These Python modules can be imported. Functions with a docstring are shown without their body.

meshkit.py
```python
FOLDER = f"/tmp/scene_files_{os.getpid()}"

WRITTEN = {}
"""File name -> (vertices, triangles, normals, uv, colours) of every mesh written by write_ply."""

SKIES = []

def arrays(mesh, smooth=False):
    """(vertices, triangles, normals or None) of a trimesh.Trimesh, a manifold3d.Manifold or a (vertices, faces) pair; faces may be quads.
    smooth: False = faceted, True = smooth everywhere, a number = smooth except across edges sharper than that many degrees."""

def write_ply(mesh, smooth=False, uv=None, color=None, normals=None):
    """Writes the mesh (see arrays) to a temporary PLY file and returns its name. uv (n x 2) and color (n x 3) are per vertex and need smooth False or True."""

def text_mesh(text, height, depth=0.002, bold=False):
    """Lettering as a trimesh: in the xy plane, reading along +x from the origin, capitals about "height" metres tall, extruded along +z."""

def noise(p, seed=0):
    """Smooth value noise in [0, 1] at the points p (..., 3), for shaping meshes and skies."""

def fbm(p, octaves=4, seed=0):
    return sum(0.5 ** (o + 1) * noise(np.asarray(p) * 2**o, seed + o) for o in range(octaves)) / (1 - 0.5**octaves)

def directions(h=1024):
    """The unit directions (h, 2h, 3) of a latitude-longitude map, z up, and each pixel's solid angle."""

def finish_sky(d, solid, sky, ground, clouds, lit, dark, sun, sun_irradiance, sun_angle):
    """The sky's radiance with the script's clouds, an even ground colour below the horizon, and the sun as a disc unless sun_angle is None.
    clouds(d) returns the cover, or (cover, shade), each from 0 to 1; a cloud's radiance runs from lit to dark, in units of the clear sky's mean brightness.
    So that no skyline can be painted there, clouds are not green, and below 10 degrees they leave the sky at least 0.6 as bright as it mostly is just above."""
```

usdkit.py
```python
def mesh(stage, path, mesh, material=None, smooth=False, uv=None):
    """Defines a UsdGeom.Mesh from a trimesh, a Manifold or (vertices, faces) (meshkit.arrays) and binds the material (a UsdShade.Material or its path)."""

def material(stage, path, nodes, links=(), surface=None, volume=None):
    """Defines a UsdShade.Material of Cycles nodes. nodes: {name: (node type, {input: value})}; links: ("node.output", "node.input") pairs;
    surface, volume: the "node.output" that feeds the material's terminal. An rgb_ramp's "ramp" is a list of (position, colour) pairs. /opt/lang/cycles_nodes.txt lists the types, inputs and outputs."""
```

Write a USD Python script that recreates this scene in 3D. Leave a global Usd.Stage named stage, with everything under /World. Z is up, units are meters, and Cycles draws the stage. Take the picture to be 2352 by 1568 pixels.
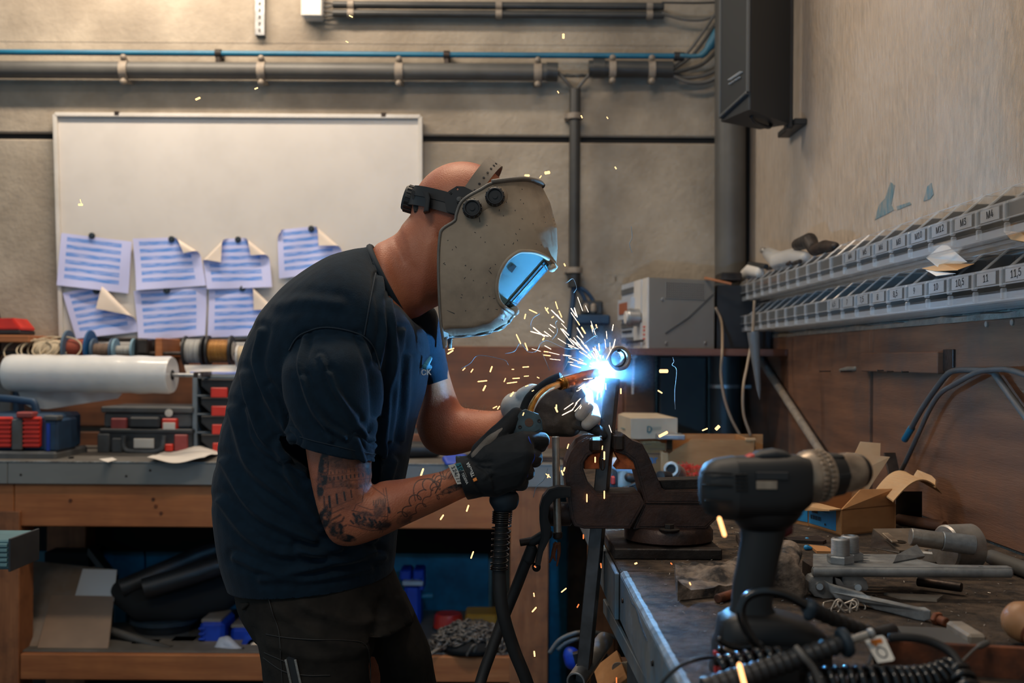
import math, random
import numpy as np
import trimesh, manifold3d, usdkit, meshkit
from manifold3d import Manifold, CrossSection
from shapely.geometry import Polygon, LineString, Point
from shapely import affinity
from pxr import Usd, UsdGeom, UsdLux, UsdShade, Gf, Sdf, Vt

random.seed(7)
rng = np.random.default_rng(11)
PI = math.pi
stage = Usd.Stage.CreateInMemory()
UsdGeom.SetStageUpAxis(stage, UsdGeom.Tokens.z)
UsdGeom.SetStageMetersPerUnit(stage, 1.0)
UsdGeom.Xform.Define(stage, '/World')
UsdGeom.Scope.Define(stage, '/World/Looks')

# ------------------------------------------------------------------ camera, sky, lights, exposure
FP, CU, CV, ZC, ROLL = 2500.0, 1165.0, 826.0, 1.24, 0.0065   # focal length in pixels, principal point, eye height, roll
cam = UsdGeom.Camera.Define(stage, '/World/camera')
cam.CreateHorizontalApertureAttr(36.0)
cam.CreateVerticalApertureAttr(24.0)
cam.CreateFocalLengthAttr(36.0 * FP / 2352)
cam.CreateHorizontalApertureOffsetAttr((1176 - CU) * 36.0 / 2352)
cam.CreateVerticalApertureOffsetAttr((CV - 784) * 36.0 / 2352)
cam.CreateFStopAttr(4.5)
cam.CreateFocusDistanceAttr(1.88)
cam.CreateExposureAttr(0.0)
cam.CreateClippingRangeAttr((0.05, 100.0))
_c, _s = math.cos(ROLL), math.sin(ROLL)
UsdGeom.Xformable(cam).AddTransformOp().Set(Gf.Matrix4d(_c, 0, _s, 0, -_s, 0, _c, 0, 0, -1, 0, 0, 0, 0, ZC, 1))

def srgb(r, g, b):
    return tuple(((x / 255) / 12.92 if x / 255 <= .04045 else ((x / 255 + .055) / 1.055) ** 2.4) for x in (r, g, b))

dome = UsdLux.DomeLight.Define(stage, '/World/hall_ambience')      # weak cool light of the rest of the hall
dome.CreateIntensityAttr(0.11)
dome.CreateColorAttr(Gf.Vec3f(0.58, 0.82, 1.0))

def rect_light(name, loc, target, w, h, intensity, color):
    l = UsdLux.RectLight.Define(stage, '/World/' + name)
    l.CreateWidthAttr(w); l.CreateHeightAttr(h); l.CreateIntensityAttr(intensity); l.CreateColorAttr(Gf.Vec3f(*color))
    loc, target = Gf.Vec3d(*loc), Gf.Vec3d(*target)
    m = Gf.Matrix4d().SetLookAt(loc, target, Gf.Vec3d(0, 1, 0.01)).GetInverse()
    UsdGeom.Xformable(l).AddTransformOp().Set(m)
    return l
rect_light('tube_lamp_by_wall', (-1.30, 3.62, 3.08), (-1.30, 4.2, 2.2), 1.4, 0.09, 92.0, (1.0, 0.83, 0.64))
rect_light('tube_lamp_mid_hall', (-0.15, 2.45, 3.3), (0.2, 2.15, 0.9), 1.3, 0.22, 37.0, (1.0, 0.78, 0.56))
rect_light('tube_lamp_near', (-0.9, -0.3, 3.3), (0.5, 1.6, 1.0), 1.3, 0.3, 16.0, (1.0, 0.83, 0.66))

# ------------------------------------------------------------------ pixel helpers: where the photograph's points lie in the room
def P(u, v, y):
    du, dv = u - CU, v - CV
    return np.array([y * (du + ROLL * dv) / FP, y, ZC - y * (dv - ROLL * du) / FP])
def on_z(u, v, z):
    du, dv = u - CU, v - CV
    return P(u, v, (ZC - z) * FP / (dv - ROLL * du))
def on_x(u, v, x):
    du, dv = u - CU, v - CV
    return P(u, v, x * FP / (du + ROLL * dv))

YW = 4.25      # back wall
XR = 0.93      # right wall
ZB = 0.90      # bench tops

# ------------------------------------------------------------------ prims
_used = {}
def numbered(parent, name):
    k = (parent, name); n = _used.get(k, 0); _used[k] = n + 1
    return name if n == 0 else f'{name}_{n:03d}'
_loc = {}
ZMIN = [None]      # nothing built while this is set sinks below it
def tag(prim, label=None, cat=None, group=None, kind=None):
    for k, v in (('label', label), ('category', cat), ('group', group), ('kind', kind)):
        if v: prim.SetCustomDataByKey(k, v)
    return prim
def thing(name, label, cat, loc=(0, 0, 0), group=None, kind=None):
    """An Xform at the thing's base; its parts are given in world coordinates."""
    path = '/World/' + numbered('/World', name)
    x = UsdGeom.Xform.Define(stage, path); x.AddTranslateOp().Set(Gf.Vec3d(*map(float, loc)))
    _loc[path] = np.array(loc, float)
    return tag(x.GetPrim(), label, cat, group, kind)
def arr(m):
    if hasattr(m, 'to_mesh'):
        q = m.to_mesh(); return np.array(q.vert_properties[:, :3], float), np.array(q.tri_verts, int)
    if isinstance(m, (tuple, list)): return np.asarray(m[0], float), np.asarray(m[1], int)
    return np.array(m.vertices, float), np.array(m.faces, int)
def part(parent, name, m, material, smooth=False, label=None, uv=None, kind=None, attrs=None):
    pp = str(parent.GetPath()); path = pp + '/' + numbered(pp, name)
    root = '/'.join(pp.split('/')[:3])
    v, f = arr(m)
    if ZMIN[0] is not None: v[:, 2] = np.maximum(v[:, 2], ZMIN[0])
    _loc[path] = _loc[root]
    g = usdkit.mesh(stage, path, (v - _loc[root], f), material, smooth=smooth, uv=uv)
    if attrs is not None:
        UsdGeom.PrimvarsAPI(g).CreatePrimvar('ink', Sdf.ValueTypeNames.Color3fArray, 'vertex').Set(Vt.Vec3fArray.FromNumpy(np.repeat(np.asarray(attrs, np.float32)[:, None], 3, 1)))
    g.CreateDoubleSidedAttr(True)
    return tag(g.GetPrim(), label, kind=kind)
def solo(name, m, material, label, cat, smooth=False, group=None, kind=None, uv=None):
    """A thing that is one mesh, its origin at its base."""
    v, f = arr(m)
    if ZMIN[0] is not None: v[:, 2] = np.maximum(v[:, 2], ZMIN[0])
    loc = np.array([*(v.min(0) + v.max(0))[:2] / 2, v[:, 2].min()])
    path = '/World/' + numbered('/World', name)
    g = usdkit.mesh(stage, path, (v - loc, f), material, smooth=smooth, uv=uv)
    g.CreateDoubleSidedAttr(True)
    UsdGeom.Xformable(g).AddTranslateOp().Set(Gf.Vec3d(*map(float, loc)))
    _loc[path] = loc
    return tag(g.GetPrim(), label, cat, group, kind)
def copy_of(root, name, loc, label=None, group=None, instance=True, rot=None, scale=None):
    """A copy of a finished thing under the next number, moved to loc."""
    was = root.GetCustomData()
    path = '/World/' + numbered('/World', name)
    p = stage.DefinePrim(path, root.GetTypeName())
    p.GetReferences().AddInternalReference(root.GetPath())
    x = UsdGeom.Xformable(p); x.ClearXformOpOrder()
    m = Gf.Matrix4d(1.0)
    if scale is not None: m = Gf.Matrix4d().SetScale(Gf.Vec3d(*scale))
    if rot is not None: m = m * Gf.Matrix4d(Gf.Matrix3d(Gf.Rotation(Gf.Vec3d(0, 0, 1), Gf.Vec3d(*rot))), Gf.Vec3d(0))
    m.SetTranslateOnly(Gf.Vec3d(*map(float, loc)))
    x.AddTransformOp().Set(m)
    _loc[path] = np.array(loc, float)
    if instance: p.SetInstanceable(True)
    return tag(p, label or was.get('label'), was.get('category'), group or was.get('group'))

# ------------------------------------------------------------------ shapes
def cat(*ms):
    vs, fs, n = [], [], 0
    for m in ms:
        v, f = arr(m); vs.append(v); fs.append(f + n); n += len(v)
    return np.vstack(vs), np.vstack(fs)
def box(x0, x1, y0, y1, z0, z1, b=0.002):
    """Box with chamfered edges."""
    c = np.array([(x0 + x1) / 2, (y0 + y1) / 2, (z0 + z1) / 2]); h = np.abs(np.array([x1 - x0, y1 - y0, z1 - z0])) / 2
    b = min(b, h.min() * .45)
    pts = []
    for s in np.ndindex(2, 2, 2):
        s = np.array(s) * 2 - 1
        for k in range(3):
            q = h.copy() - b; q[k] = h[k]
            pts.append(c + s * q)
    return trimesh.convex.convex_hull(np.array(pts))
def pbox(u0, v0, u1, v1, y0, y1, b=0.002):
    """Box whose front face, at depth y0, covers the photograph's rectangle."""
    a, c = P(u0, v0, y0), P(u1, v1, y0)
    return box(min(a[0], c[0]), max(a[0], c[0]), y0, y1, min(a[2], c[2]), max(a[2], c[2]), b)
def frame_of(d):
    d = d / np.linalg.norm(d)
    a = np.array([0, 0, 1.0]) if abs(d[2]) < .9 else np.array([1.0, 0, 0])
    s = np.cross(a, d); s /= np.linalg.norm(s)
    return s, np.cross(d, s), d
def obox(p0, p1, w, h, b=0.001, up=None):
    """Bar from p0 to p1 with section w (sideways) by h (along up)."""
    p0, p1 = np.array(p0, float), np.array(p1, float); d = p1 - p0; L = np.linalg.norm(d); d = d / L
    if up is None: s, t, d = frame_of(d)
    else:
        t = np.array(up, float); t = t - d * (t @ d); t /= np.linalg.norm(t); s = np.cross(t, d)
    v, f = arr(box(-w / 2, w / 2, -h / 2, h / 2, 0, L, b))
    return p0 + v[:, :1] * s + v[:, 1:2] * t + v[:, 2:] * d, f
def smooth_path(pts, n=8):
    """Catmull-Rom through the points."""
    p = np.array(pts, float)
    if len(p) < 3: return p
    q = np.vstack([2 * p[0] - p[1], p, 2 * p[-1] - p[-2]]); out = []
    for i in range(1, len(q) - 2):
        a, b, c, d = q[i - 1:i + 3]
        for t in np.arange(n) / n:
            out.append(.5 * (2 * b + (c - a) * t + (2 * a - 5 * b + 4 * c - d) * t * t + (3 * b - a - 3 * c + d) * t ** 3))
    return np.array(out + [p[-1]])
def tube(pts, r, n=12, closed=False, sx=1.0):
    """Round bar along the points; r is one radius or one per point."""
    p = np.array(pts, float); m = len(p); r = np.broadcast_to(np.asarray(r, float), (m,))
    t = np.gradient(p, axis=0) if not closed else np.roll(p, -1, 0) - np.roll(p, 1, 0)
    t /= np.maximum(np.linalg.norm(t, axis=1, keepdims=True), 1e-12)
    s, w, _ = frame_of(t[0]); rings = []
    for i in range(m):
        s = s - t[i] * (s @ t[i]); s /= np.linalg.norm(s); w = np.cross(t[i], s)
        a = np.arange(n) * 2 * PI / n
        rings.append(p[i] + r[i] * (np.cos(a)[:, None] * s * sx + np.sin(a)[:, None] * w))
    return loft(rings, closed=closed)
def loft(rings, caps=True, closed=False):
    m, n = len(rings), len(rings[0]); v = np.vstack(rings); f = []
    for i in range(m if closed else m - 1):
        a, b = i * n, ((i + 1) % m) * n
        for k in range(n):
            k2 = (k + 1) % n
            f += [[a + k, a + k2, b + k2], [a + k, b + k2, b + k]]
    if caps and not closed:
        v = np.vstack([v, rings[0].mean(0), rings[-1].mean(0)]); c0, c1 = m * n, m * n + 1
        for k in range(n):
            k2 = (k + 1) % n
            f += [[c0, k2, k], [c1, (m - 1) * n + k, (m - 1) * n + k2]]
    f = np.array(f)
    # outward faces
    a, b, c = v[f[:, 0]], v[f[:, 1]], v[f[:, 2]]
    if np.einsum('ij,ij->i', a, np.cross(b, c)).sum() < 0: f = f[:, ::-1]
    return v, f
def lathe(prof, p0, axis, n=24, ang=None):
    """Profile [(radius, distance along axis)] turned about the axis from p0."""
    s, t, d = frame_of(np.array(axis, float)); p0 = np.array(p0, float)
    a = np.arange(n) * 2 * PI / n
    rings = [p0 + d * z + max(r, 1e-5) * (np.cos(a)[:, None] * s + np.sin(a)[:, None] * t) for r, z in prof]
    return loft(rings)
def cyl(p0, p1, r, n=20, b=0.001, r2=None):
    p0, p1 = np.array(p0, float), np.array(p1, float); L = np.linalg.norm(p1 - p0); r2 = r if r2 is None else r2; b = min(b, r * .4, L * .4)
    return lathe([(r - b, 0), (r, b), (r2, L - b), (r2 - b, L)], p0, p1 - p0, n)
def ring_mesh(p0, axis, ro, ri, L, n=32, b=0.001):
    s, t, d = frame_of(np.array(axis, float)); p0 = np.array(p0, float); a = np.arange(n) * 2 * PI / n
    prof = [(ri, b), (ri + b, 0), (ro - b, 0), (ro, b), (ro, L - b), (ro - b, L), (ri + b, L), (ri, L - b)]
    rings = [p0 + d * z + r * (np.cos(a)[:, None] * s + np.sin(a)[:, None] * t) for r, z in prof]
    return loft(rings, closed=True)
def prism(pts, y0, y1, bevel=0.0, holes=()):
    """Outline of photograph points extruded between depths y0 and y1; the outline holds at y0."""
    w = [P(u, v, y0) for u, v in pts]
    poly = Polygon([(q[0], q[2]) for q in w], [[(P(u, v, y0)[0], P(u, v, y0)[2]) for u, v in h] for h in holes]).buffer(0)
    return prism_xz(poly, y0, y1, bevel)
def prism_xz(poly, y0, y1, bevel=0.0):
    def ex(p, d):
        g = [trimesh.creation.extrude_polygon(q, d, engine='earcut') for q in getattr(p, 'geoms', [p]) if q.area > 1e-9]
        return g
    out = []
    for p, a, b in ([(poly, y0, y1)] if not bevel else [(poly, y0 + bevel, y1 - bevel), (poly.buffer(-bevel * .35), y0 + bevel * .3, y1 - bevel * .3), (poly.buffer(-bevel), y0, y1)]):
        for g in ex(p, b - a):
            v, f = arr(g)
            out.append((np.stack([v[:, 0], a + (v[:, 2]), v[:, 1]], 1), f[:, ::-1]))
    return cat(*out)
def slab(poly, z0, z1):
    """Outline in x, y extruded upwards."""
    g = trimesh.creation.extrude_polygon(poly, z1 - z0, engine='earcut'); g.apply_translation([0, 0, z0]); return g
def hull(*pr):
    """Hull of spheres [(point, radius)]."""
    s = trimesh.creation.icosphere(2, 1.0).vertices
    return trimesh.convex.convex_hull(np.vstack([np.asarray(p) + s * r for p, r in pr]))
def mf(m):
    v, f = arr(m)
    q = trimesh.Trimesh(v, f, process=True); q.merge_vertices()
    r = Manifold(manifold3d.Mesh(np.asarray(q.vertices, np.float32), np.asarray(q.faces, np.uint32)))
    if r.volume() < 0:
        r = Manifold(manifold3d.Mesh(np.asarray(q.vertices, np.float32), np.asarray(q.faces[:, ::-1], np.uint32)))
    return r
def union(ms):
    r = ms[0] if isinstance(ms[0], Manifold) else mf(ms[0])
    for m in ms[1:]: r = r + (m if isinstance(m, Manifold) else mf(m))
    return r
def soften(man, length, rounds=8):
    v, f = arr(man.refine_to_length(length))
    t = trimesh.Trimesh(v, f, process=True); t.merge_vertices(digits_vertex=6)
    trimesh.smoothing.filter_taubin(t, lamb=.5, nu=.51, iterations=rounds)
    return t
def normals(t):
    return np.array(t.vertex_normals)
def text_on(txt, h, origin, right, up, depth=0.0006, bold=False):
    """Raised lettering: capitals h tall, starting at origin, reading along right."""
    r = np.array(right, float); r /= np.linalg.norm(r); u = np.array(up, float); u = u - r * (u @ r); u /= np.linalg.norm(u); n = np.cross(r, u)
    v, f = arr(meshkit.text_mesh(txt, h, depth, bold))
    return np.array(origin, float) + v[:, :1] * r + v[:, 1:2] * u + v[:, 2:] * n, f

# ------------------------------------------------------------------ materials
def mat(name, c, r=.5, m=0.0, c2=None, sc=9.0, lo=.35, hi=.65, bump=0.0, bsc=None, st=(1, 1, 1), det=5, spec=.5, coat=0.0, sheen=0.0, c3=None, sc3=2.0, f3=.5, rv=0.0, sub=0.0, obj=False):
    """Principled surface; colour c varies to c2 by noise, and to c3 by wider blotches (all linear colours)."""
    n = {'g': ('texture_coordinate', {}) if obj else ('geometry', {}), 'p': ('principled_bsdf', dict(base_color=c, roughness=r, metallic=m, specular_ior_level=spec, coat_weight=coat, sheen_weight=sheen))}
    src = 'g.object' if obj else 'g.position'
    l = []
    if c2 is not None or bump:
        n['m'] = ('mapping', dict(scale=st)); l.append((src, 'm.vector'))
        n['n'] = ('noise_texture', dict(scale=sc, detail=det, roughness=.6)); l.append(('m.vector', 'n.vector'))
    last = None
    if c2 is not None:
        n['r'] = ('rgb_ramp', dict(ramp=[(lo, c), (hi, c2)])); l.append(('n.fac', 'r.fac')); last = 'r.color'
    if c3 is not None:
        n['n3'] = ('noise_texture', dict(scale=sc3, detail=6, roughness=.65)); l.append((src, 'n3.vector'))
        n['r3'] = ('rgb_ramp', dict(ramp=[(.45, (0, 0, 0)), (.68, (f3, f3, f3))])); l.append(('n3.fac', 'r3.fac'))
        n['x3'] = ('mix_color', dict(a=c, b=c3)); l.append(('r3.color', 'x3.fac'))
        if last: l.append((last, 'x3.a'))
        last = 'x3.result'
    if last: l.append((last, 'p.base_color'))
    if rv:
        n['nr'] = ('noise_texture', dict(scale=sc * 1.7, detail=4)); l.append((src, 'nr.vector'))
        n['rr'] = ('map_range', dict(from_min=.3, from_max=.7, to_min=max(r - rv, .02), to_max=min(r + rv, 1))); l += [('nr.fac', 'rr.value'), ('rr.result', 'p.roughness')]
    if bump:
        n['nb'] = ('noise_texture', dict(scale=bsc or sc * 3, detail=5, roughness=.6)); l.append(('m.vector', 'nb.vector'))
        n['b'] = ('bump', dict(strength=1.0, distance=bump)); l += [('nb.fac', 'b.height'), ('b.normal', 'p.normal')]
    return usdkit.material(stage, '/World/Looks/' + name, n, l, surface='p.BSDF')
def glow(name, c, s):
    return usdkit.material(stage, '/World/Looks/' + name, {'e': ('emission', dict(color=c, strength=s))}, [], surface='e.emission')
K = srgb
L = {}
L['concrete'] = mat('concrete', K(168, 157, 142), .92, c2=K(140, 129, 115), sc=3.5, c3=K(112, 103, 93), sc3=1.3, f3=.65, bump=.004, bsc=40, spec=.2)
L['concrete_side'] = mat('concrete_side', K(187, 167, 147), .95, c2=K(158, 145, 130), sc=60, st=(1, 1, .25), lo=.25, hi=.75, c3=K(186, 172, 158), sc3=2.2, f3=.8, bump=.009, bsc=85, spec=.15)
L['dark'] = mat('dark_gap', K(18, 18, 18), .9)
L['floor'] = mat('floor_concrete', K(70, 66, 62), .85, c2=K(48, 45, 42), sc=5, bump=.002)
L['white'] = mat('white_plastic', K(205, 200, 194), .45, c2=K(188, 182, 174), sc=6)
L['board_white'] = mat('whiteboard_enamel', K(205, 199, 193), .32, c2=K(198, 192, 186), sc=2, c3=K(184, 178, 172), sc3=6, f3=.35)
L['alu'] = mat('aluminium', K(178, 178, 178), .38, .85, c2=K(150, 150, 150), sc=14, rv=.1)
L['steel'] = mat('bright_steel', K(178, 170, 160), .34, .6, c2=K(134, 127, 118), sc=18, rv=.12, bump=.0004, bsc=160)
L['zinc'] = mat('zinc_plated', K(156, 158, 158), .4, .5, c2=K(122, 125, 127), sc=30, rv=.12, bump=.0003, bsc=220)
L['steel_dark'] = mat('dark_steel', K(64, 58, 54), .48, .6, c2=K(36, 33, 32), sc=16, c3=K(84, 58, 42), sc3=9, f3=.5, rv=.15, bump=.001, bsc=90)
L['vise'] = mat('vise_iron', K(66, 44, 37), .46, .15, c2=K(36, 27, 25), sc=14, c3=K(100, 70, 54), sc3=12, f3=.5, rv=.15, bump=.0015, bsc=60)
L['rust'] = mat('rusty_iron', K(128, 70, 40), .7, .25, c2=K(66, 40, 28), sc=25, bump=.001, bsc=90)
L['rust_spark_lit'] = mat('rust_with_spark_glow', K(186, 98, 48), .8, c2=K(140, 70, 36), sc=60, bump=.001, bsc=140)  # rust brightened to orange, the glow of the sparks painted in
L['pipe_grey'] = mat('grey_pvc', K(84, 82, 78), .5, c2=K(70, 68, 65), sc=5)
L['pipe_dark'] = mat('dark_conduit', K(58, 57, 55), .45, c2=K(44, 44, 43), sc=6)
L['black'] = mat('black_plastic', K(26, 26, 27), .48, c2=K(36, 36, 37), sc=12)
L['black_gloss'] = mat('black_rubber_gloss', K(16, 16, 17), .2, coat=.3)
L['rubber'] = mat('black_rubber', K(24, 24, 25), .62, c2=K(34, 33, 33), sc=30)
L['blue_pipe'] = mat('blue_air_line', K(24, 104, 134), .4, c2=K(18, 86, 116), sc=6)
L['clamp'] = mat('pale_clamp', K(142, 130, 116), .6, c2=K(118, 107, 95), sc=30)
L['cable'] = mat('grey_cable', K(92, 89, 85), .55)
L['cable_beige'] = mat('beige_cable', K(140, 120, 98), .55)
L['pine'] = mat('pine', K(178, 112, 64), .62, c2=K(148, 86, 46), sc=5, st=(.6, 1, 9), lo=.32, hi=.7, c3=K(120, 70, 40), sc3=6, f3=.35, bump=.0008, bsc=40)
L['pine_post'] = mat('pine_upright', K(160, 104, 66), .65, c2=K(128, 78, 46), sc=5, st=(9, 1, .7), lo=.32, hi=.7, c3=K(92, 58, 38), sc3=14, f3=.6, bump=.0008, bsc=40)
L['ply'] = mat('old_plywood', K(126, 86, 62), .72, c2=K(88, 60, 45), sc=4, st=(1, .6, 7), lo=.3, hi=.7, c3=K(70, 64, 60), sc3=2.6, f3=.85, bump=.0008, bsc=50, spec=.3)
L['backboard'] = mat('backboard_wood', K(142, 88, 54), .6, c2=K(104, 60, 36), sc=3, st=(.5, 1, 8), lo=.3, hi=.7, c3=K(64, 50, 42), sc3=3, f3=.6)
L['bench_top'] = mat('worn_benchtop', K(108, 103, 96), .7, c2=K(84, 80, 74), sc=7, c3=K(66, 61, 56), sc3=4, f3=.6)
L['bench_edge'] = mat('grey_edge_strip', K(128, 130, 128), .5, c2=K(110, 112, 111), sc=4, st=(.4, 1, 1))
L['bench_dirty'] = mat('dirty_steel_benchtop', K(92, 76, 62), .8, 0, spec=.25, c2=K(40, 33, 28), sc=34, lo=.36, hi=.62, det=8, c3=K(52, 44, 38), sc3=5, f3=.8, rv=.12, bump=.004, bsc=150)
L['bench_scuffed'] = mat('scuffed_grey_paint', K(128, 130, 130), .55, .1, c2=K(98, 99, 99), sc=8, c3=K(54, 116, 148), sc3=5, f3=.8, bump=.0008, bsc=40)
L['bright_edge'] = mat('worn_bright_edge', K(140, 140, 137), .55, .2, c2=K(84, 80, 76), sc=45, c3=K(90, 120, 138), sc3=16, f3=.6)
L['teal_paint'] = mat('teal_paint', K(12, 108, 132), .5, c2=K(9, 88, 112), sc=6, c3=K(8, 46, 66), sc3=8, f3=.6)
L['blue_tool'] = mat('blue_paint', K(24, 66, 176), .42, c2=K(16, 48, 140), sc=12)
L['navy_tool'] = mat('navy_plastic', K(30, 62, 92), .5, c2=K(24, 46, 70), sc=14)
L['red'] = mat('red_plastic', K(206, 50, 34), .42, c2=K(180, 40, 28), sc=10)
L['red_faded'] = mat('faded_red_plastic', K(150, 64, 60), .5, c2=K(128, 52, 50), sc=18)
L['yellow'] = mat('yellow_plastic', K(200, 142, 40), .5, c2=K(170, 116, 36), sc=9)
L['case'] = mat('dusty_grey_case', K(90, 93, 96), .6, c2=K(52, 56, 60), sc=14, c3=K(104, 100, 94), sc3=7, f3=.5)
L['case_dark'] = mat('dark_case', K(38, 41, 45), .55, c2=K(50, 53, 56), sc=10)
L['drawer_grey'] = mat('grey_cabinet', K(118, 128, 134), .5, c2=K(104, 113, 119), sc=7)
L['card'] = mat('cardboard', K(176, 128, 84), .85, c2=K(156, 110, 70), sc=8, st=(1, 1, 4), c3=K(120, 84, 54), sc3=9, f3=.3, spec=.2)
L['card_light'] = mat('cardboard_inside', K(196, 158, 116), .85, c2=K(180, 142, 102), sc=7, spec=.2)
L['card_white'] = mat('pale_carton', K(180, 163, 140), .8, c2=K(164, 148, 126), sc=6)
L['label_blue'] = mat('blue_label', K(30, 140, 196), .5, c2=K(24, 120, 178), sc=20)
L['ink'] = mat('black_ink', K(22, 24, 28), .6)
L['ink_teal'] = mat('teal_ink', K(40, 88, 92), .6)
L['ink_blue'] = mat('blue_ink', K(50, 112, 160), .6)
L['paper'] = mat('white_paper', K(214, 206, 196), .8, c2=K(204, 196, 186), sc=9)
L['poly_wrap'] = mat('white_film_roll', K(222, 220, 216), .3, c2=K(206, 205, 203), sc=5, coat=.4, bump=.002, bsc=14)
L['rope_cream'] = mat('cream_wire', K(186, 168, 140), .7)
L['wire_red'] = mat('rust_red_wire', K(150, 66, 44), .6, c2=K(120, 50, 34), sc=60, st=(6, .3, .3))
L['wire_brown'] = mat('brown_wire', K(116, 94, 78), .6, c2=K(90, 72, 60), sc=60, st=(6, .3, .3))
L['wire_grey'] = mat('grey_wire', K(168, 166, 160), .5, c2=K(128, 126, 122), sc=50, st=(6, .3, .3))
L['wire_gold'] = mat('golden_wire', K(170, 118, 52), .45, .3, c2=K(128, 86, 38), sc=50, st=(6, .3, .3))
L['spool_slate'] = mat('slate_spool', K(70, 92, 112), .5)
L['spool_blue'] = mat('blue_spool', K(20, 76, 124), .45)
L['spool_pale'] = mat('pale_blue_spool', K(112, 144, 160), .5)
L['device_grey'] = mat('device_grey', K(128, 124, 116), .5, c2=K(118, 114, 107), sc=4)
L['device_light'] = mat('device_light', K(176, 182, 190), .4, c2=K(160, 166, 176), sc=8)
L['screen'] = mat('amber_screen', K(150, 84, 56), .3)
L['brass'] = mat('brass', K(186, 132, 62), .3, .9, c2=K(140, 92, 40), sc=30, rv=.12)
L['copper'] = mat('copper_nozzle', K(190, 108, 66), .32, .9, c2=K(130, 68, 42), sc=24, rv=.12, c3=K(60, 44, 50), sc3=20, f3=.5)
L['torch'] = mat('torch_housing', K(70, 92, 100), .55, c2=K(46, 60, 66), sc=40)
L['torch_black'] = mat('torch_knob', K(34, 48, 58), .55, c2=K(26, 36, 44), sc=30)
L['helmet'] = mat('helmet_grey', K(172, 155, 134), .48, c2=K(150, 134, 115), sc=9, c3=K(104, 94, 82), sc3=16, f3=.45, spec=.35, bump=.0004, bsc=60)
L['helmet_rim'] = mat('helmet_rim', K(96, 92, 86), .4, c2=K(120, 114, 106), sc=30)
L['visor_box'] = mat('visor_cassette', K(122, 168, 176), .4, c2=K(108, 152, 162), sc=9)
L['lens'] = mat('filter_lens', K(60, 120, 140), .12, c2=K(120, 150, 160), sc=55, lo=.45, hi=.75, coat=.6, rv=.08)
L['strap'] = mat('grey_strap', K(126, 116, 104), .5, c2=K(108, 99, 88), sc=20)
L['shirt'] = mat('navy_cotton', K(14, 33, 47), .9, c2=K(11, 27, 39), sc=60, c3=K(26, 46, 60), sc3=9, f3=.25, bump=.0005, bsc=320, sheen=.06, spec=.15)
L['shirt_seam'] = mat('navy_seam', K(18, 34, 46), .85)
L['trousers'] = mat('work_trousers', K(38, 34, 30), .88, c2=K(29, 26, 23), sc=40, c3=K(60, 54, 47), sc3=9, f3=.4, bump=.0005, bsc=300, spec=.2)
L['boot'] = mat('boot_leather', K(36, 32, 28), .6)
L['glove_black'] = mat('glove_black', K(21, 24, 27), .7, c2=K(30, 33, 36), sc=26, bump=.0009, bsc=70, sheen=.05, spec=.3)
L['glove_grey'] = mat('glove_suede', K(120, 112, 104), .85, c2=K(92, 84, 76), sc=30, bump=.0006, bsc=160)
L['glove_dirty'] = mat('glove_dirty_leather', K(104, 92, 80), .8, c2=K(62, 53, 46), sc=22, lo=.35, hi=.6, bump=.0008, bsc=120)
L['glove_pale_arclit'] = mat('glove_pale_and_arclit', K(190, 186, 180), .8, c2=K(166, 160, 152), sc=30)  # pale cuff leather; on two fingers the paleness is painted arc light
L['tag_white'] = mat('tag_white', K(206, 200, 190), .6)
L['tag_teal'] = mat('tag_teal', K(50, 120, 130), .6)
L['orange'] = mat('orange_print', K(226, 128, 40), .6)
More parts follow.
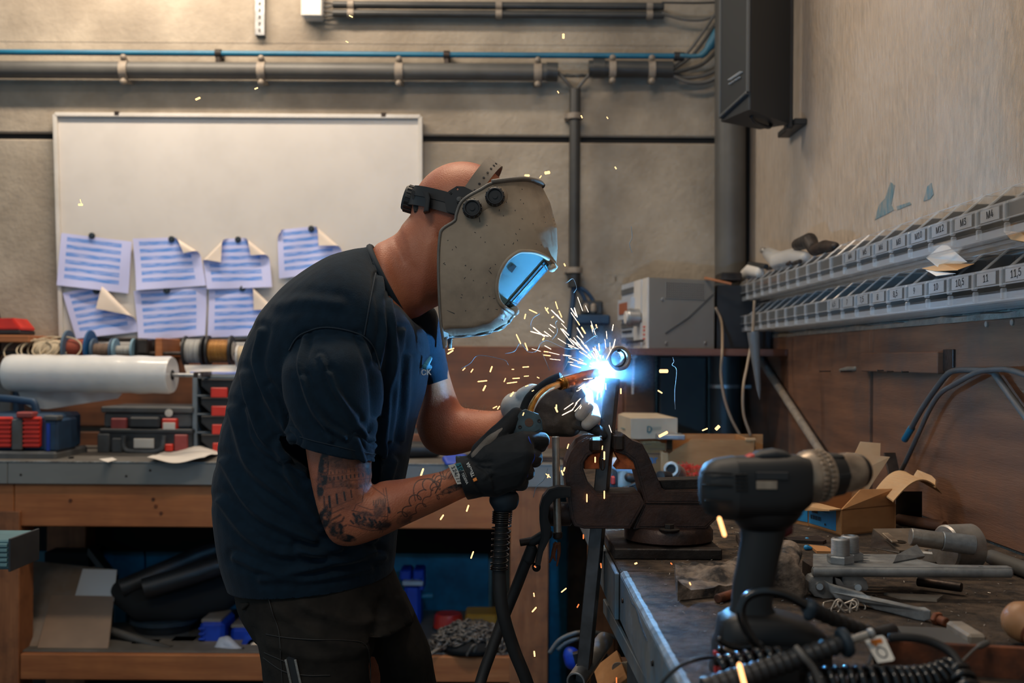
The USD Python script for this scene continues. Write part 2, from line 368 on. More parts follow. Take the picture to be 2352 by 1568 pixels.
L['print_white'] = mat('white_print', K(208, 208, 204), .6)
L['rag'] = mat('grey_rag', K(128, 112, 98), .95, c2=K(36, 32, 30), sc=32, lo=.36, hi=.6, bump=.003, bsc=90)
L['brick'] = mat('dark_brick', K(72, 56, 47), .9, c2=K(54, 43, 38), sc=30, bump=.002, bsc=60)
L['mortar'] = mat('mortar', K(126, 116, 102), .95, c2=K(104, 96, 86), sc=30, bump=.003, bsc=70)
L['speaker'] = mat('speaker_black', K(20, 27, 32), .55, c2=K(24, 31, 36), sc=4)
L['grille'] = mat('speaker_edge', K(66, 69, 71), .5)
L['wood_handle'] = mat('wood_handle', K(176, 128, 86), .5, c2=K(150, 104, 66), sc=12)
L['drill_grip'] = mat('drill_rubber', K(23, 27, 30), .6, c2=K(18, 21, 23), sc=20)
L['drill_body'] = mat('drill_body', K(11, 11, 12), .5, c2=K(17, 17, 18), sc=14)
L['chuck'] = mat('chuck_metal', K(172, 152, 130), .36, .4, c2=K(120, 104, 90), sc=30, rv=.1)
L['sheet'] = mat('old_panel', K(132, 110, 90), .7, c2=K(110, 92, 76), sc=3, c3=K(140, 136, 132), sc3=5, f3=.6)
L['bag'] = mat('white_bag', K(170, 176, 190), .5, c2=K(140, 146, 160), sc=20)
L['chain'] = mat('chain_steel', K(120, 112, 104), .45, .5, c2=K(84, 78, 72), sc=40)
L['smoke_thread'] = mat('smoke_thread', K(150, 170, 186), .9)
L['arc'] = glow('arc_plasma', (0.16, 0.52, 1.0), 9000.0)
L['spark'] = glow('hot_spark', (1.0, 0.46, 0.17), 3.2)
L['spark_white'] = glow('white_hot_spark', (1.0, 0.70, 0.46), 3.0)
L['ember'] = glow('cooling_spark', (1.0, 0.22, 0.06), 1.3)
def pane(name, c, rough, edge=.5, tint=.06):
    """Thin clear plastic: see-through, a little milky, mirroring more at a glancing angle."""
    return usdkit.material(stage, '/World/Looks/' + name, {'t': ('transparent_bsdf', dict(color=c)), 'd': ('diffuse_bsdf', dict(color=(.8, .79, .77))), 'q': ('glossy_bsdf', dict(color=(1, 1, 1), roughness=rough)),
        'f': ('layer_weight', dict(blend=.35)), 'w': ('math', dict(math_type='power', value2=2.5)), 'e': ('math', dict(math_type='multiply_add', value2=edge, value3=.03)), 'x': ('mix_closure', dict(fac=tint)), 'y': ('mix_closure', {})},
        [('t.BSDF', 'x.closure1'), ('d.BSDF', 'x.closure2'), ('f.facing', 'w.value1'), ('w.value', 'e.value1'), ('e.value', 'y.fac'), ('x.closure', 'y.closure1'), ('q.BSDF', 'y.closure2')], surface='y.closure')
L['clear'] = pane('clear_plastic', (.985, .98, .97), .12, .35, .028)
L['clear_edge'] = pane('clear_plastic_edge', (.97, .97, .97), .16, .6, .17)
L['film'] = pane('plastic_film', (.86, .92, .96), .22, .4, .5)
L['bag_clear'] = pane('clear_bag', (.9, .9, .88), .2, .5, .35)

# ================================================================== the room
def structure(name): 
    x = UsdGeom.Xform.Define(stage, '/World/' + name); _loc['/World/' + name] = np.zeros(3)
    return tag(x.GetPrim(), None, None, None, 'structure')
def struct_mesh(name, m, material):
    v, f = arr(m); g = usdkit.mesh(stage, '/World/' + name, (v, f), material); g.CreateDoubleSidedAttr(True)
    return tag(g.GetPrim(), None, None, None, 'structure')
struct_mesh('floor', box(-3.4, 1.2, -1.0, 4.6, -.1, 0, .001), L['floor'])
zj0, zj1 = P(60, 319, YW)[2], P(60, 305, YW)[2]
wb = structure('wall_back')
part(wb, 'concrete_panel', box(-3.4, 1.2, YW, YW + .2, 0, zj0, .006), L['concrete'])
part(wb, 'concrete_panel', box(-3.4, 1.2, YW, YW + .2, zj1, 3.4, .006), L['concrete'])
part(wb, 'joint', box(-3.4, 1.2, YW + .018, YW + .2, zj0 - .01, zj1 + .01, .001), L['dark'])
part(wb, 'form_line', box(-3.4, 1.2, YW - .0015, YW + .01, P(60, 96, YW)[2], P(60, 92, YW)[2], .0004), L['concrete'])
for ch_, u in (('P', 1381), ('R', 1408)):
    part(wb, 'chalk_letter', text_on(ch_, .074, P(u, 669, YW - .0002), (1, 0, 0), (0, 0, 1), .0012), mat('chalk_' + ch_, K(158, 148, 134), .95, c2=K(146, 136, 122), sc=30))
# right wall: cast concrete above a few courses of dark brick and a ragged plaster ledge
wr = structure('wall_right')
ZBRK = 1.455
part(wr, 'concrete_face', box(XR, XR + .2, -1.0, YW, ZBRK, 3.4, .004), L['concrete_side'])
part(wr, 'concrete_face', box(XR, XR + .2, -1.0, YW, 0, 1.335, .004), L['concrete_side'])
part(wr, 'mortar_bed', box(XR + .006, XR + .2, -1.0, YW, 1.33, ZBRK + .005, .001), L['mortar'])
bricks = [mat(f'dark_brick_{k}', K(*c), .92, c2=K(*(int(q * .72) for q in c)), sc=30, bump=.002, bsc=60) for k, c in enumerate([(76, 58, 48), (62, 50, 44), (84, 66, 52)])]
for row in range(2):
    y = 1.35 + (.05 if row % 2 else 0)
    while y < YW - .04:
        w = .098 + rng.uniform(-.004, .004); d = rng.uniform(-.003, .002)
        part(wr, 'brick', box(XR + d, XR + .06, y, min(y + w - .011, YW - .002), 1.339 + row * .055, 1.339 + row * .055 + .044, .003), bricks[int(rng.integers(3))])
        y += w
# crumbling plaster ledge between the bricks and the plywood
pts = [[], []]; ys = np.linspace(1.2, 4.2, 90)
r_ = []
for y in ys:
    h = .010 + .010 * meshkit.noise(np.array([y * 9, 0, 0.])) + .012 * max(0, meshkit.noise(np.array([y * 23, 4., 0])) - .55)
    d = .012 + .008 * meshkit.noise(np.array([y * 14, 8., 0]))
    r_.append(np.array([[XR - d, y, 1.322], [XR - d * .8, y, 1.322 + h * .7], [XR + .01, y, 1.322 + h], [XR + .01, y, 1.322]]))
solo('plaster_ledge', loft(r_), L['mortar'], 'ragged ledge of crumbling pale plaster between the bricks and the plywood lining', 'plaster')
# old teal paint smears left on the concrete
for pp in ([(2010, 505), (2020, 470), (2034, 455), (2046, 418), (2056, 425), (2048, 470), (2054, 482), (2036, 492)], [(2122, 462), (2131, 428), (2140, 420), (2145, 446), (2138, 456)], [(2060, 474), (2090, 464), (2094, 469), (2062, 482)]):
    w = [on_x(u, v, XR) for u, v in pp]
    poly = Polygon([(q[1], q[2]) for q in w])
    g = trimesh.creation.extrude_polygon(poly, .0012, engine='earcut'); v, f = arr(g)
    part(wr, 'paint_smear', (np.stack([XR - v[:, 2], v[:, 0], v[:, 1]], 1), f), mat('teal_smear', K(84, 116, 124), .9, c2=K(134, 132, 124), sc=70, lo=.4, hi=.6, st=(1, 1, .3)) if not stage.GetPrimAtPath('/World/Looks/teal_smear') else '/World/Looks/teal_smear')

# ------------------------------------------------------------------ plywood lining of the right wall
def xbox(u0, v0, u1, v1, x, d, b=.002):
    """Box on a plane x = const facing the room; the two corners are photograph points on that plane."""
    a, c = on_x(u0, v0, x), on_x(u1, v1, x)
    return box(x, x + d, min(a[1], c[1]), max(a[1], c[1]), min(a[2], c[2]), max(a[2], c[2]), b)
XP = XR - .014
ply = thing('plywood_lining', 'brown stained plywood lining on the lower right wall above the bench', 'wall panel', (XP, 2.6, ZB))
ysplit = on_x(2003, 900, XP)[1]; zslot = on_x(2003, 852, XP)[2]
ztop = 1.322
part(ply, 'plywood_sheet', box(XP, XR, ysplit + .02, YW - .02, ZB + .002, ztop, .002), L['ply'])
part(ply, 'plywood_sheet', box(XP, XR, 1.1, ysplit - .006, ZB + .002, ztop, .002), L['ply'])
part(ply, 'plywood_sheet', box(XP, XR, ysplit - .006, ysplit + .02, zslot, ztop, .001), L['ply'])
part(ply, 'dark_slot', box(XR - .004, XR, ysplit - .006, ysplit + .02, ZB + .002, zslot, .001), L['dark'])
yb0, yb1 = on_x(2170, 840, XP)[1], on_x(1992, 840, XP)[1]
part(ply, 'batten', box(XP - .016, XP, yb0, yb1, zslot - .001, zslot + .045, .002), L['ply'])
part(ply, 'corner_plate', box(XP - .006, XP, yb0 - .055, yb0 - .004, zslot + .006, zslot + .05, .001), L['steel_dark'])
part(ply, 'plaster_dab', hull(((XP, ysplit + .13, zslot + .005), .006), ((XP, ysplit + .2, zslot + .003), .007), ((XP, ysplit + .26, zslot), .004)), L['mortar'])
for u, v in ((1908, 852), (1958, 852), (2045, 850), (2068, 852), (2103, 853)):
    q = on_x(u, v, XP)
    part(ply, 'nail', cat(cyl(q + [.004, 0, 0], q + [-.03, 0, -.001], .0016, 8), cyl(q + [-.03, 0, -.001], q + [-.0315, 0, -.001], .0035, 8)), L['steel_dark'])
for u, v in ((2268, 744), (2327, 740)):
    q = on_x(u, v, XP); part(ply, 'screw_head', cyl(q + [.002, 0, 0], q + [-.004, 0, 0], .006, 10), L['steel'])

# ------------------------------------------------------------------ pipes and cables on the back wall
def pipe(name, u0, u1, v0, r_px, off, material, label, catn, vb=None, n=16):
    """Straight run along the back wall, v0 at u0; off = distance of its axis from the wall."""
    y = YW - off
    a = P(u0, v0 - ROLL * (CU - u0) * 0 , y); b = P(u1, (v0 if vb is None else vb), y)
    t = thing(name, label, catn, (a + b) / 2)
    part(t, 'pipe', cyl(a, b, r_px * y / FP, n), material, 40)
    return t, y
air, ya = pipe('air_line', -260, 1556, 118.5, 6.5, .05, L['blue_pipe'], 'long thin bright blue pipe running across the back wall above the thick grey conduit', 'pipe', 129)
def run_v(u, v0, u0=0): return v0 + (u - u0) * ROLL
for u in (502, 1026):
    q = P(u, run_v(u, 120), ya)
    part(air, 'pipe_clip', cat(ring_mesh(q - [.012, 0, 0], (1, 0, 0), .017, .0112, .024), box(q[0] - .012, q[0] + .012, q[1] + .008, YW, q[2] - .012, q[2] + .012, .001), box(q[0] - .009, q[0] + .009, q[1] - .012, q[1] + .012, q[2] - .035, q[2] - .014)), L['steel_dark'], 30)
part(air, 'end_sleeve', cyl(P(1548, 130, ya), P(1572, 131, ya), .018), L['black'], 30)
con, yc_ = pipe('wall_conduit', -260, 1275, 158.5, 19.5, .06, L['pipe_grey'], 'thick grey plastic conduit running across the back wall under the blue pipe', 'pipe', 166)
part(con, 'coupling', cyl(P(1255, 165, yc_), P(1281, 165.5, yc_), .036), L['pipe_dark'], 40)
for u in (287, 602, 917, 1235):
    q = P(u, run_v(u, 160.5), yc_); R = .0345
    a = np.linspace(-PI * .52, PI * .52, 15)
    strip = [np.array([[q[0] - .015, q[1] - rr * math.cos(t), q[2] + rr * math.sin(t)] for rr in (R, R + .004)] + [[q[0] + .015, q[1] - rr * math.cos(t), q[2] + rr * math.sin(t)] for rr in (R + .004, R)]) for t in a]
    ears = [box(q[0] - .015, q[0] + .015, YW - .055, YW - .002, q[2] + s * (R + .002) - .003, q[2] + s * (R + .002) + .003, .001) for s in (1, -1)] + [hull((q + [0, -.02, s * (R + .012)], .012), (q + [0, 0, s * (R + .002)], .013)) for s in (1, -1)]
    part(con, 'pipe_clamp', cat(loft(strip), *ears), L['clamp'], 35)
con2, _ = pipe('conduit_stub', 1352, 1545, 158, 19, .06, L['pipe_dark'], 'short dark conduit length between the cable tee and the corner cables', 'pipe', 160)
for u in (1406, 1496):
    q = P(u, run_v(u, 152.5), yc_); R = .034
    strip = [np.array([[q[0] - .013, q[1] - rr * math.cos(t), q[2] + rr * math.sin(t)] for rr in (R, R + .004)] + [[q[0] + .013, q[1] - rr * math.cos(t), q[2] + rr * math.sin(t)] for rr in (R + .004, R)]) for t in np.linspace(-PI * .52, PI * .52, 15)]
    part(con2, 'pipe_clamp', cat(loft(strip), *[hull((q + [0, -.02, s * (R + .01)], .012), (q + [0, .02, s * (R + .004)], .012)) for s in (1, -1)]), L['clamp'], 35)
part(con2, 'end_socket', ring_mesh(P(1362, 157, yc_), (1, 0, 0), .037, .03, .045), L['pipe_dark'], 40)
for i, (v, lab) in enumerate(((11, 'upper of two dark parallel conduits near the top edge of the back wall'), (31, 'lower of two dark parallel conduits near the top edge of the back wall'))):
    t, y2 = pipe('dark_conduit', 765, 1525, v, 8.5, .04, L['pipe_dark'], lab, 'pipe', v + 4)
    for u in (806, 1146, 1492):
        q = P(u, v + (u - 765) * .0052, y2)
        part(t, 'pipe_clip', cat(ring_mesh(q - [.012, 0, 0], (1, 0, 0), .0185, .0135, .024, 20), box(q[0] - .01, q[0] + .01, q[1] + .01, YW, q[2] - .01, q[2] + .01)), L['clamp'], 30)
jb = thing('junction_box', 'white plastic junction box at the top of the back wall beside the dark conduits', 'junction box', P(715, 44, YW))
part(jb, 'box_body', pbox(690, -30, 741, 39, YW - .07, YW, .012), L['white'])
part(jb, 'lid', pbox(692, -28, 739, 36, YW - .082, YW - .068, .008), L['white'])
for v0, v1 in ((6, 10), (16, 13), (26, 30), (36, 33)):
    part(jb, 'wire', tube(smooth_path([P(738, v0 + 2, YW - .04), P(752, v0, YW - .045), P(768, v1, YW - .042)], 6), .0045, 8), L['cable'], True)
rail = thing('perforated_rail', 'pale perforated metal mounting rail hanging down from the top of the back wall', 'rail', P(600, 86, YW))
xa, xb = P(591, 0, YW)[0], P(611, 0, YW)[0]; z0 = P(600, 86, YW)[2]
slots = [Polygon([((xa + xb) / 2 - .003, z), ((xa + xb) / 2 + .003, z), ((xa + xb) / 2 + .003, z + .014), ((xa + xb) / 2 - .003, z + .014)]) for z in np.arange(z0 + .01, z0 + .3, .026)]
pl = Polygon([(xa, z0), (xb, z0), (xb, z0 + .34), (xa, z0 + .34)])
for s in slots: pl = pl.difference(s)
part(rail, 'web', prism_xz(pl, YW - .032, YW - .029), L['alu'])
for x in (xa, xb): part(rail, 'flange', box(x - .0015, x + .0015, YW - .031, YW, z0, z0 + .34, .0005), L['alu'])

vp = thing('vertical_conduit', 'dark vertical conduit dropping from the cable tee down the back wall', 'pipe', P(1320, 655, YW - .05))
yv = YW - .055
part(vp, 'pipe', cyl(P(1321, 205, yv), P(1319, 628, yv), 13 * yv / FP), L['pipe_dark'], 40)
part(vp, 'socket', cyl(P(1319, 622, yv), P(1319, 660, yv), 14.5 * yv / FP), L['black'], 40)
for v in (268, 621):
    q = P(1320, v, yv)
    part(vp, 'bracket', cat(ring_mesh(q - [0, 0, .011], (0, 0, 1), .031, .0225, .022, 24), box(q[0] - .036, q[0] + .012, q[1] + .015, YW, q[2] - .01, q[2] + .01), box(q[0] - .04, q[0] - .02, q[1] - .012, q[1] + .02, q[2] - .01, q[2] + .01)), L['clamp'], 30)
for s in (-1, 1):
    part(vp, 'wire', tube(smooth_path([P(1320 + 38 * s, 166, yv), P(1320 + 20 * s, 186, yv - .01), P(1320 + 6 * s, 205, yv), P(1320 + 3 * s, 230, yv)], 6), .007, 8), L['cable'], True)
    part(vp, 'wire', tube(smooth_path([P(1320 + 34 * s, 172, yv), P(1320 + 10 * s, 175, yv - .015), P(1320 - 20 * s, 172, yv)], 6), .005, 8), L['pipe_dark'], True)
dv = thing('cable_outlet', 'dark plug outlet with cables hanging under the vertical conduit', 'outlet', P(1345, 770, YW - .04))
part(dv, 'outlet_box', pbox(1322, 722, 1402, 745, YW - .09, YW, .006), L['navy_tool'])
part(dv, 'outlet_box', pbox(1335, 690, 1385, 724, YW - .06, YW, .006), L['case_dark'])
for pts, r in (([(1318, 655), (1316, 690), (1310, 740), (1304, 800), (1302, 850)], .011), ([(1322, 655), (1345, 668), (1362, 690), (1366, 712), (1364, 726)], .008), ([(1320, 655), (1338, 676), (1347, 700), (1348, 725)], .008), ([(1335, 730), (1328, 770), (1326, 830)], .006)):
    part(dv, 'cable', tube(smooth_path([P(u, v, YW - .045) for u, v in pts], 6), r, 10), L['navy_tool'], True)
for u in (1346, 1363): part(dv, 'plug_end', hull((P(u, 703, YW - .07), .011), (P(u, 712, YW - .07), .012)), L['clamp'], True)

cp = thing('corner_pipe', 'wide grey vertical pipe standing in the corner behind the loudspeaker', 'pipe', P(1677, 1000, 4.15))
yp = 4.13
part(cp, 'pipe', cyl(P(1677, -60, yp), P(1677, 645, yp), 35 * yp / FP, 28), L['pipe_grey'], 40)
part(cp, 'lower_pipe', cyl(P(1666, 645, yp), P(1666, 1010, yp), 36 * yp / FP, 28), L['pipe_dark'], 40)
part(cp, 'pipe_strap', ring_mesh(P(1666, 891, yp), (0, 0, 1), .064, .0575, .014), L['alu'], 30)
part(cp, 'strap_lug', box(*(lambda q: (q[0] + .03, q[0] + .06, q[1] - .075, q[1] - .055, q[2], q[2] + .014))(P(1680, 891, yp))), L['alu'])
nb = thing('thin_pipe', 'thin black vertical pipe beside the wide grey corner pipe', 'pipe', P(1718, 640, 4.2))
part(nb, 'pipe', cyl(P(1717, -60, 4.2), P(1717, 640, 4.2), 5.5 * 4.2 / FP), L['black'], 40)
# bundle of cables leaving the conduit towards the loudspeaker
for i, (pts, r, m, lab) in enumerate((
        ([(1540, 158), (1580, 120), (1610, 80), (1640, 36), (1660, 10)], .0065, 'cable', 'grey cable rising from the conduit end to behind the loudspeaker, steepest of the bundle'),
        ([(1542, 162), (1585, 132), (1618, 92), (1650, 45), (1668, 22)], .0065, 'pipe_dark', 'dark cable rising beside the steepest grey cable to the loudspeaker'),
        ([(1540, 168), (1575, 160), (1612, 148), (1640, 124), (1660, 104)], .007, 'pipe_dark', 'dark cable sloping gently up from the conduit end'),
        ([(1542, 170), (1580, 178), (1620, 172), (1655, 156)], .0085, 'cable', 'upper of two sagging grey cables beneath the conduit end'),
        ([(1542, 172), (1580, 188), (1622, 188), (1655, 172)], .0085, 'cable', 'lower of two sagging grey cables beneath the conduit end'),
        ([(1520, 6), (1600, 7), (1660, 5)], .004, 'pipe_dark', 'straight thin dark wire running from the upper dark conduit to the loudspeaker'),
        ([(1520, 30), (1565, 44), (1612, 46), (1640, 36), (1660, 20)], .005, 'cable', 'thin grey wire sagging from the lower dark conduit to the loudspeaker'))):
    solo('cable', tube(smooth_path([P(u, v, YW - .05 - .012 * (i % 3)) for u, v in pts], 8), r, 10), L[m], lab, 'cable', True)
solo('hose_end', tube(smooth_path([P(1562, 128, YW - .06), P(1606, 128, YW - .07), P(1626, 112, YW - .08), P(1650, 70, YW - .09)], 6), [.009] * 7 + [.014] * 6 + [.019] * 6, 12), mat('teal_hose', K(40, 96, 118), .5), 'teal hose end curving up behind the loudspeaker at the end of the blue pipe', 'hose', True)

# ------------------------------------------------------------------ loudspeaker
fp = [(.654, 3.36), (.706, 3.19), (.874, 3.39), (.80, 3.47)]
zs0 = 1.24 + 579 * 3.19 / FP
sp = thing('loudspeaker', 'tall black loudspeaker cabinet mounted high on the right wall in the corner', 'loudspeaker', (.77, 3.4, zs0))
part(sp, 'cabinet', slab(Polygon(fp).buffer(-.006).buffer(.006), zs0, 2.75), L['speaker'])
a, b = np.array(fp[1]), np.array(fp[0]); nrm = np.array([-(b - a)[1], (b - a)[0]]); nrm /= np.linalg.norm(nrm); nrm = nrm if nrm[0] < 0 else -nrm
def onf(s, z, o): q = a + (b - a) * s + nrm * o; return np.array([q[0], q[1], z])
def face_bar(s0, z0_, s1, z1_, w, m, nm): part(sp, nm, obox(onf(s0, z0_, .004), onf(s1, z1_, .004), w, .010, .002), L[m])
face_bar(.03, zs0 + .05, .03, 2.75, .014, 'grille', 'front_edge')
face_bar(.03, zs0 + .05, .97, zs0 + .012, .014, 'grille', 'front_edge')
face_bar(.97, zs0 + .012, .97, 2.75, .008, 'grille', 'front_edge')
gr = [onf(s, z, .006) for s, z in ((.08, zs0 + .058), (.94, zs0 + .024), (.94, 2.73), (.08, 2.73))]
part(sp, 'grille_panel', trimesh.convex.convex_hull(np.array([onf(x_, z_, o_) for x_, z_ in ((.05, zs0 + .055), (.95, zs0 + .02), (.95, 2.74), (.05, 2.74)) for o_ in (0, .004)])), L['speaker'])
part(sp, 'name_plate', cat(*[obox(onf(.62 - .055 * k, zs0 + .112 + .0008 * k, .0085), onf(.585 - .055 * k, zs0 + .1125 + .0008 * k, .0085), .010, .001, .0002) for k in range(8)]), L['print_white'], label='small illegible pale maker print')
part(sp, 'name_plate', cat(*[obox(onf(.62 - .1 * k, zs0 + .099 + .0014 * k, .0085), onf(.55 - .1 * k, zs0 + .1 + .0014 * k, .0085), .006, .001, .0002) for k in range(4)]), L['print_white'])
part(sp, 'wall_bracket', cat(box(.868, .889, 3.40, 3.44, zs0 - .01, 2.75, .004), box(.889, XR, 3.39, 3.60, zs0 + .0, zs0 + .02, .003)), L['black'])
part(sp, 'carry_handle', tube(smooth_path([(.73, 3.28, zs0), (.75, 3.30, zs0 - .016), (.80, 3.36, zs0 - .016), (.82, 3.40, zs0)], 6), .006, 10), L['black'], True)

# ------------------------------------------------------------------ shelf in the corner and the grey device
shf = thing('corner_shelf', 'reddish brown wooden shelf in the corner carrying the grey device', 'shelf', P(1580, 806, 3.7))
zsh = P(1550, 800, 3.55)[2]
q0, q1 = P(1440, 800, 3.55)[0], .915
part(shf, 'board', slab(Polygon([(q0, 3.55), (q1, 3.55), (q1, YW), (q0, YW)]).difference(Point(P(1672, 800, 4.13)[:2]).buffer(.075)), zsh - .022, zsh), mat('red_brown_board', K(112, 70, 52), .6, c2=K(84, 52, 40), sc=5, st=(.6, 6, 6)))
q = P(1456, 815, 3.75); part(shf, 'shelf_bracket', cat(obox((q[0], 3.75, zsh - .022), P(1453, 905, 3.75), .014, .006), box(q[0] - .007, q[0] + .007, 3.72, YW, zsh - .030, zsh - .022)), L['white'])
q = P(1735, 815, 3.75); part(shf, 'shelf_bracket', lathe([(.001, 0), (.007, .03), (.018, .19), (.018, .2)], P(1745, 917, 3.2), P(1735, 815, 3.2) - P(1745, 917, 3.2), 12), L['cable'], 40)
d0, d1, d2 = P(1431, 790, 3.98), P(1490, 795, 3.60), P(1640, 795, 3.72)
dv2 = thing('power_supply', 'grey boxed electronic device with vent grille and display on the corner shelf', 'electronic device', ((d1 + d2) / 2)[:2].tolist() + [zsh])
zt = P(1490, 637, 3.6)[2]
foot = Polygon([d0[:2], d1[:2], d2[:2], (d2[0] - .02, 4.15)])
part(dv2, 'case', slab(foot, zsh, zt), L['device_grey'])
fx = d1 - d0; fx[2] = 0; W = np.linalg.norm(fx); fx /= W; fn = np.array([fx[1], -fx[0], 0]); fn = fn if fn[1] < 0 else -fn
H = zt - zsh
def fpl(s0, h0, s1, h1, t, m, nm, o=0.0, lab=None):
    c = [np.array([d0[0], d0[1], zsh]) + fx * s * W + fn * k + np.array([0, 0, h * H]) for s in (s0, s1) for h in (h0, h1) for k in (o, o + t)]
    return part(dv2, nm, trimesh.convex.convex_hull(np.array(c)), L[m], label=lab)
fpl(0, 0, .5, 1, .006, 'device_light', 'front_panel'); fpl(.52, 0, .78, 1, .008, 'white', 'front_panel'); fpl(.82, 0, 1, 1, .006, 'white', 'front_panel')
fpl(.02, .45, .56, .76, .022, 'device_light', 'display_unit'); fpl(.1, .53, .42, .70, .003, 'screen', 'display', .022)
fpl(.02, .70, .5, .72, .008, 'case', 'panel_line', .004); fpl(.02, .84, .5, .92, .004, 'case', 'slot', .006); fpl(.06, .25, .44, .285, .004, 'black', 'slot', .006)
fpl(.02, .32, .5, .40, .003, 'case', 'panel_line', .006); fpl(.02, .10, .5, .18, .003, 'case', 'panel_line', .006)
for h in (.30, .25, .19, .13): fpl(.88, h, .93, h + .02, .003, 'red', 'indicator', .006)
qk = np.array([d0[0], d0[1], zsh]) + fx * W * .72 + np.array([0, 0, .45 * H])
part(dv2, 'dial', cyl(qk, qk + fn * .05, .030, 20, .006), L['alu'], 40)
part(dv2, 'dial_cap', cyl(qk + fn * .05, qk + fn * .056, .022, 20), L['white'], 40)
part(dv2, 'latch', cat(obox(np.array([d0[0], d0[1], zsh + .10 * H]) + fx * W * .3 + fn * .016, np.array([d0[0], d0[1], zsh + .11 * H]) + fx * W * .95 + fn * .016, .008, .008), obox(np.array([d0[0], d0[1], zsh + .05 * H]) + fx * W * .3 + fn * .012, np.array([d0[0], d0[1], zsh + .11 * H]) + fx * W * .3 + fn * .012, .006, .006)), L['black'])
sx = d2 - d1; sx[2] = 0; SW = np.linalg.norm(sx); sx /= SW; sn = np.array([sx[1], -sx[0], 0]); sn = sn if sn[1] < 0 else -sn
def spt(s, h, o=.0): return np.array([d1[0], d1[1], zsh]) + sx * s * SW + np.array([0, 0, h * H]) + sn * o
ve = thing  # vent slots: a grid of dark openings with grey bars
g_ = [obox(spt(.245, h, .0012), spt(.84, h, .0012), .003, .0024, .0003, up=sn) for h in np.linspace(.725, .945, 8)] + [obox(spt(s, .715, .0014), spt(s, .955, .0014), .0035, .0026, .0003, up=sn) for s in np.linspace(.25, .835, 19)]
part(dv2, 'vent_backing', obox(spt(.245, .835, .0003), spt(.84, .835, .0003), .235 * H, .0008, .0002, up=sn), L['dark'])
part(dv2, 'vent_grille', cat(*g_), L['device_grey'])
for s, h in ((.26, .08), (.86, .09), (.2, .70)): part(dv2, 'screw', cyl(spt(s, h), spt(s, h, .003), .006, 10), L['alu'])
part(dv2, 'side_mark', tube([spt(.98, .8, .001), spt(.6, .45, .001), spt(.25, .22, .001)], .0022, 6), L['case_dark'])
solo('dark_case', slab(Polygon([(d2[0] + .012, d2[1] + .01), (.905, d2[1] + .02), (.905, 4.05), (d2[0] + .012, 4.05)]), zsh, P(1660, 655, 3.74)[2]), L['black'], 'plain black box beside the grey device on the corner shelf', 'box')
solo('stick', obox(P(1618, 638, 3.7) + [0, 0, .0], P(1680, 652, 3.68), .010, .008), L['pine'], 'short thin wooden stick lying across the top of the grey device', 'stick')
solo('dark_block', pbox(1655, 625, 1705, 645, 3.72, 3.82, .004), L['steel_dark'], 'small dark block resting at the far end of the upper bin rack', 'block')

# ------------------------------------------------------------------ lower back wall, right of the bench
bb = thing('backboard', 'long brown wooden backboard fixed to the wall behind the back bench', 'backboard', P(700, 1000, YW - .03))
for v0, v1, k in ((786, 986, 0), (988, 1046, 2)):
    part(bb, 'plank', pbox(-300, v0, 1432, v1, YW - .03, YW, .003), L['backboard'])
part(bb, 'top_rail', pbox(-300, 772, 1000, 787, YW - .045, YW, .003), L['steel_dark'])
solo('cabinet_door', pbox(1516, 819, 1622, 1010, 4.16, 4.24, .004), mat('grey_steel_door', K(58, 58, 56), .6, c2=K(46, 45, 44), sc=5), 'dark grey steel panel under the corner shelf left of the corner pipe', 'panel')
solo('plank', pbox(1437, 819, 1504, 992, 4.17, 4.24, .003), L['ply'], 'upright brown board under the corner shelf beside the dark grey panel', 'board')
solo('lath', pbox(1418, 992, 1505, 1006, 4.17, 4.25, .003), L['pine'], 'horizontal pale lath behind the cartons under the corner shelf', 'board')

# ================================================================== whiteboard with pinned sheets
yb_ = YW - .03
wbd = thing('whiteboard', 'large blank whiteboard with thin white frame hung on the concrete back wall', 'whiteboard', P(550, 790, YW))
cn = [(128, 264), (966, 269), (967, 792), (143, 790)]
part(wbd, 'panel', prism(cn, yb_, YW - .012, .002), L['board_white'])
for a, b in ((0, 1), (1, 2), (2, 3), (3, 0)):
    part(wbd, 'frame_strip', obox(P(*cn[a], yb_ - .002), P(*cn[b], yb_ - .002), .016, .026, .002, up=(0, 1, 0)), L['white'])
for u, v in ((271, 263), (882, 266)):
    q = P(u, v, yb_); part(wbd, 'hanger_clip', box(q[0] - .010, q[0] + .010, q[1] - .016, q[1] + .02, q[2] - .008, q[2] + .010), L['steel_dark'])

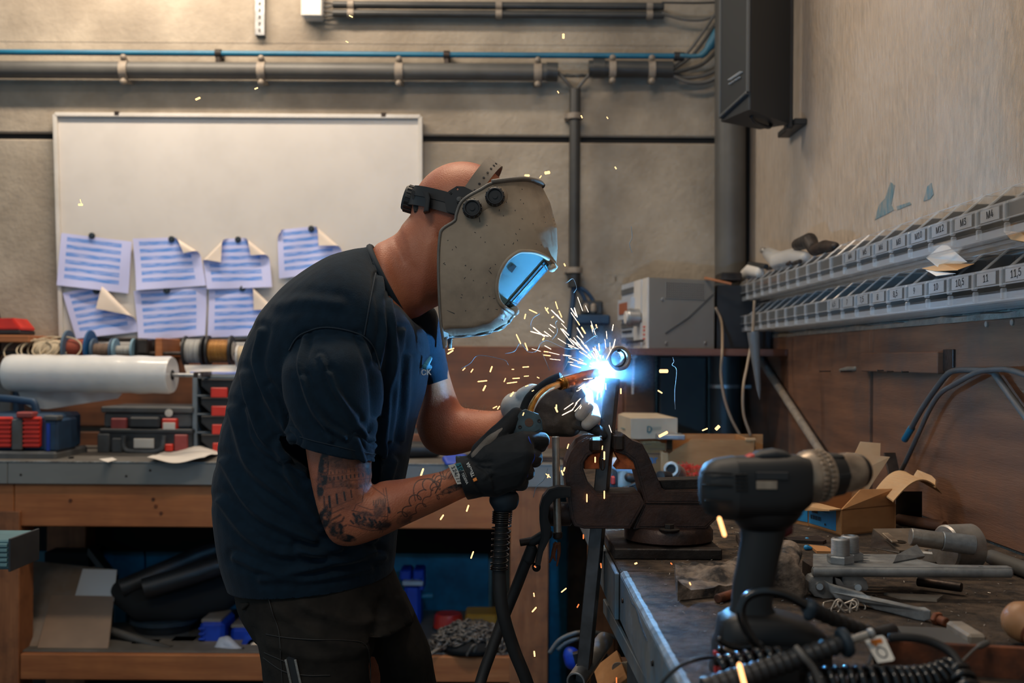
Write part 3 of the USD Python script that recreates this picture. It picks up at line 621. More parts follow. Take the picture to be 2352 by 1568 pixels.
def paper_material():
    n = {'uv': ('uvmap', dict(attribute='st')), 's': ('separate_xyz', {}), 'g': ('geometry', {}),
         'rw': ('math', dict(math_type='multiply', value2=7.0)), 'fr': ('math', dict(math_type='fraction')), 'row': ('math', dict(math_type='less_than', value2=.55)),
         'mx0': ('math', dict(math_type='greater_than', value2=.09)), 'mx1': ('math', dict(math_type='less_than', value2=.86)), 'my0': ('math', dict(math_type='greater_than', value2=.14)), 'my1': ('math', dict(math_type='less_than', value2=.97)),
         'a': ('math', dict(math_type='multiply')), 'b': ('math', dict(math_type='multiply')), 'c': ('math', dict(math_type='multiply')), 'd': ('math', dict(math_type='multiply')),
         'sc': ('vector_math', dict(math_type='multiply', vector2=(5, 26, 1))), 'nz': ('noise_texture', dict(scale=1.0, detail=2)), 'mr': ('map_range', dict(from_min=.3, from_max=.62, to_min=.35, to_max=1.0, clamp=True)), 'e': ('math', dict(math_type='multiply')),
         'mc': ('mix_color', dict(a=K(196, 198, 236), b=K(92, 142, 216))), 'bk': ('mix_color', dict(b=K(222, 206, 190))),
         'p': ('principled_bsdf', dict(roughness=.75, specular_ior_level=.2))}
    l = [('uv.UV', 's.vector'), ('s.y', 'rw.value1'), ('rw.value', 'fr.value1'), ('fr.value', 'row.value1'), ('s.x', 'mx0.value1'), ('s.x', 'mx1.value1'), ('s.y', 'my0.value1'), ('s.y', 'my1.value1'),
         ('mx0.value', 'a.value1'), ('mx1.value', 'a.value2'), ('my0.value', 'b.value1'), ('my1.value', 'b.value2'), ('a.value', 'c.value1'), ('b.value', 'c.value2'), ('c.value', 'd.value1'), ('row.value', 'd.value2'),
         ('uv.UV', 'sc.vector1'), ('sc.vector', 'nz.vector'), ('nz.fac', 'mr.value'), ('d.value', 'e.value1'), ('mr.result', 'e.value2'), ('e.value', 'mc.fac'), ('mc.result', 'bk.a'), ('g.backfacing', 'bk.fac'), ('bk.result', 'p.base_color')]
    return usdkit.material(stage, '/World/Looks/printed_sheet', n, l, surface='p.BSDF')
L['sheet_print'] = paper_material()
def sheet(corners, folds, y, flip=0.0, nx=30, ny=22):
    """A sheet of paper: bilinear in the photograph's four corners; folds = (corner, reach along s, reach along t) turned over towards the room."""
    tl, tr, br, bl = [P(*c, y) for c in corners]
    S, T = np.meshgrid(np.linspace(0, 1, nx), np.linspace(0, 1, ny)); S, T = S.ravel(), T.ravel()
    def at(s, t): return ((1 - s) * (1 - t))[:, None] * tl + (s * (1 - t))[:, None] * tr + (s * t)[:, None] * br + ((1 - s) * t)[:, None] * bl
    q = at(S, T)
    lift = .004 + .010 * (T ** 2) * (1 + .6 * np.sin(S * 5 + flip)) + .003 * np.sin(S * 7 + T * 4 + flip)
    for corner, a, b in folds:
        s0, s1 = (np.array([1 - a]), np.array([1.0])) if corner == 'tr' else (np.array([a]), np.array([0.0]))
        p0, p1 = at(s0, np.array([0.0]))[0], at(s1, np.array([b]))[0]
        d = p1 - p0; d /= np.linalg.norm(d); n = np.array([-d[2], 0, d[0]]); n = n if n[2] > 0 else -n
        sd = (q - p0) @ n; m = sd > 0
        R = .012; ang = np.minimum(sd / R, PI * .86)
        x_ = np.where(sd < R * PI * .86, R * np.sin(ang), R * math.sin(PI * .86) - (sd - R * PI * .86) * .985)
        z_ = np.where(sd < R * PI * .86, R * (1 - np.cos(ang)), R * (1 - math.cos(PI * .86)) + (sd - R * PI * .86) * .03)
        q = np.where(m[:, None], q - n * sd[:, None] + n * x_[:, None], q); lift = np.where(m, lift + z_, lift)
    q[:, 1] -= lift
    f = []
    for j in range(ny - 1):
        for i in range(nx - 1):
            a = j * nx + i; f += [[a, a + nx, a + 1], [a + 1, a + nx, a + nx + 1]]
    return (q, np.array(f)), np.stack([S, 1 - T], 1)
sheets = [
    ([(142, 535), (304, 555), (296, 674), (133, 655)], [], (211, 541), 'flat printed sheet, leftmost in the upper row on the whiteboard'),
    ([(306, 548), (452, 543), (476, 656), (316, 667)], [('tr', .42, .42)], (394, 549), 'printed sheet second from left in the upper row with its right corner curled down'),
    ([(458, 550), (614, 545), (628, 660), (478, 664)], [('tl', .46, .52), ('tr', .38, .48)], (547, 550), 'printed sheet third in the upper row with both top corners curled down'),
    ([(637, 528), (778, 515), (792, 622), (642, 640)], [('tl', .14, .30), ('tr', .44, .62)], (715, 525), 'printed sheet at the right end of the upper row partly behind the bent back'),
    ([(145, 673), (298, 640), (318, 762), (178, 778)], [('tr', .46, .86)], (221, 668), 'tilted printed sheet leftmost in the lower row with a large curled flap'),
    ([(308, 668), (475, 659), (474, 770), (321, 783)], [], (383, 667), 'flat printed sheet in the middle of the lower row'),
    ([(480, 661), (640, 656), (640, 768), (479, 775)], [('tr', .44, .62)], (557, 662), 'printed sheet at the right of the lower row with its top corner curled down')]
for i, (c, fo, mg, lab) in enumerate(sheets):
    yq = yb_ - (.010 if i < 4 else .006)
    m, uv = sheet(c, fo, yq, i * 1.7)
    solo('printed_sheet', m, L['sheet_print'], lab, 'paper', True, 'printed sheets on the whiteboard', uv=uv)
    q = P(*mg, yq - .006)
    solo('magnet', lathe([(.0085, 0), (.012, .003), (.012, .009), (.009, .013), (.004, .0135)], q + [0, .006, 0], (0, -1, 0), 18), L['torch_black'], 'round dark magnet holding the ' + lab.split(' with')[0].split(' partly')[0].replace(', leftmost in', ' leftmost in'), 'magnet', 40, 'magnets on the whiteboard')

# ================================================================== the back bench
yf = 3.54
zap = P(600, 1114, yf)[2]; zab = P(600, 1213, yf)[2]
xr = P(1297, 1090, yf)[0]
bn = thing('back_bench', 'long pine workbench with grey edged top along the back wall', 'workbench', (-1.2, 3.9, 0))
part(bn, 'bench_top', box(-2.9, xr, yf + .004, YW - .05, ZB - .045, ZB, .002), L['bench_top'])
part(bn, 'edge_strip', box(P(19, 1090, yf)[0], xr, yf - .004, yf + .004, zap, ZB + .001, .0015), L['bench_edge'])
part(bn, 'edge_strip', box(-2.9, P(18, 1090, yf)[0], yf - .004, yf + .004, zap, ZB + .001, .0015), L['bench_edge'])
part(bn, 'edge_trim', box(-2.9, xr, yf - .006, yf + .001, ZB - .004, ZB + .0015, .001), L['bright_edge'])
part(bn, 'apron_board', box(P(29, 1150, yf)[0], P(1255, 1150, yf)[0], yf + .012, yf + .05, zab, zap, .003), L['pine'])
part(bn, 'apron_board', box(-2.9, P(28, 1150, yf)[0], yf + .012, yf + .05, zab, zap, .003), L['pine'])
for u0, u1 in ((-60, 44), (1172, 1260)):
    part(bn, 'bench_leg', box(P(u0, 1300, yf)[0], P(u1, 1300, yf)[0], yf + .002, yf + .11, 0, zap if u0 > 0 else zab + .05, .003), L['pine_post'])
    part(bn, 'bench_leg', box(P(u0, 1300, yf)[0], P(u1, 1300, yf)[0], 4.1, 4.2, 0, zap, .003), L['pine_post'])
zsf = P(300, 1500, yf)[2]
part(bn, 'lower_shelf', box(P(20, 1500, yf)[0], P(1230, 1500, yf)[0], yf + .03, 4.18, zsf - .02, zsf, .002), L['bench_top'])
part(bn, 'shelf_rail', box(P(44, 1500, yf)[0], P(1172, 1500, yf)[0], yf + .006, yf + .045, P(300, 1563, yf)[2], zsf - .006, .003), L['pine'])
for u, v in ((162, 1149), (352, 1146), (358, 1162), (370, 1178)):
    q = P(u, v, yf + .011); part(bn, 'knot', lathe([(.006, 0), (.006, .0012), (.001, .0015)], q, (0, -1, 0), 10), L['rust'])
for u, v in ((48, 1090), (290, 1093), (345, 1080)):
    q = P(u, v, yf - .004); part(bn, 'nail_head', lathe([(.004, 0), (.004, .001), (.001, .0012)], q, (0, -1, 0), 10), L['steel_dark'])
bp = thing('teal_back_panel', 'teal painted panel closing the back of the bench above its lower shelf', 'panel', P(600, 1500, 4.2))
zt0 = P(600, 1268, 4.2)[2]
for u0, u1 in ((-60, 330), (334, 760), (764, 1122)):
    part(bp, 'panel', box(P(u0, 1400, 4.2)[0], P(u1, 1400, 4.2)[0], 4.2, 4.225, .15, zt0, .002), L['teal_paint'])
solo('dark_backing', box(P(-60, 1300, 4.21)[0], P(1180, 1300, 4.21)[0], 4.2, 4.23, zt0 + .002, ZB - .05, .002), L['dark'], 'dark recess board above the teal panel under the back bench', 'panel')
solo('teal_cabinet', box(P(1262, 1300, 4.0)[0], P(1322, 1300, 4.0)[0], 4.0, 4.2, 0, P(1290, 1190, 4.0)[2] + .12, .004), L['teal_paint'], 'narrow teal cabinet side between the bench leg and the steel bar', 'cabinet')
solo('brown_board', box(P(1324, 1300, 4.1)[0], P(1420, 1300, 4.1)[0], 4.08, 4.14, 0, .82, .003), L['ply'], 'dark brown board in the gap under the right bench beside the teal cabinet', 'board')

# ---- on the back bench
ZMIN[0] = ZB + .0003
def yb_at(v): return (ZC - ZB) * FP / (v - CV)
cs = thing('tool_case', 'flat dark grey tool case with a large front handle, lower of the stacked pair', 'tool case', P(333, 1041, 3.92))
y0 = 3.90
part(cs, 'case_body', pbox(224, 990, 440, 1041, y0, 4.16, .008), L['case_dark'])
part(cs, 'case_lid', pbox(228, 984, 442, 996, y0 - .004, 4.16, .005), L['case_dark'])
part(cs, 'grey_corner', pbox(223, 996, 250, 1040, y0 - .012, y0 + .02, .004), L['case'])
part(cs, 'grey_corner', pbox(256, 1006, 279, 1040, y0 - .012, y0 + .02, .004), L['case'])
part(cs, 'carry_handle', tube(smooth_path([P(u, v, y0 - .03) for u, v in ((284, 1000), (284, 1022), (292, 1034), (320, 1037), (350, 1037), (368, 1032), (374, 1018), (376, 1000))], 5), .0085, 10), L['case'], True)
part(cs, 'label_card', pbox(307, 1007, 353, 1029, y0 - .006, y0, .001), L['tag_white'])
part(cs, 'red_latch', pbox(378, 1020, 396, 1036, y0 - .016, y0 + .01, .003), L['red'])
part(cs, 'red_latch', pbox(400, 998, 430, 1036, y0 - .012, y0 + .01, .003), L['red_faded'])
c2 = thing('tool_case', 'dusty grey tool case with two faded red latches, upper of the stacked pair', 'tool case', P(336, 987, 3.93))
y0 = 3.92
part(c2, 'case_body', pbox(238, 946, 438, 983.5, y0, 4.16, .008), L['case'])
part(c2, 'case_lid', pbox(231, 933, 442, 949, y0 - .012, 4.16, .005), L['case'])
part(c2, 'latch', pbox(254, 960, 290, 986, y0 - .02, y0 + .01, .004), L['red_faded'])
part(c2, 'latch', pbox(371, 961, 406, 989, y0 - .02, y0 + .01, .004), L['red'])
part(c2, 'sticker', pbox(374, 970, 402, 986, y0 - .022, y0 - .018, .001), L['tag_white'])
part(c2, 'round_sticker', lathe([(.014, 0), (.014, .002), (.001, .003)], P(388, 948, y0 - .012), (0, -1, 0), 18), L['tag_white'])
part(c2, 'carry_handle', pbox(296, 957, 366, 983, y0 - .024, y0 + .005, .008), L['case_dark'])

dc = thing('drawer_cabinet', 'small grey open bin cabinet with black drawers and red label holders', 'drawer cabinet', P(490, 1042, 3.9))
y0 = 3.93
part(dc, 'cabinet_body', cat(pbox(442, 861, 452, 1041, y0, 4.15), pbox(452, 861, 640, 870, y0, 4.15), pbox(452, 1033, 640, 1041, y0, 4.15), pbox(442, 861, 640, 1041, 4.13, 4.15)), L['drawer_grey'])
for k in range(4):
    v = 872 + 42.3 * k
    d = part(dc, 'drawer', cat(prism([(462, v), (592, v), (592, v + 34), (484, v + 34), (462, v + 14)], y0 - .03, y0 + .12, .004), pbox(462, v - 2, 594, v + 3, y0 - .04, y0 - .02)), L['black'])
    part(dc, 'shelf_plate', pbox(452, v + 35, 592, v + 39, y0, 4.1, .001), L['drawer_grey'])
    part(d, 'label_holder', pbox(484 + k * 1.5, v + 18, 522 + k * 1.5, v + 41, y0 - .04, y0 - .030, .002), L['red'])
# battery charger at the left edge
ch = thing('battery_charger', 'blue power unit with red ribbed faces at the left end of the back bench', 'charger', P(60, 1058, 3.66))
y0 = 3.62
part(ch, 'base_tray', pbox(-60, 1036, 128, 1060, y0, 3.9, .01), L['case'])
part(ch, 'housing', pbox(-55, 950, 126, 1038, y0 + .03, 3.88, .012), L['navy_tool'])
part(ch, 'side_block', pbox(98, 962, 132, 1038, y0 + .01, 3.8, .008), L['navy_tool'])
part(ch, 'side_stripe', pbox(106, 972, 114, 1036, y0 + .006, y0 + .02, .002), L['blue_tool'])
for u0, u1 in ((-40, 26), (52, 92)):
    rp = part(ch, 'red_face', pbox(u0, 957, u1, 1028, y0 + .015, y0 + .04, .006), L['red'])
    for k in range(7): part(rp, 'rib', cyl(P(u0 + 1, 962 + k * 10.2, y0 + .014), P(u1 - 1, 962 + k * 10.2, y0 + .014), .005, 8), L['red'], 40)
part(ch, 'strap', pbox(26, 962, 50, 1034, y0 + .008, y0 + .04, .004), L['case'])
part(ch, 'clip', pbox(36, 946, 74, 960, y0 + .0, y0 + .05, .005), L['red_faded'])
part(ch, 'clip', pbox(100, 954, 132, 966, y0 + .0, y0 + .05, .005), L['case'])
part(ch, 'carry_handle', tube(smooth_path([P(u, v, 3.72) for u, v in ((-60, 950), (-50, 916), (0, 914), (64, 921), (78, 926), (84, 945), (90, 962))], 6), .013, 10, sx=.7), L['navy_tool'], True)
for v in range(4): pass
stp = thing('parts_stand', 'grey cluttered fitting stand behind the blue power unit at the left edge', 'stand', P(10, 940, 4.0))
part(stp, 'stand_plate', pbox(-40, 855, 24, 950, 4.0, 4.04, .004), L['case'])
part(stp, 'stand_arm', pbox(10, 880, 40, 1036, 4.02, 4.08, .004), L['navy_tool'])
part(stp, 'stand_foot', box(P(-40, 1000, 4.02)[0], P(60, 1000, 4.02)[0], 4.0, 4.12, ZB, ZB + .02), L['case_dark'])
part(stp, 'stand_post', box(P(0, 1000, 4.02)[0], P(24, 1000, 4.02)[0], 4.03, 4.07, ZB + .01, P(0, 940, 4.0)[2]), L['case_dark'])
# papers and scraps
def flat_paper(pts, z, nm, m, lab, lift=.006):
    w = [on_z(u, v, ZB) for u, v in pts]; poly = Polygon([q[:2] for q in w])
    g = trimesh.creation.extrude_polygon(poly, .0006, engine='earcut')
    g = trimesh.Trimesh(*trimesh.remesh.subdivide_to_size(g.vertices, g.faces, .02))
    v = np.array(g.vertices); c = poly.centroid
    v[:, 2] += ZB + .0012 + lift * (.5 + .5 * np.sin((v[:, 0] - c.x) * 30 + (v[:, 1] - c.y) * 11)) * np.clip(np.hypot(v[:, 0] - c.x, v[:, 1] - c.y) * 12, 0, 1.6)
    return solo(nm, (v, np.array(g.faces)), m, lab, 'paper', True)
flat_paper([(338, 1064), (378, 1038), (492, 1034), (503, 1046), (470, 1064)], 0, 'loose_sheet', L['paper'], 'curled white sheet lying on the back bench by the drawer cabinet', .012)
flat_paper([(227, 1055), (248, 1064), (269, 1057), (258, 1053)], 0, 'paper_scrap', L['paper'], 'small torn white scrap lying on the back bench top', .004)
dm = thing('drawer_papers', 'folded blue and white papers lying on the drawer cabinet', 'papers', P(490, 860, 3.95))
part(dm, 'sheet', (lambda m: m)(sheet([(424, 838), (560, 838), (580, 862), (430, 856)], [], 3.96)[0]), L['paper'], True)
part(dm, 'sheet', pbox(436, 853, 600, 860, 3.94, 4.1, .001), mat('lavender_paper', K(176, 180, 226), .7, c2=K(120, 150, 222), sc=12))
# debris
for i, (u, v, r, m, lab) in enumerate(((143, 1028, .018, 'case', 'grey knob fitting on the bench right of the blue power unit'), (167, 1022, .011, 'navy_tool', 'small blue scrap part on the back bench near the wall'), (160, 1045, .007, 'black', 'tiny black nut on the bench before the blue scrap part'))):
    q = on_z(u, v + 8, ZB); solo('scrap_part', hull((q + [0, 0, r * .6], r * .6), (q + [r, .01, r * .5], r * .5), (q + [-r * .6, .012, r * .45], r * .45)), L[m], lab, 'scrap', 30)
# tools lying behind the bent torso, on the back bench
hp = thing('angle_grinder', 'small red and black power tool lying on the back bench beyond the arms', 'power tool', on_z(960, 1052, ZB))
q = on_z(958, 1052, ZB)
part(hp, 'tool_body', hull((q + [-.04, 0, .03], .03), (q + [.06, .02, .028], .026)), L['black'], 40)
part(hp, 'tool_head', hull((q + [-.06, 0, .035], .034), (q + [-.04, 0, .032], .03)), L['red_faded'], 40)
part(hp, 'tool_cord', tube(smooth_path([q + [.08, .02, .02], q + [.14, 0, .008], q + [.2, .03, .008], q + [.26, 0, .006]], 6), .006, 8), L['black'], True)
solo('blue_pouch', hull((P(1024, 1054, 3.55), .012), (P(1064, 1052, 3.55), .014), (P(1030, 1066, 3.52), .01), (P(1062, 1066, 3.52), .01)), L['blue_tool'], 'flat blue bag lying on the bench edge beyond the near glove', 'bag', 40)
for u, v in ((1240, 1052), (1262, 1046)):
    q = on_z(u, v + 8, ZB); solo('steel_strip', box(q[0] - .04, q[0] + .05, q[1] - .01, q[1] + .01, ZB, ZB + .008), L['steel_dark'], 'small dark steel strip on the back bench ' + ('nearer its front edge' if v > 1050 else 'set further back behind its twin'), 'steel strip')

# ---- white roll and spools above the bench
ZMIN[0] = None
rl = thing('film_roll', 'big white plastic film roll on a horizontal rod above the back bench', 'film roll', P(210, 900, 3.82))
ra, rb_ = P(17, 856, 3.82), P(396, 861, 3.78)
R = 43 * 3.8 / FP
prof = [(.02, 0), (R - .012, 0), (R - .004, .005), (R, .02)] + [(R + .0015 * math.sin(k * 1.9), .03 + k * .026) for k in range(int((np.linalg.norm(rb_ - ra) - .05) / .026))] + [(R, np.linalg.norm(rb_ - ra) - .01), (R - .004, np.linalg.norm(rb_ - ra)), (.018, np.linalg.norm(rb_ - ra)), (.017, np.linalg.norm(rb_ - ra) - .01)]
part(rl, 'film', lathe(prof, ra, rb_ - ra, 48), L['poly_wrap'], 40)
dr = (rb_ - ra) / np.linalg.norm(rb_ - ra)
part(rl, 'core', ring_mesh(rb_ - dr * .02, dr, .018, .011, .022), L['black'], 40)
part(rl, 'rod', cyl(ra - dr * .25, rb_ + dr * .10, .0075, 12), L['alu'], 40)
for s, b in ((ra - dr * .2, 0), (rb_ + dr * .085, 0)):
    part(rl, 'rod_bracket', box(s[0] - .008, s[0] + .008, s[1] - .01, YW - .03, s[2] - .0075, s[2] + .012), L['steel_dark'])
fl = [(40, 893), (290, 903), (275, 914), (120, 938), (75, 936), (58, 925)]
w = [P(u, v, 3.86 + .02 * (i % 2)) for i, (u, v) in enumerate(fl)]
g = trimesh.creation.extrude_polygon(Polygon([(q[0], q[2]) for q in w]), .001, engine='earcut')
g = trimesh.Trimesh(*trimesh.remesh.subdivide_to_size(g.vertices, g.faces, .03)); v = np.array(g.vertices)
part(rl, 'hanging_film', (np.stack([v[:, 0], 3.85 + v[:, 2] + .012 * np.sin(v[:, 0] * 40 + v[:, 1] * 25), v[:, 1]], 1), np.array(g.faces)), L['film'], True)
rod = thing('spool_rod', 'long thin steel rod carrying the wire spools along the backboard', 'rod', P(400, 812, 4.0))
part(rod, 'rod', cyl(P(-200, 809, 4.0), P(720, 813, 4.0), .007, 12), L['steel_dark'], 40)
for u in (364, 318, -40): part(rod, 'rod_hook', pbox(u - 8, 776, u + 8, 820, 3.985, YW - .03, .003), L['pine'] if u == 364 else L['steel_dark'])
def spool(u0, u1, v, rf, rw, fm, wm, lab, y=4.0, fm2=None):
    k = y / FP; a, b = P(u0, v, y), P(u1, v, y); Lg = b[0] - a[0]
    t = thing('wire_spool', lab, 'wire spool', (a + b) / 2 - [0, 0, rf * k], 'wire spools on the rod')
    part(t, 'flange', ring_mesh(a - [.004, 0, 0], (1, 0, 0), rf * k, .008, .008, 32), L[fm], 30)
    part(t, 'flange', ring_mesh(b - [.004, 0, 0], (1, 0, 0), rf * k, .008, .008, 32), L[fm2 or fm], 30)
    n = max(5, int(Lg / .0075)); pr = [(.009, .004)]
    for i in range(n):
        z = .004 + (Lg - .008) * (i + .5) / n; h = (Lg - .008) / n / 2; pr += [(rw * k - .0012, z - h * .98), (rw * k, z - h * .5), (rw * k, z + h * .5), (rw * k - .0012, z + h * .98)]
    pr += [(.009, Lg - .004)]
    part(t, 'wire', lathe(pr, a, (1, 0, 0), 28), L[wm], 30)
    return t
spool(157, 208, 800, 42, 22, 'spool_slate', 'wire_red', 'spool of rust red wire between a slate and a blue flange', fm2='spool_blue')
spool(216, 259, 804, 27, 16, 'spool_slate', 'wire_brown', 'small spool of brown wire right of the rust red spool')
spool(266, 308, 804, 27, 11, 'spool_pale', 'wire_grey', 'pale blue spool almost empty of grey wire')
s5 = spool(427, 468, 806, 35, 28, 'black', 'wire_grey', 'black spool full of silver grey wire')
s6 = spool(480, 532, 806, 36, 27, 'black', 'wire_gold', 'black spool full of golden wire beside the silver one')
part(s6, 'spool_label', lathe([(.034, 0), (.034, .001), (.001, .001)], P(537, 806, 4.0), (1, 0, 0), 20), L['tag_white'])
spool(548, 590, 818, 26, 24, 'white', 'rope_cream', 'white spool half hidden behind the bent back', 3.96)
solo('wire_guide', pbox(314, 778, 338, 812, 3.97, 4.03, .004), L['steel_dark'], 'small dark steel wire guide on the rod right of the pale spool', 'guide')
cw = thing('wire_coil', 'loose tangled coil of cream wire left of the spools', 'wire coil', P(95, 815, 3.98))
for k in range(9):
    r0 = .035 + .05 * rng.random(); c = P(60 + 10 * k + rng.uniform(-6, 6), 806 - rng.uniform(0, 8), 3.96 + rng.uniform(-.02, .04))
    a = np.linspace(0, 2 * PI, 33)[:-1]; tl = rng.uniform(-.5, .5)
    part(cw, 'loop', tube(np.stack([c[0] + r0 * np.cos(a), c[1] + .03 * np.sin(a + tl), c[2] + r0 * .6 * np.sin(a)], 1), .0028, 6, closed=True), L['rope_cream'], True)
part(cw, 'wound_core', lathe([(.01, 0), (.038, .004), (.042, .03), (.042, .08), (.036, .095), (.01, .1)], P(82, 806, 4.0), (1, 0, 0), 20), L['rope_cream'], 30)
ls = thing('wall_shelf', 'short wooden wall shelf at the left edge holding the red tool', 'shelf', P(20, 785, 4.0))
part(ls, 'board', pbox(-200, 768, 66, 786, 3.95, YW, .003), L['pine'])
part(ls, 'bracket', prism([(2, 786), (52, 786), (2, 838)], 4.0, 4.03, .003), L['ply'])
rt = thing('red_tool', 'red tool casing with black base on the left wall shelf', 'power tool', P(10, 768, 4.0))
part(rt, 'base', pbox(-60, 757, 46, 768, 3.99, 4.12, .004), L['black'])
part(rt, 'casing', prism([(-60, 732), (28, 730), (46, 752), (46, 757), (-60, 757)], 3.99, 4.12, .006), L['red'])
part(rt, 'post', obox(P(-6, 735, 4.05), P(-14, 700, 4.05), .02, .02), L['black'])

# ---- under the back bench
zs = zsf
ZMIN[0] = zs + .0003
def ys_at(v): return (ZC - zs) * FP / (v - CV)
solo('panel_sheet', (lambda q: q)(trimesh.convex.convex_hull(np.array([P(52, 1285, 3.88), P(270, 1308, 3.86), P(250, 1497, 3.62), P(60, 1497, 3.62), P(52, 1285, 3.89), P(270, 1308, 3.87), P(250, 1497, 3.63), P(60, 1497, 3.63)]))), L['sheet'], 'tall dusty brown sheet leaning under the bench beside the left leg', 'sheet')
solo('panel_sheet', trimesh.convex.convex_hull(np.array([P(118, 1367, 3.76), P(262, 1367, 3.76), P(248, 1499, 3.60), P(86, 1499, 3.60), P(118, 1367, 3.77), P(262, 1367, 3.77), P(248, 1499, 3.61), P(86, 1499, 3.61)])), mat('pale_sheet', K(148, 124, 104), .65, c2=K(128, 108, 92), sc=4), 'shorter pale sheet leaning in front of the tall brown sheet', 'sheet')
solo('plastic_cover', trimesh.convex.convex_hull(np.array([P(190, 1306, 3.80), P(268, 1308, 3.80), P(262, 1380, 3.75), P(240, 1400, 3.74), P(166, 1390, 3.745), P(190, 1306, 3.802), P(268, 1308, 3.802), P(240, 1400, 3.742)])), L['film'], 'clear wrinkled film stuck over the corner of the leaning sheets', 'film')
def pipe_thing(pts, r, m, lab, nm='black_hose', c='hose', n=16):
    return solo(nm, tube(smooth_path(pts, 6), r, n), L[m], lab, c, 40)
pipe_thing([P(278, 1352, 3.75), P(360, 1318, 3.8), P(450, 1278, 3.86), P(560, 1240, 3.92)], .033, 'black', 'upper of two thick black tubes slanting under the bench', 'black_tube', 'tube')
pipe_thing([P(330, 1352, 3.68), P(420, 1325, 3.72), P(520, 1292, 3.78), P(620, 1262, 3.84)], .036, 'black', 'lower of two thick black tubes slanting under the bench', 'black_tube', 'tube')
solo('black_rag', hull((P(285, 1360, 3.8), .05), (P(330, 1385, 3.78), .06), (P(420, 1400, 3.8), .04), (P(510, 1370, 3.85), .05), (P(545, 1345, 3.9), .05)), L['dark'], 'black cloth heaped on the drum under the tubes', 'cloth', 30)
solo('black_box', pbox(102, 1268, 204, 1306, 4.0, 4.15), L['dark'], 'black box standing behind the leaning sheets under the bench', 'box')
solo('dark_bar', obox(P(210, 1264, 4.0), P(262, 1330, 3.86), .03, .03), L['black'], 'short black bar leaning on the teal panel behind the sheets', 'bar')
bk = thing('black_drum', 'black round drum with a wide rim on the shelf under the bench', 'drum', P(378, 1495, 3.85))
c = P(380, 1420, 3.86); rr = 78 * 3.86 / FP
part(bk, 'drum_body', lathe([(rr * .82, 0), (rr * .86, c[2] - zs - .02), (rr * .86, c[2] - zs)], [c[0], c[1], zs], (0, 0, 1), 32), L['black'], 40)
part(bk, 'drum_rim', lathe([(rr * .86, 0), (rr, .006), (rr, .02), (rr * .9, .026), (.01, .026)], [c[0], c[1], c[2] - .012], (0, 0, 1), 32), L['torch_black'], 40)
pipe_thing([P(250, 1446, 3.72), P(320, 1470, 3.68), P(392, 1493, 3.62)], .014, 'pipe_grey', 'thin grey tube lying across the shelf before the drum', 'grey_tube', 'tube')
for i, (u0, v0, u1, v1, y, lab) in enumerate(((262, 1372, 290, 1448, 3.95, 'light blue plate standing behind the sheets on the lower shelf'), (300, 1486, 358, 1500, 3.66, 'flat blue part lying on the shelf before the drum'), (392, 1488, 444, 1500, 3.7, 'flat slate part lying right of the thin grey tube'))):
    solo('blue_part', pbox(u0, v0, u1, v1, y, y + .06, .003), L['teal_paint' if i == 0 else 'blue_tool' if i == 1 else 'navy_tool'], lab, 'part')
mt = thing('blue_motor', 'square blue motor block with dusty top on the lower shelf', 'motor', P(485, 1498, 3.7))
part(mt, 'motor_body', pbox(458, 1428, 514, 1498, 3.7, 3.86, .012), L['blue_tool'])
part(mt, 'dusty_top', pbox(462, 1421, 508, 1432, 3.71, 3.85, .006), L['sheet'])
part(mt, 'cooling_fin', cat(*[pbox(456, v, 470, v + 4, 3.692, 3.72, .001) for v in (1442, 1454, 1466, 1478)]), L['blue_tool'])
m2 = thing('blue_motor', 'blue motor with a round open flange beside the square motor', 'motor', P(570, 1500, 3.68))
part(m2, 'motor_body', pbox(528, 1440, 610, 1500, 3.72, 3.9, .014), L['blue_tool'])
part(m2, 'dusty_top', pbox(530, 1434, 606, 1443, 3.73, 3.88, .006), L['sheet'])
part(m2, 'flange', ring_mesh(P(584, 1484, 3.66), (0, 1, 0), 30 * 3.68 / FP, 17 * 3.68 / FP, .06, 28), L['blue_tool'], 30)
part(m2, 'shaft', cyl(P(584, 1484, 3.655), P(584, 1484, 3.72), .014), L['steel'], 40)
part(m2, 'lug', hull((P(600, 1380, 3.85), .03), (P(570, 1420, 3.82), .03)), L['blue_tool'], 30)
pts = [(P(502, 1492, 3.63), .016), (P(520, 1474, 3.64), .02), (P(538, 1490, 3.62), .018), (P(556, 1497, 3.61), .008), (P(508, 1470, 3.64), .01)]
solo('white_bag', soften(union([hull(pts[0], pts[1], pts[4]), hull(pts[1], pts[2]), hull(pts[2], pts[3]), hull(pts[0], pts[2])]), .008, 4), L['bag'], 'crumpled white plastic bag between the two blue motors', 'bag', True)
cp_ = thing('blue_pump', 'upright blue pump with bolted top and pipe stub under the right end of the bench', 'pump', P(945, 1425, 3.95))
part(cp_, 'pump_body', pbox(928, 1342, 965, 1500, 3.95, 4.08, .012), L['blue_tool'])
part(cp_, 'collar', pbox(924, 1334, 972, 1346, 3.93, 4.09, .006), L['device_light'])
for u in (932, 962): part(cp_, 'top_bolt', pbox(u - 14, 1308, u + 12, 1334, 3.96, 4.06, .006), L['blue_tool'])
part(cp_, 'side_fin', pbox(962, 1328, 974, 1356, 3.95, 4.05, .004), L['blue_tool'])
part(cp_, 'pipe_stub', cyl(P(966, 1368, 4.0), P(995, 1368, 4.0), .012), L['teal_paint'], 40)
jr = thing('red_lid_jar', 'dark jar with a red screw lid beside the chain heap', 'jar', P(1030, 1500, 3.88))
c = P(1030, 1440, 3.88)
part(jr, 'jar_body', lathe([(.05, 0), (.056, .01), (.056, c[2] - zs - .01), (.05, c[2] - zs)], [c[0], c[1], zs], (0, 0, 1), 26), L['case_dark'], 40)
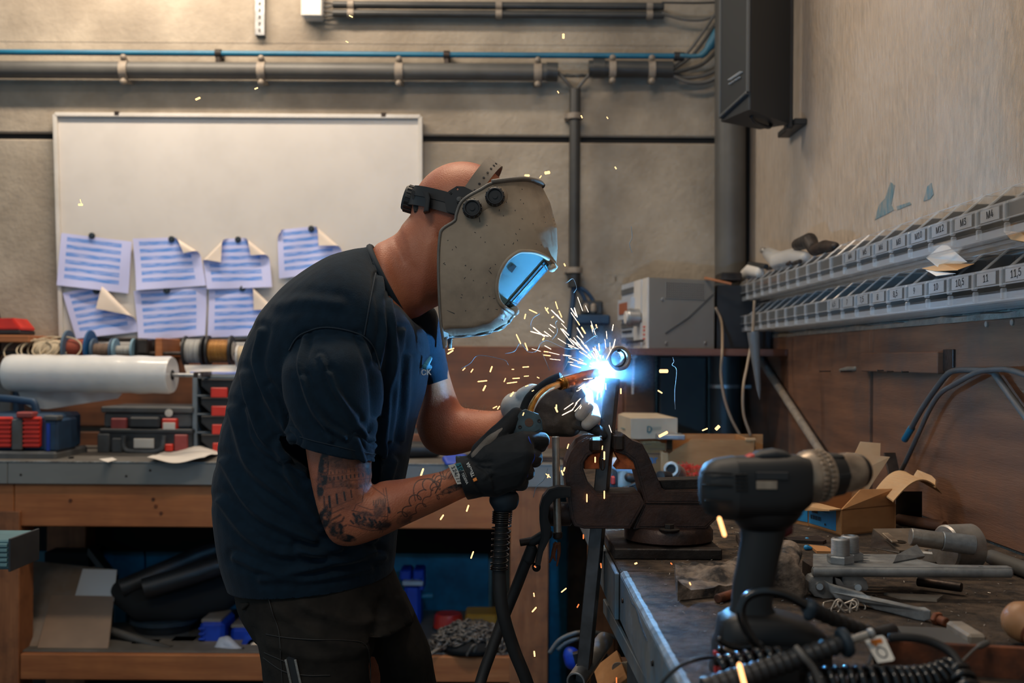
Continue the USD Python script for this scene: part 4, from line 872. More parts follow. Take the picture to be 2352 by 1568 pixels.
part(jr, 'lid', lathe([(.052, 0), (.053, .004), (.05, .042), (.044, .05), (.01, .05)], [c[0], c[1], c[2]], (0, 0, 1), 30), L['red'], 40)
solo('yellow_box', cat(pbox(1068, 1411, 1142, 1436, 3.92, 4.05, .006), pbox(1072, 1430, 1138, 1502, 3.94, 4.04, .006)), L['yellow'], 'yellow box standing behind the chain heap', 'box')
# heap of chain
def link(c, ax, bx, R=.019, r=.0042, n=10, m=5):
    a = np.arange(n) * 2 * PI / n; st = np.sign(np.cos(a)) * R * .47
    pts = c + (R * .62 * np.sin(a))[:, None] * bx + (R * .8 * np.cos(a) + st)[:, None] * ax
    return tube(pts, r, m, closed=True)
ch_ = thing('chain_heap', 'heap of grey steel chain on the shelf under the right end of the bench', 'chain', P(1080, 1500, 3.75))
cc = P(1082, 1500, 3.60); lm = []
for k in range(430):
    x = rng.normal(0, .058); y = rng.normal(0, .03); 
    if abs(x) > .125: continue
    h = max(.0, .075 * (1 - (x / .13) ** 2)) * math.exp(-(y / .07) ** 2)
    ax = np.array([1, .5, 0]) * rng.choice([-1, 1]) + rng.normal(0, .45, 3) - np.array([0, 0, x * 6]); ax /= np.linalg.norm(ax); bx = np.cross(ax, rng.normal(0, 1, 3)); bx /= np.linalg.norm(bx)
    lm.append(link(np.array([cc[0] + x, cc[1] + .03 + y, zs + .008 + h * rng.uniform(.75, 1.0)]), ax, bx))
g = part(ch_, 'chain_links', cat(*lm), L['chain'], True, kind='stuff')
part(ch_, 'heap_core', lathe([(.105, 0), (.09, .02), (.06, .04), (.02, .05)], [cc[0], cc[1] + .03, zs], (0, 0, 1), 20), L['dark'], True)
ZMIN[0] = None
# the end of a steel trestle at the left edge
tr_ = thing('steel_trestle', 'blue grey ribbed steel beam end jutting in at the left edge of the picture', 'trestle', P(-60, 1310, 2.6))
a = P(24, 1240, 2.6); z1 = a[2]; z2 = P(24, 1308, 2.6)[2]
part(tr_, 'beam', box(-1.7, a[0], 2.6, 2.75, z2, z1, .004), mat('trestle_paint', K(92, 128, 134), .5, c2=K(76, 110, 118), sc=9))
for z in np.linspace(z2 + .012, z1 - .012, 5): part(tr_, 'rib', box(-1.7, a[0] - .006, 2.594, 2.6, z - .004, z + .004, .001), mat('trestle_rib', K(110, 146, 150), .5) if not stage.GetPrimAtPath('/World/Looks/trestle_rib') else '/World/Looks/trestle_rib')
part(tr_, 'end_cap', box(a[0] - .003, a[0] + .003, 2.595, 2.755, z2 - .004, z1 + .004, .001), L['case_dark'])
for x in (-1.6, -1.35): part(tr_, 'trestle_leg', box(x - .03, x + .03, 2.64, 2.7, 0, z2, .003), L['case_dark'])

# ================================================================== the right bench
XB = .187
rbn = thing('right_bench', 'steel topped workbench with a scuffed pale front edge along the right wall', 'workbench', (.55, 2.4, 0))
yj = 1.757
part(rbn, 'top_plate', box(XB + .004, XP - .001, .72, yj - .0015, ZB - .012, ZB, .003), L['bench_dirty'])
part(rbn, 'top_plate', box(XB - .002, XP - .001, yj + .0015, 3.52, ZB - .012, ZB, .003), L['bench_dirty'])
part(rbn, 'top_plate', box(XB + .004, XP - .001, 3.523, YW - .03, ZB - .012, ZB, .003), L['bench_dirty'])
part(rbn, 'front_fascia', box(XB - .003, XB + .004, .72, yj - .004, ZB - .078, ZB - .004, .002), L['bench_scuffed'])
part(rbn, 'front_fascia', box(XB - .010, XB - .003, yj + .004, 2.12, ZB - .080, ZB - .004, .002), L['bench_scuffed'])
part(rbn, 'front_fascia', box(XB - .006, XB, 2.12, 3.52, ZB - .07, ZB - .004, .002), L['bench_scuffed'])
r_ = []
for y in np.linspace(.72, yj - .004, 160):
    n1 = .0014 * (meshkit.noise(np.array([y * 90, 0, 0])) - .5)
    r_.append(np.array([[XB - .003 + n1 * .5, y, ZB - .012], [XB - .0025, y, ZB - .003 + n1], [XB + .002, y, ZB + .0012], [XB + .008 + n1, y, ZB + .0012], [XB + .010, y, ZB - .012]]))
part(rbn, 'worn_edge', loft(r_), L['bright_edge'])
part(rbn, 'brace_strip', obox((XB - .003, 2.02, ZB - .115), (XB + .004, 1.30, ZB - .09), .006, .026, .001), L['bench_scuffed'])
for y in (1.40, 2.9): part(rbn, 'bench_leg', box(XB + .035, XB + .105, y, y + .07, 0, ZB - .012, .003), L['pine_post'])
for y in (.8, 3.9): part(rbn, 'bench_leg', box(XB + .035, XB + .105, y, y + .07, 0, ZB - .012, .003), L['steel_dark'])
part(rbn, 'rear_leg', box(.82, .89, 1.4, 1.47, 0, ZB - .012, .003), L['steel_dark']); part(rbn, 'rear_leg', box(.82, .89, 3.9, 3.97, 0, ZB - .012, .003), L['steel_dark'])
for y in (1.70, 1.35): part(rbn, 'bolt_head', cyl((XB - .003, y, ZB - .035), (XB - .006, y, ZB - .035), .004, 10), L['steel_dark'])
# crack in the scuffed paint of the fascia
part(rbn, 'paint_crack', tube([(XB - .0032, on_x(u, v, XB - .003)[1], on_x(u, v, XB - .003)[2]) for u, v in ((1444, 1363), (1452, 1385), (1462, 1396), (1470, 1425), (1480, 1455), (1487, 1472))], [.0006, .0012, .0009, .002, .0016, .0005], 6), L['dark'])
solo('dark_cloth', soften(mf(box(XB + .004, XB + .03, 1.55, 1.72, .62, ZB - .085, .01)), .02, 3), mat('slate_cloth', K(62, 66, 70), .9, c2=K(46, 50, 54), sc=12), 'slate grey cloth hanging below the front edge of the right bench', 'cloth', True)

# ------------------------------------------------------------------ the vise
vi = thing('bench_vise', 'old dark brown cast iron bench vise with open jaws on the right bench', 'vise', (.29, 1.95, ZB))
part(vi, 'mount_plate', box(*(P(1410, 1270, 1.86)[0], P(1659, 1270, 1.86)[0]), 1.86, 2.06, ZB, ZB + .0185, .002), L['steel_dark'])
cb = np.array([P(1534, 1250, 1.96)[0], 1.955])
part(vi, 'swivel_base', lathe([(.074, 0), (.079, .004), (.079, .020), (.074, .027), (.05, .029), (.046, .046), (.01, .046)], [*cb, ZB + .0185], (0, 0, 1), 40), L['vise'], 40)
bq = P(1537, 1217, 1.885)
part(vi, 'base_bolt', cat(lathe([(.018, 0), (.018, .002), (.010, .003), (.001, .003)], bq, (0, 0, 1), 20), lathe([(.009, .003), (.009, .010), (.001, .010)], bq, (0, 0, 1), 6)), L['steel_dark'])
part(vi, 'body', prism([(1482, 1157), (1640, 1158), (1650, 1190), (1622, 1216), (1455, 1216)], 1.905, 2.0, .006), L['vise'])
fj = [(1410, 997), (1436, 998), (1453, 1012), (1476, 1020), (1491, 1047), (1507, 1087), (1521, 1122), (1530, 1127), (1650, 1124), (1655, 1158), (1482, 1158), (1472, 1120), (1462, 1082), (1455, 1060), (1438, 1046), (1412, 1036)]
part(vi, 'fixed_jaw', prism(fj, 1.905, 1.995, .006), L['vise'])
part(vi, 'slide_top', prism([(1515, 1104), (1640, 1100), (1648, 1122), (1524, 1126)], 1.92, 1.98, .004), L['steel_dark'])
mj_o = [(1384, 1003), (1350, 1004), (1328, 1016), (1311, 1039), (1301, 1063), (1298, 1093), (1303, 1132), (1311, 1190), (1320, 1209), (1342, 1215), (1448, 1215), (1482, 1157), (1470, 1133), (1372, 1133), (1352, 1110), (1341, 1079), (1341, 1062), (1351, 1047), (1366, 1039), (1384, 1038)]
part(vi, 'moving_jaw', prism(mj_o, 1.895, 1.995, .006), L['vise'])
part(vi, 'jaw_plate', box(P(1354, 1005, 1.89)[0], P(1385, 1005, 1.89)[0], 1.888, 2.005, P(1370, 1040, 1.89)[2], P(1370, 1004, 1.89)[2], .008), L['steel_dark'])
part(vi, 'jaw_plate', box(P(1410, 998, 1.90)[0], P(1434, 998, 1.90)[0], 1.895, 2.005, P(1420, 1036, 1.9)[2], P(1420, 996, 1.9)[2], .006), L['steel_dark'])
part(vi, 'inner_wedge', prism([(1358, 1042), (1380, 1040), (1376, 1054), (1377, 1077), (1342, 1077), (1342, 1060)], 1.915, 1.98, .002), L['rust_spark_lit'])  # rusty wedge with orange spark light put into its colour
part(vi, 'inner_wedge', prism([(1413, 1038), (1440, 1046), (1458, 1060), (1461, 1078), (1415, 1077), (1425, 1060)], 1.915, 1.98, .002), L['rust_spark_lit'])
part(vi, 'chain_eye', tube(np.stack([P(1384, 1066, 1.90)[0] + .0035 * np.cos(np.arange(10) * .628), np.full(10, 1.9), P(1384, 1066, 1.90)[2] + .010 * np.sin(np.arange(10) * .628)], 1), .0016, 6, closed=True), L['steel_dark'], True)
sp0, sp1 = P(1258, 1180, 1.93), P(1314, 1180, 1.93)
part(vi, 'screw_head', cyl(sp0, sp1, .0215, 24, .004), L['vise'], 40)
part(vi, 'screw_shaft', cyl(sp1, P(1330, 1180, 1.93), .014, 20), L['steel_dark'], 40)
h0, h1 = P(1276, 1002, 1.90), P(1281, 1236, 1.90)
hb = part(vi, 'handle_bar', cyl(h0, h1, .0068, 18), L['steel'], 40)
dn = (h1 - h0) / np.linalg.norm(h1 - h0)
part(vi, 'handle_knob', lathe([(.006, 0), (.0085, .002), (.0085, .010), (.006, .013), (.001, .014)], h1 - dn * .012, dn, 18), L['steel_dark'], 40)
# workpiece
wp0, wp1 = P(1407, 868, 1.955), P(1407 - .098 * (1215 - 868), 1215, 1.955)
dirw = (wp1 - wp0) / np.linalg.norm(wp1 - wp0); Lw = wp0[2] / -dirw[2]
wk = thing('steel_bar', 'long flat steel bar clamped upright in the vise with its top being welded', 'steel bar', wp0 + dirw * Lw)
part(wk, 'bar', obox(wp0, wp0 + dirw * (Lw - .003), .0225, .040, .0012, up=(0.25, 1, 0)), mat('mill_steel', K(92, 92, 94), .42, .6, c2=K(66, 64, 64), sc=16, rv=.12))
cc = P(1424, 823, 1.925)
colr = thing('steel_collar', 'short steel ring collar welded on top of the upright bar', 'collar', cc - [0, 0, .023])
ax_c = np.array([-.33, 1, .02]); 
part(colr, 'ring', ring_mesh(cc, ax_c, .0222, .0165, .030, 44, .0012), mat('collar_steel', K(150, 138, 126), .45, .3, c2=K(118, 108, 100), sc=30), 35)
part(colr, 'ring_lip', ring_mesh(cc + ax_c / np.linalg.norm(ax_c) * .010, ax_c, .0166, .0135, .018, 40, .001), L['steel_dark'], 35)
part(colr, 'keyway', box(cc[0] - .0045, cc[0] + .0005, cc[1] + .002, cc[1] + .02, cc[2] + .0115, cc[2] + .0175, .0006), L['dark'])
# earth clamp hanging on the vise screw
ec = thing('earth_clamp', 'black welding earth clamp biting on the vise screw with its cable hanging', 'clamp', P(1235, 1305, 1.90))
part(ec, 'clamp_jaw', prism([(1312, 1120), (1282, 1118), (1262, 1124), (1247, 1142), (1240, 1166), (1240, 1200), (1244, 1232), (1236, 1262), (1230, 1298), (1241, 1300), (1248, 1268), (1262, 1240), (1266, 1212), (1259, 1190), (1262, 1164), (1275, 1146), (1312, 1142)], 1.865, 1.905, .004), L['rubber'])
part(ec, 'pivot_bolt', cyl(P(1194, 1246, 1.885), P(1238, 1238, 1.885), .0065, 14), L['steel_dark'], 40)
part(ec, 'jaw_arm', hull((P(1222, 1244, 1.885), .008), (P(1256, 1226, 1.885), .010)), L['rubber'], 40)
part(ec, 'end_ball', hull((P(1232, 1300, 1.885), .0075), (P(1232, 1303, 1.885), .0075)), L['black_gloss'], True)
for pts in ([(1279, 1246), (1272, 1262), (1268, 1278), (1262, 1292)], [(1282, 1246), (1284, 1266), (1282, 1284), (1279, 1300)], [(1276, 1248), (1272, 1272), (1276, 1288)]):
    part(ec, 'torn_strap', tube(smooth_path([P(u, v, 1.905) for u, v in pts], 4), np.linspace(.0045, .0012, 4 * (len(pts) - 1) + 1), 8), L['rust'], True)
part(ec, 'tape_wrap', hull((P(1221, 1262, 1.885), .010), (P(1213, 1284, 1.885), .0115)), L['rubber'], 40)
part(ec, 'earth_cable', tube(smooth_path([P(1222, 1256, 1.885), P(1206, 1296, 1.885), P(1185, 1350, 1.89), P(1158, 1415, 1.89), P(1130, 1490, 1.88), P(1100, 1580, 1.86), P(1080, 1700, 1.80), P(1090, 2000, 1.8), P(1150, 2440, 1.86)], 6), .0098, 14), L['rubber'], True)

# ------------------------------------------------------------------ cartons and tools behind the vise
ZMIN[0] = ZB + .0003
def letter(parent, txt, h, u, v, y, m, nm='lettering', right=(1, 0, 0), up=(0, 0, 1), bold=True):
    return part(parent, nm, text_on(txt, h, P(u, v, y), right, up, .0005, bold), m)
ca = thing('carton', 'brown carton with blue ar lettering standing behind the vise', 'carton', P(1480, 1087, 3.25))
part(ca, 'box_body', pbox(1428, 1004, 1531, 1088, 3.24, 3.5, .004), L['card'])
letter(ca, 'ar', .021, 1489, 1063, 3.238, L['ink_blue'])
for v, u0, u1 in ((1045, 1484, 1522), (1019, 1476, 1496), (1030, 1492, 1526)): part(ca, 'print_line', pbox(u0, v, u1, v + 2, 3.2385, 3.2402, .0003), mat(f'faded_print_{v}', K(140, 104, 78), .8))
part(ca, 'tape', pbox(1484, 1040.5, 1531, 1043, 3.2385, 3.2405, .0003), L['ply'])
cw2 = thing('carton', 'flat pale carton with dark green italic logo stacked on top of the cartons', 'carton', P(1490, 1000, 3.2))
fa, fb, fc = P(1419, 1000, 3.4), P(1449, 1000, 3.16), P(1556, 1000, 3.2)
zq0, zq1 = P(1449, 999, 3.16)[2], P(1449, 961, 3.16)[2]
zq0 = P(1428, 1004, 3.24)[2] + .0005
part(cw2, 'box_body', slab(Polygon([fa[:2], fb[:2], fc[:2], (fc[0] - .02, 3.5), (fa[0] + .03, 3.52)]), zq0, zq1), L['card_white'])
tx = fc - fb; tx[2] = 0; tx /= np.linalg.norm(tx)
lz = zq0 + (zq1 - zq0) * .32
org = fb + tx * .048; org[2] = lz; org = org + np.array([tx[1], -tx[0], 0]) * .0006
part(cw2, 'logo', text_on('D', .018, org, tx, (0.2, 0, 1), .0006, True), L['ink_teal'])
part(cw2, 'logo', cat(*[obox(org + tx * (.018 + .0052 * k) + [0, 0, .006 + .0006 * (k % 2)], org + tx * (.0195 + .0052 * k) + [0, 0, .0165], .0022, .0008, .0002) for k in range(6)], obox(org + tx * .006 + [0, 0, -.004], org + tx * .014 + [0, 0, .0], .002, .0008, .0002)), L['ink_teal'], label='illegible smeared green logo letters')
e1 = fa + (fb - fa) * .35; e1[2] = lz + .004; tl = (fb - fa) / np.linalg.norm(fb - fa); tl[2] = 0
part(cw2, 'logo', cat(*[obox(e1 + tl * (.0 + .022 * k) + np.array([tl[1], -tl[0], 0]) * .001, e1 + tl * (.014 + .022 * k) + np.array([tl[1], -tl[0], 0]) * .001, .010, .001, .0002) for k in range(3)]), L['ink_teal'])
ob = thing('open_carton', 'large orange brown open carton standing behind the drill and vise', 'carton', P(1640, 1095, 3.1))
yb2 = 3.16
part(ob, 'front_panel', prism([(1532, 1093), (1740, 1093), (1733, 1010), (1588, 1009), (1536, 1042)], yb2, yb2 + .004), L['card'])
part(ob, 'rear_panel', pbox(1545, 996, 1752, 1085, 3.42, 3.425, .001), L['card'])
part(ob, 'side_panel', box(P(1733, 1050, yb2)[0] - .002, P(1733, 1050, yb2)[0] + .003, yb2, 3.42, ZB + .001, P(1733, 1012, yb2)[2], .001), L['card'])
part(ob, 'side_panel', box(P(1534, 1050, yb2)[0] - .002, P(1534, 1050, yb2)[0] + .002, yb2, 3.42, ZB + .001, P(1540, 1040, yb2)[2], .001), L['card'])
part(ob, 'left_flap', prism([(1517, 1036), (1535, 1041), (1535, 1091), (1519, 1091)], yb2 - .01, yb2 - .006), L['card_light'])
part(ob, 'flap_edge', pbox(1712, 1006, 1736, 1012, yb2 - .003, yb2 + .006, .001), L['card_light'])
part(ob, 'bottom', box(P(1534, 1050, yb2)[0], P(1733, 1050, yb2)[0], yb2, 3.42, ZB, ZB + .003, .001), L['card'])
solo('grey_offcut', pbox(1512, 998, 1574, 1010, 3.12, 3.2, .002), L['alu'], 'pale sheet offcut lying between the pale carton and the open carton', 'offcut')
gg = thing('grey_grinder', 'grey power tool with black parts and red switch seen through the vise', 'power tool', on_z(1430, 1136, ZB))
yg = 2.76
part(gg, 'tool_body', hull((P(1426, 1112, yg), .028), (P(1452, 1110, yg + .05), .026), (P(1432, 1086, yg), .022)), L['device_grey'], 40)
part(gg, 'tool_head', hull((P(1412, 1068, yg), .020), (P(1446, 1072, yg), .024), (P(1440, 1060, yg), .016)), L['device_light'], 40)
part(gg, 'dark_housing', hull((P(1400, 1092, yg - .01), .022), (P(1404, 1112, yg - .01), .022)), L['case_dark'], 40)
part(gg, 'red_switch', pbox(1404, 1094, 1413, 1112, yg - .045, yg - .030, .002), L['red'])
part(gg, 'spindle', hull((P(1444, 1096, yg - .02), .012), (P(1462, 1098, yg - .02), .009)), L['steel_dark'], 40)
part(gg, 'tangled_cord', tube(smooth_path([P(u, v, yg - .035) for u, v in ((1428, 1122), (1444, 1118), (1462, 1110), (1470, 1122), (1450, 1130), (1436, 1126), (1452, 1114), (1466, 1130))], 6), .004, 8), L['black'], True)
sk = thing('socket', 'chromed steel socket bit lying tilted by the open carton', 'socket', on_z(1550, 1098, ZB))
a, b = P(1541, 1077, 2.85), P(1556, 1090, 2.93)
part(sk, 'socket_body', ring_mesh(a, b - a, .021, .012, .012, 28, .002), L['steel'], 35)
part(sk, 'socket_sleeve', cyl(a + (b - a) * .14, b, .022, 28, .004, .025), L['steel'], 40)
part(sk, 'bore', cyl(a + (b - a) * .06, a + (b - a) * .16, .0125, 6), L['dark'])
def net(c, n, sx, sy, sz, r):
    out = []
    for _ in range(n):
        p = c + np.array([rng.uniform(-sx, sx), rng.uniform(-sy, sy), rng.uniform(0, sz)])
        d = rng.normal(0, 1, 3); d /= np.linalg.norm(d); d[2] *= .5
        out.append(tube([p, p + d * .012, p + d * .022 + rng.normal(0, .004, 3)], r, 5))
    return cat(*out)
solo('red_netting', net(P(1580, 1092, 2.98), 120, .035, .03, .028, .0011), L['red'], 'crumpled red plastic netting lying before the open carton', 'netting', kind='stuff')
solo('round_bar_stub', cyl(P(1516, 1092, 2.8), P(1535, 1094, 2.85), .013, 14), L['steel_dark'], 'short dark bar stub lying left of the chromed socket', 'bar', 40)

ZMIN[0] = None
# ------------------------------------------------------------------ wall rods, leaning bar, cables in the corner
XQ = XP - .02
def wall_path(pts, x=XQ): return [on_x(u, v, x) for u, v in pts]
t = thing('bent_rod', 'bent grey rod with a blue dipped tip hanging highest on the wall nails', 'rod', on_x(2080, 1008, XQ))
part(t, 'rod', tube(smooth_path(wall_path([(2092, 985), (2120, 935), (2155, 885), (2178, 858), (2200, 850), (2240, 850), (2275, 852)]), 6), .0060, 14), L['pipe_grey'], True)
part(t, 'blue_tip', tube(wall_path([(2078, 1009), (2094, 982)]), .0078, 14), L['teal_paint'], True)
part(t, 'curved_end', tube(smooth_path(wall_path([(2275, 852), (2285, 858), (2318, 905), (2360, 962), (2400, 1020)]), 6),   .0066, 14), L['pipe_grey'], True)
solo('bent_rod', tube(smooth_path(wall_path([(2060, 1100), (2085, 1050), (2112, 990), (2135, 940), (2160, 903), (2190, 884), (2225, 864), (2250, 853), (2290, 848), (2330, 852), (2380, 872)], XQ - .014), 6), .0052, 14), L['pipe_grey'], 'thinner bent grey rod crossing behind the blue tipped rod and reaching down to the bench', 'rod', True)
solo('dark_offcut', obox(on_x(2044, 1040, XP - .012), on_x(2062, 1120, XP - .012) , .03, .006), L['steel_dark'], 'dark narrow offcut leaning on the plywood beside the rod end', 'offcut')
solo('leaning_rod', tube([on_x(1709, 768, .897), on_x(1950, 1136, .9)], .0125, 16), L['clamp'], 'long pale straight rod leaning along the right wall from the shelf to the bench', 'rod', 40)
solo('leaning_rod', tube([on_x(1728, 788, .908), on_x(1962, 1136, .91)], .008, 14), L['steel_dark'], 'thin dark rod leaning close behind the pale rod on the right wall', 'rod', 40)
solo('beige_cable', tube(smooth_path([P(1643, 706, 3.72), P(1657, 740, 3.7), P(1659, 800, 3.5), P(1656, 860, 3.5), P(1664, 915, 3.5), P(1680, 962, 3.5), P(1700, 1000, 3.5)], 8), .0045, 10), L['cable_beige'], 'beige cable drooping over the corner shelf edge, left of the two', 'cable', True)
solo('beige_cable', tube(smooth_path([P(1733, 690, 3.5), P(1728, 770, 3.5), P(1716, 840, 3.45), P(1707, 890, 3.4), P(1708, 950, 3.4), P(1724, 1000, 3.4)], 8), .0045, 10), L['cable_beige'], 'beige cable hanging from the bin racks, right of the two', 'cable', True)

# ------------------------------------------------------------------ clear bins on the right wall
XF = .80
def rack(z, y0, lab):
    t = thing('bin_rail', lab, 'rail', (XF + .06, (y0 + 1.2) / 2, z - .016))
    part(t, 'rail_front', box(XF + .004, XF + .008, 1.2, y0, z - .016, z - .002, .001), L['clear_edge'])
    part(t, 'rail_floor', box(XF + .004, XR - .002, 1.2, y0, z - .018, z - .0155, .0008), L['clear'])
    for k in range(3): part(t, 'rail_rib', box(XF + .03 + .035 * k, XF + .033 + .035 * k, 1.2, y0, z - .0155, z - .009, .0005), L['clear_edge'])
    part(t, 'rail_back', box(XR - .010, XR - .002, 1.2, y0, z - .018, z + .02, .001), L['clear_edge'])
    return t
def bin_meshes(x, y, z, w=.098):
    """Clear tip-out bin: its low front carries the label, its sides slope up to the back."""
    pr = Polygon([(x + .004, z), (x, z + .012), (x, z + .036), (x + .008, z + .036), (x + .058, z + .078), (x + .11, z + .078), (x + .118, z)])
    def side(yy): return prism_xz(pr, yy, yy + .0016)
    body = cat(side(y), side(y + w - .0016), box(x + .004, x + .118, y + .0016, y + w - .0016, z, z + .0016, .0004), box(x + .1155, x + .118, y + .0016, y + w - .0016, z, z + .078, .0004), box(x, x + .0016, y + .0016, y + w - .0016, z + .010, z + .036, .0004))
    lip = cat(box(x - .0022, x + .003, y - .0004, y + w, z + .034, z + .0385, .001), box(x - .0022, x + .002, y, y + w, z + .009, z + .0115, .0008), obox((x + .009, y + .001, z + .037), (x + .058, y + .001, z + .079), .003, .003, .0006), obox((x + .009, y + w - .001, z + .037), (x + .058, y + w - .001, z + .079), .003, .003, .0006), obox((x + .058, y + .001, z + .079), (x + .11, y + .001, z + .079), .003, .003, .0006), obox((x + .112, y, z + .079), (x + .112, y + w, z + .079), .003, .003, .0006), obox((x + .058, y, z + .079), (x + .058, y + w, z + .079), .002, .002, .0004))
    post = cat(box(x - .004, x + .004, y - .004, y + .006, z + .006, z + .036, .0015), box(x - .003, x + .006, y - .003, y + .004, z - .014, z + .004, .0015))
    return body, lip, post
ordn = ['first', 'second', 'third', 'fourth', 'fifth', 'sixth', 'seventh', 'eighth', 'ninth', 'tenth', 'eleventh', 'twelfth', 'thirteenth', 'fourteenth', 'fifteenth', 'sixteenth', 'seventeenth', 'eighteenth', 'nineteenth', 'twentieth', 'twenty-first', 'twenty-second', 'twenty-third', 'twenty-fourth', 'twenty-fifth']
def bins(z, yc0, pitch, far, labels, row):
    rack(z, far, f'long clear plastic rail holding the {row} row of bins on the right wall')
    n0 = int((far - yc0) / pitch); first = None
    for k in range(-3, n0 + 1):
        yc = yc0 + pitch * k; w = pitch - .004; txt = labels.get(k)
        ordr = n0 - k
        lab = f'clear bin marked {txt}, {ordn[ordr]} from the far end of the {row} row' if txt else f'clear unmarked bin, {ordn[ordr]} from the far end of the {row} row'
        loc = np.array([XF + .06, yc, z])
        if first is None:
            first = thing('clear_bin', lab, 'bin', loc, f'clear bins in the {row} row'); body, lip, post = bin_meshes(XF, yc - w / 2, z, w)
            part(first, 'bin_body', body, L['clear']); part(first, 'bin_rim', lip, L['clear_edge']); part(first, 'divider_post', post, L['clear_edge']); t = first
        else: t = copy_of(first, 'clear_bin', loc, lab, instance=not txt)
        if txt:
            part(t, 'label_strip', box(XF - .0030, XF - .0012, yc - w / 2 + .022, yc + w / 2 - .010, z + .0125, z + .0335, .0004), L['clear_edge'])
            part(t, 'label_text', text_on(txt, .0125, (XF - .0031, yc + .016 + .003 * (len(txt) - 2), z + .017), (0, -1, 0.06), (0, 0.12, 1), .0004), L['ink'])
bins(1.462, 1.798, .105, 3.84, {0: 'M4', 1: 'M3', 2: 'M12', 3: 'M10', 4: 'M8', 5: 'M6', 6: 'M5', 7: 'M4'}, 'upper')
bins(1.357, 1.704, .1055, 3.84, {0: '11,5', 1: '11', 2: '10,5', 3: '10', 4: '9', 5: '8,5', 6: '8', 7: '7,5', 8: '7', 9: '6,5'}, 'lower')
# things lying on the bins
def lump(name, pts, m, lab, c, n=.008):
    return solo(name, soften(union([hull(*pts[i:i + 2]) for i in range(len(pts) - 1)]), n, 5), L[m], lab, c, True)
def onr(u, v, x=.85): return on_x(u, v, x)
lump('drill_bits', [(onr(1832, 562), .018), (onr(1860, 552), .022), (onr(1870, 575), .016), (onr(1895, 566), .018), (onr(1918, 566), .012)], 'steel_dark', 'dark bronze cutter bits lying across the upper bins', 'bits')
lump('parts_bag', [(onr(1765, 582, .86), .020), (onr(1790, 600, .84), .03), (onr(1820, 592, .85), .028), (onr(1850, 590, .85), .016)], 'bag_clear', 'crumpled clear bag of small parts on the far upper bins', 'bag')
for k, (u, v) in enumerate(((1775, 612), (1800, 606), (1822, 603))): solo('loose_bit', cyl(onr(u - 12, v + 5, .85), onr(u + 16, v - 3, .83), .006, 10), L['steel_dark'], f'dark drill bit in the clear bag, {ordn[k]} from the far end', 'drill bit', 40)
solo('steel_ball', hull((onr(1752, 575, .86), .010), (onr(1754, 575, .86), .010)), L['steel'], 'small round steel fitting resting on the far end of the upper bins', 'fitting', True)
lump('white_rag', [(onr(1712, 628, .86), .018), (onr(1728, 620, .85), .026), (onr(1745, 625, .84), .018)], 'paper', 'pale crumpled rag at the far end of the upper bin row', 'rag')
solo('black_bit', cyl(onr(1722, 606, .84), onr(1760, 612, .84), .009, 12), L['black'], 'short black bit lying on the pale rag at the upper bins', 'bit', 40)
pb = thing('paper_bag', 'opened pale paper packet lying on the lower bins above the mark 10', 'paper packet', onr(2180, 640, .84))
def poly3(pts, th=.0012):
    p = np.array(pts); c = p.mean(0); n = np.cross(p[1] - p[0], p[2] - p[0]); n /= np.linalg.norm(n)
    return trimesh.convex.convex_hull(np.vstack([p + n * th / 2, p - n * th / 2]))
part(pb, 'flap', poly3([onr(2127, 592, .83), onr(2170, 558, .86), onr(2222, 602, .84)]), L['paper'])
part(pb, 'flap', poly3([onr(2127, 592, .83), onr(2160, 618, .81), onr(2222, 602, .84)]), L['paper'])
part(pb, 'packet', poly3([onr(2118, 616, .815), onr(2165, 606, .82), onr(2238, 606, .84), onr(2200, 620, .80), onr(2150, 622, .805)]), L['card_light'])
part(pb, 'packet', poly3([onr(2126, 620, .81), onr(2195, 628, .805), onr(2150, 634, .80)]), L['paper'])
part(pb, 'dark_tool', cyl(onr(2136, 630, .82), onr(2196, 632, .81), .006, 10), L['black'], 40)
for pts in ([(2172, 668), (2182, 662)], [(2176, 672), (2190, 665)], [(2184, 672), (2196, 666)]): solo('drill_bit', cyl(onr(*pts[0], .83), onr(*pts[1], .83), .003, 8), L['steel_dark'], f'dark drill bit lying inside the bin marked 10, at {["the left", "the middle", "the right"][[2172, 2176, 2184].index(pts[0][0])]}', 'drill bit', 40)
solo('wood_wedge', poly3([onr(2312, 532, .84), onr(2352, 535, .82), onr(2380, 560, .80), onr(2330, 552, .82)], .012), L['card_light'], 'pale wedge piece lying on the lower bins at the right edge', 'wedge')

# ------------------------------------------------------------------ on the right bench
ZMIN[0] = ZB + .0003
oc = thing('small_carton', 'open brown carton with a blue printed label at the back of the right bench', 'carton', on_z(1950, 1225, ZB))
A, B, C = on_z(1932, 1231, ZB), on_z(1851, 1206, ZB), on_z(2055, 1217, ZB); D = B + C - A
hz = .052
def quad(p, q, z0, z1, th=.0025): return trimesh.convex.convex_hull(np.array([[*p[:2], z0], [*q[:2], z0], [*p[:2], z1], [*q[:2], z1]] + [[*(r[:2] + np.array([-(q - p)[1], (q - p)[0]]) / np.linalg.norm(q[:2] - p[:2]) * th), z] for r in (p, q) for z in (z0, z1)]))
for nm, p, q, h in (('front_panel', A, C, hz), ('label_panel', B, A, hz), ('rear_panel', B, D, hz + .012), ('rear_panel', D, C, hz)):
    part(oc, nm, quad(p, q, ZB + .001, ZB + h), L['card'])
part(oc, 'bottom', slab(Polygon([A[:2], C[:2], D[:2], B[:2]]), ZB + .0005, ZB + .003), L['card'])
u_ = (A - B) / np.linalg.norm(A - B); n_ = np.array([u_[1], -u_[0], 0]); LB = np.linalg.norm(A - B)
def lab_pt(s, h, o=.0008): q = B + u_ * s * LB + n_ * o; q = q.copy(); q[2] = ZB + h * hz; return q
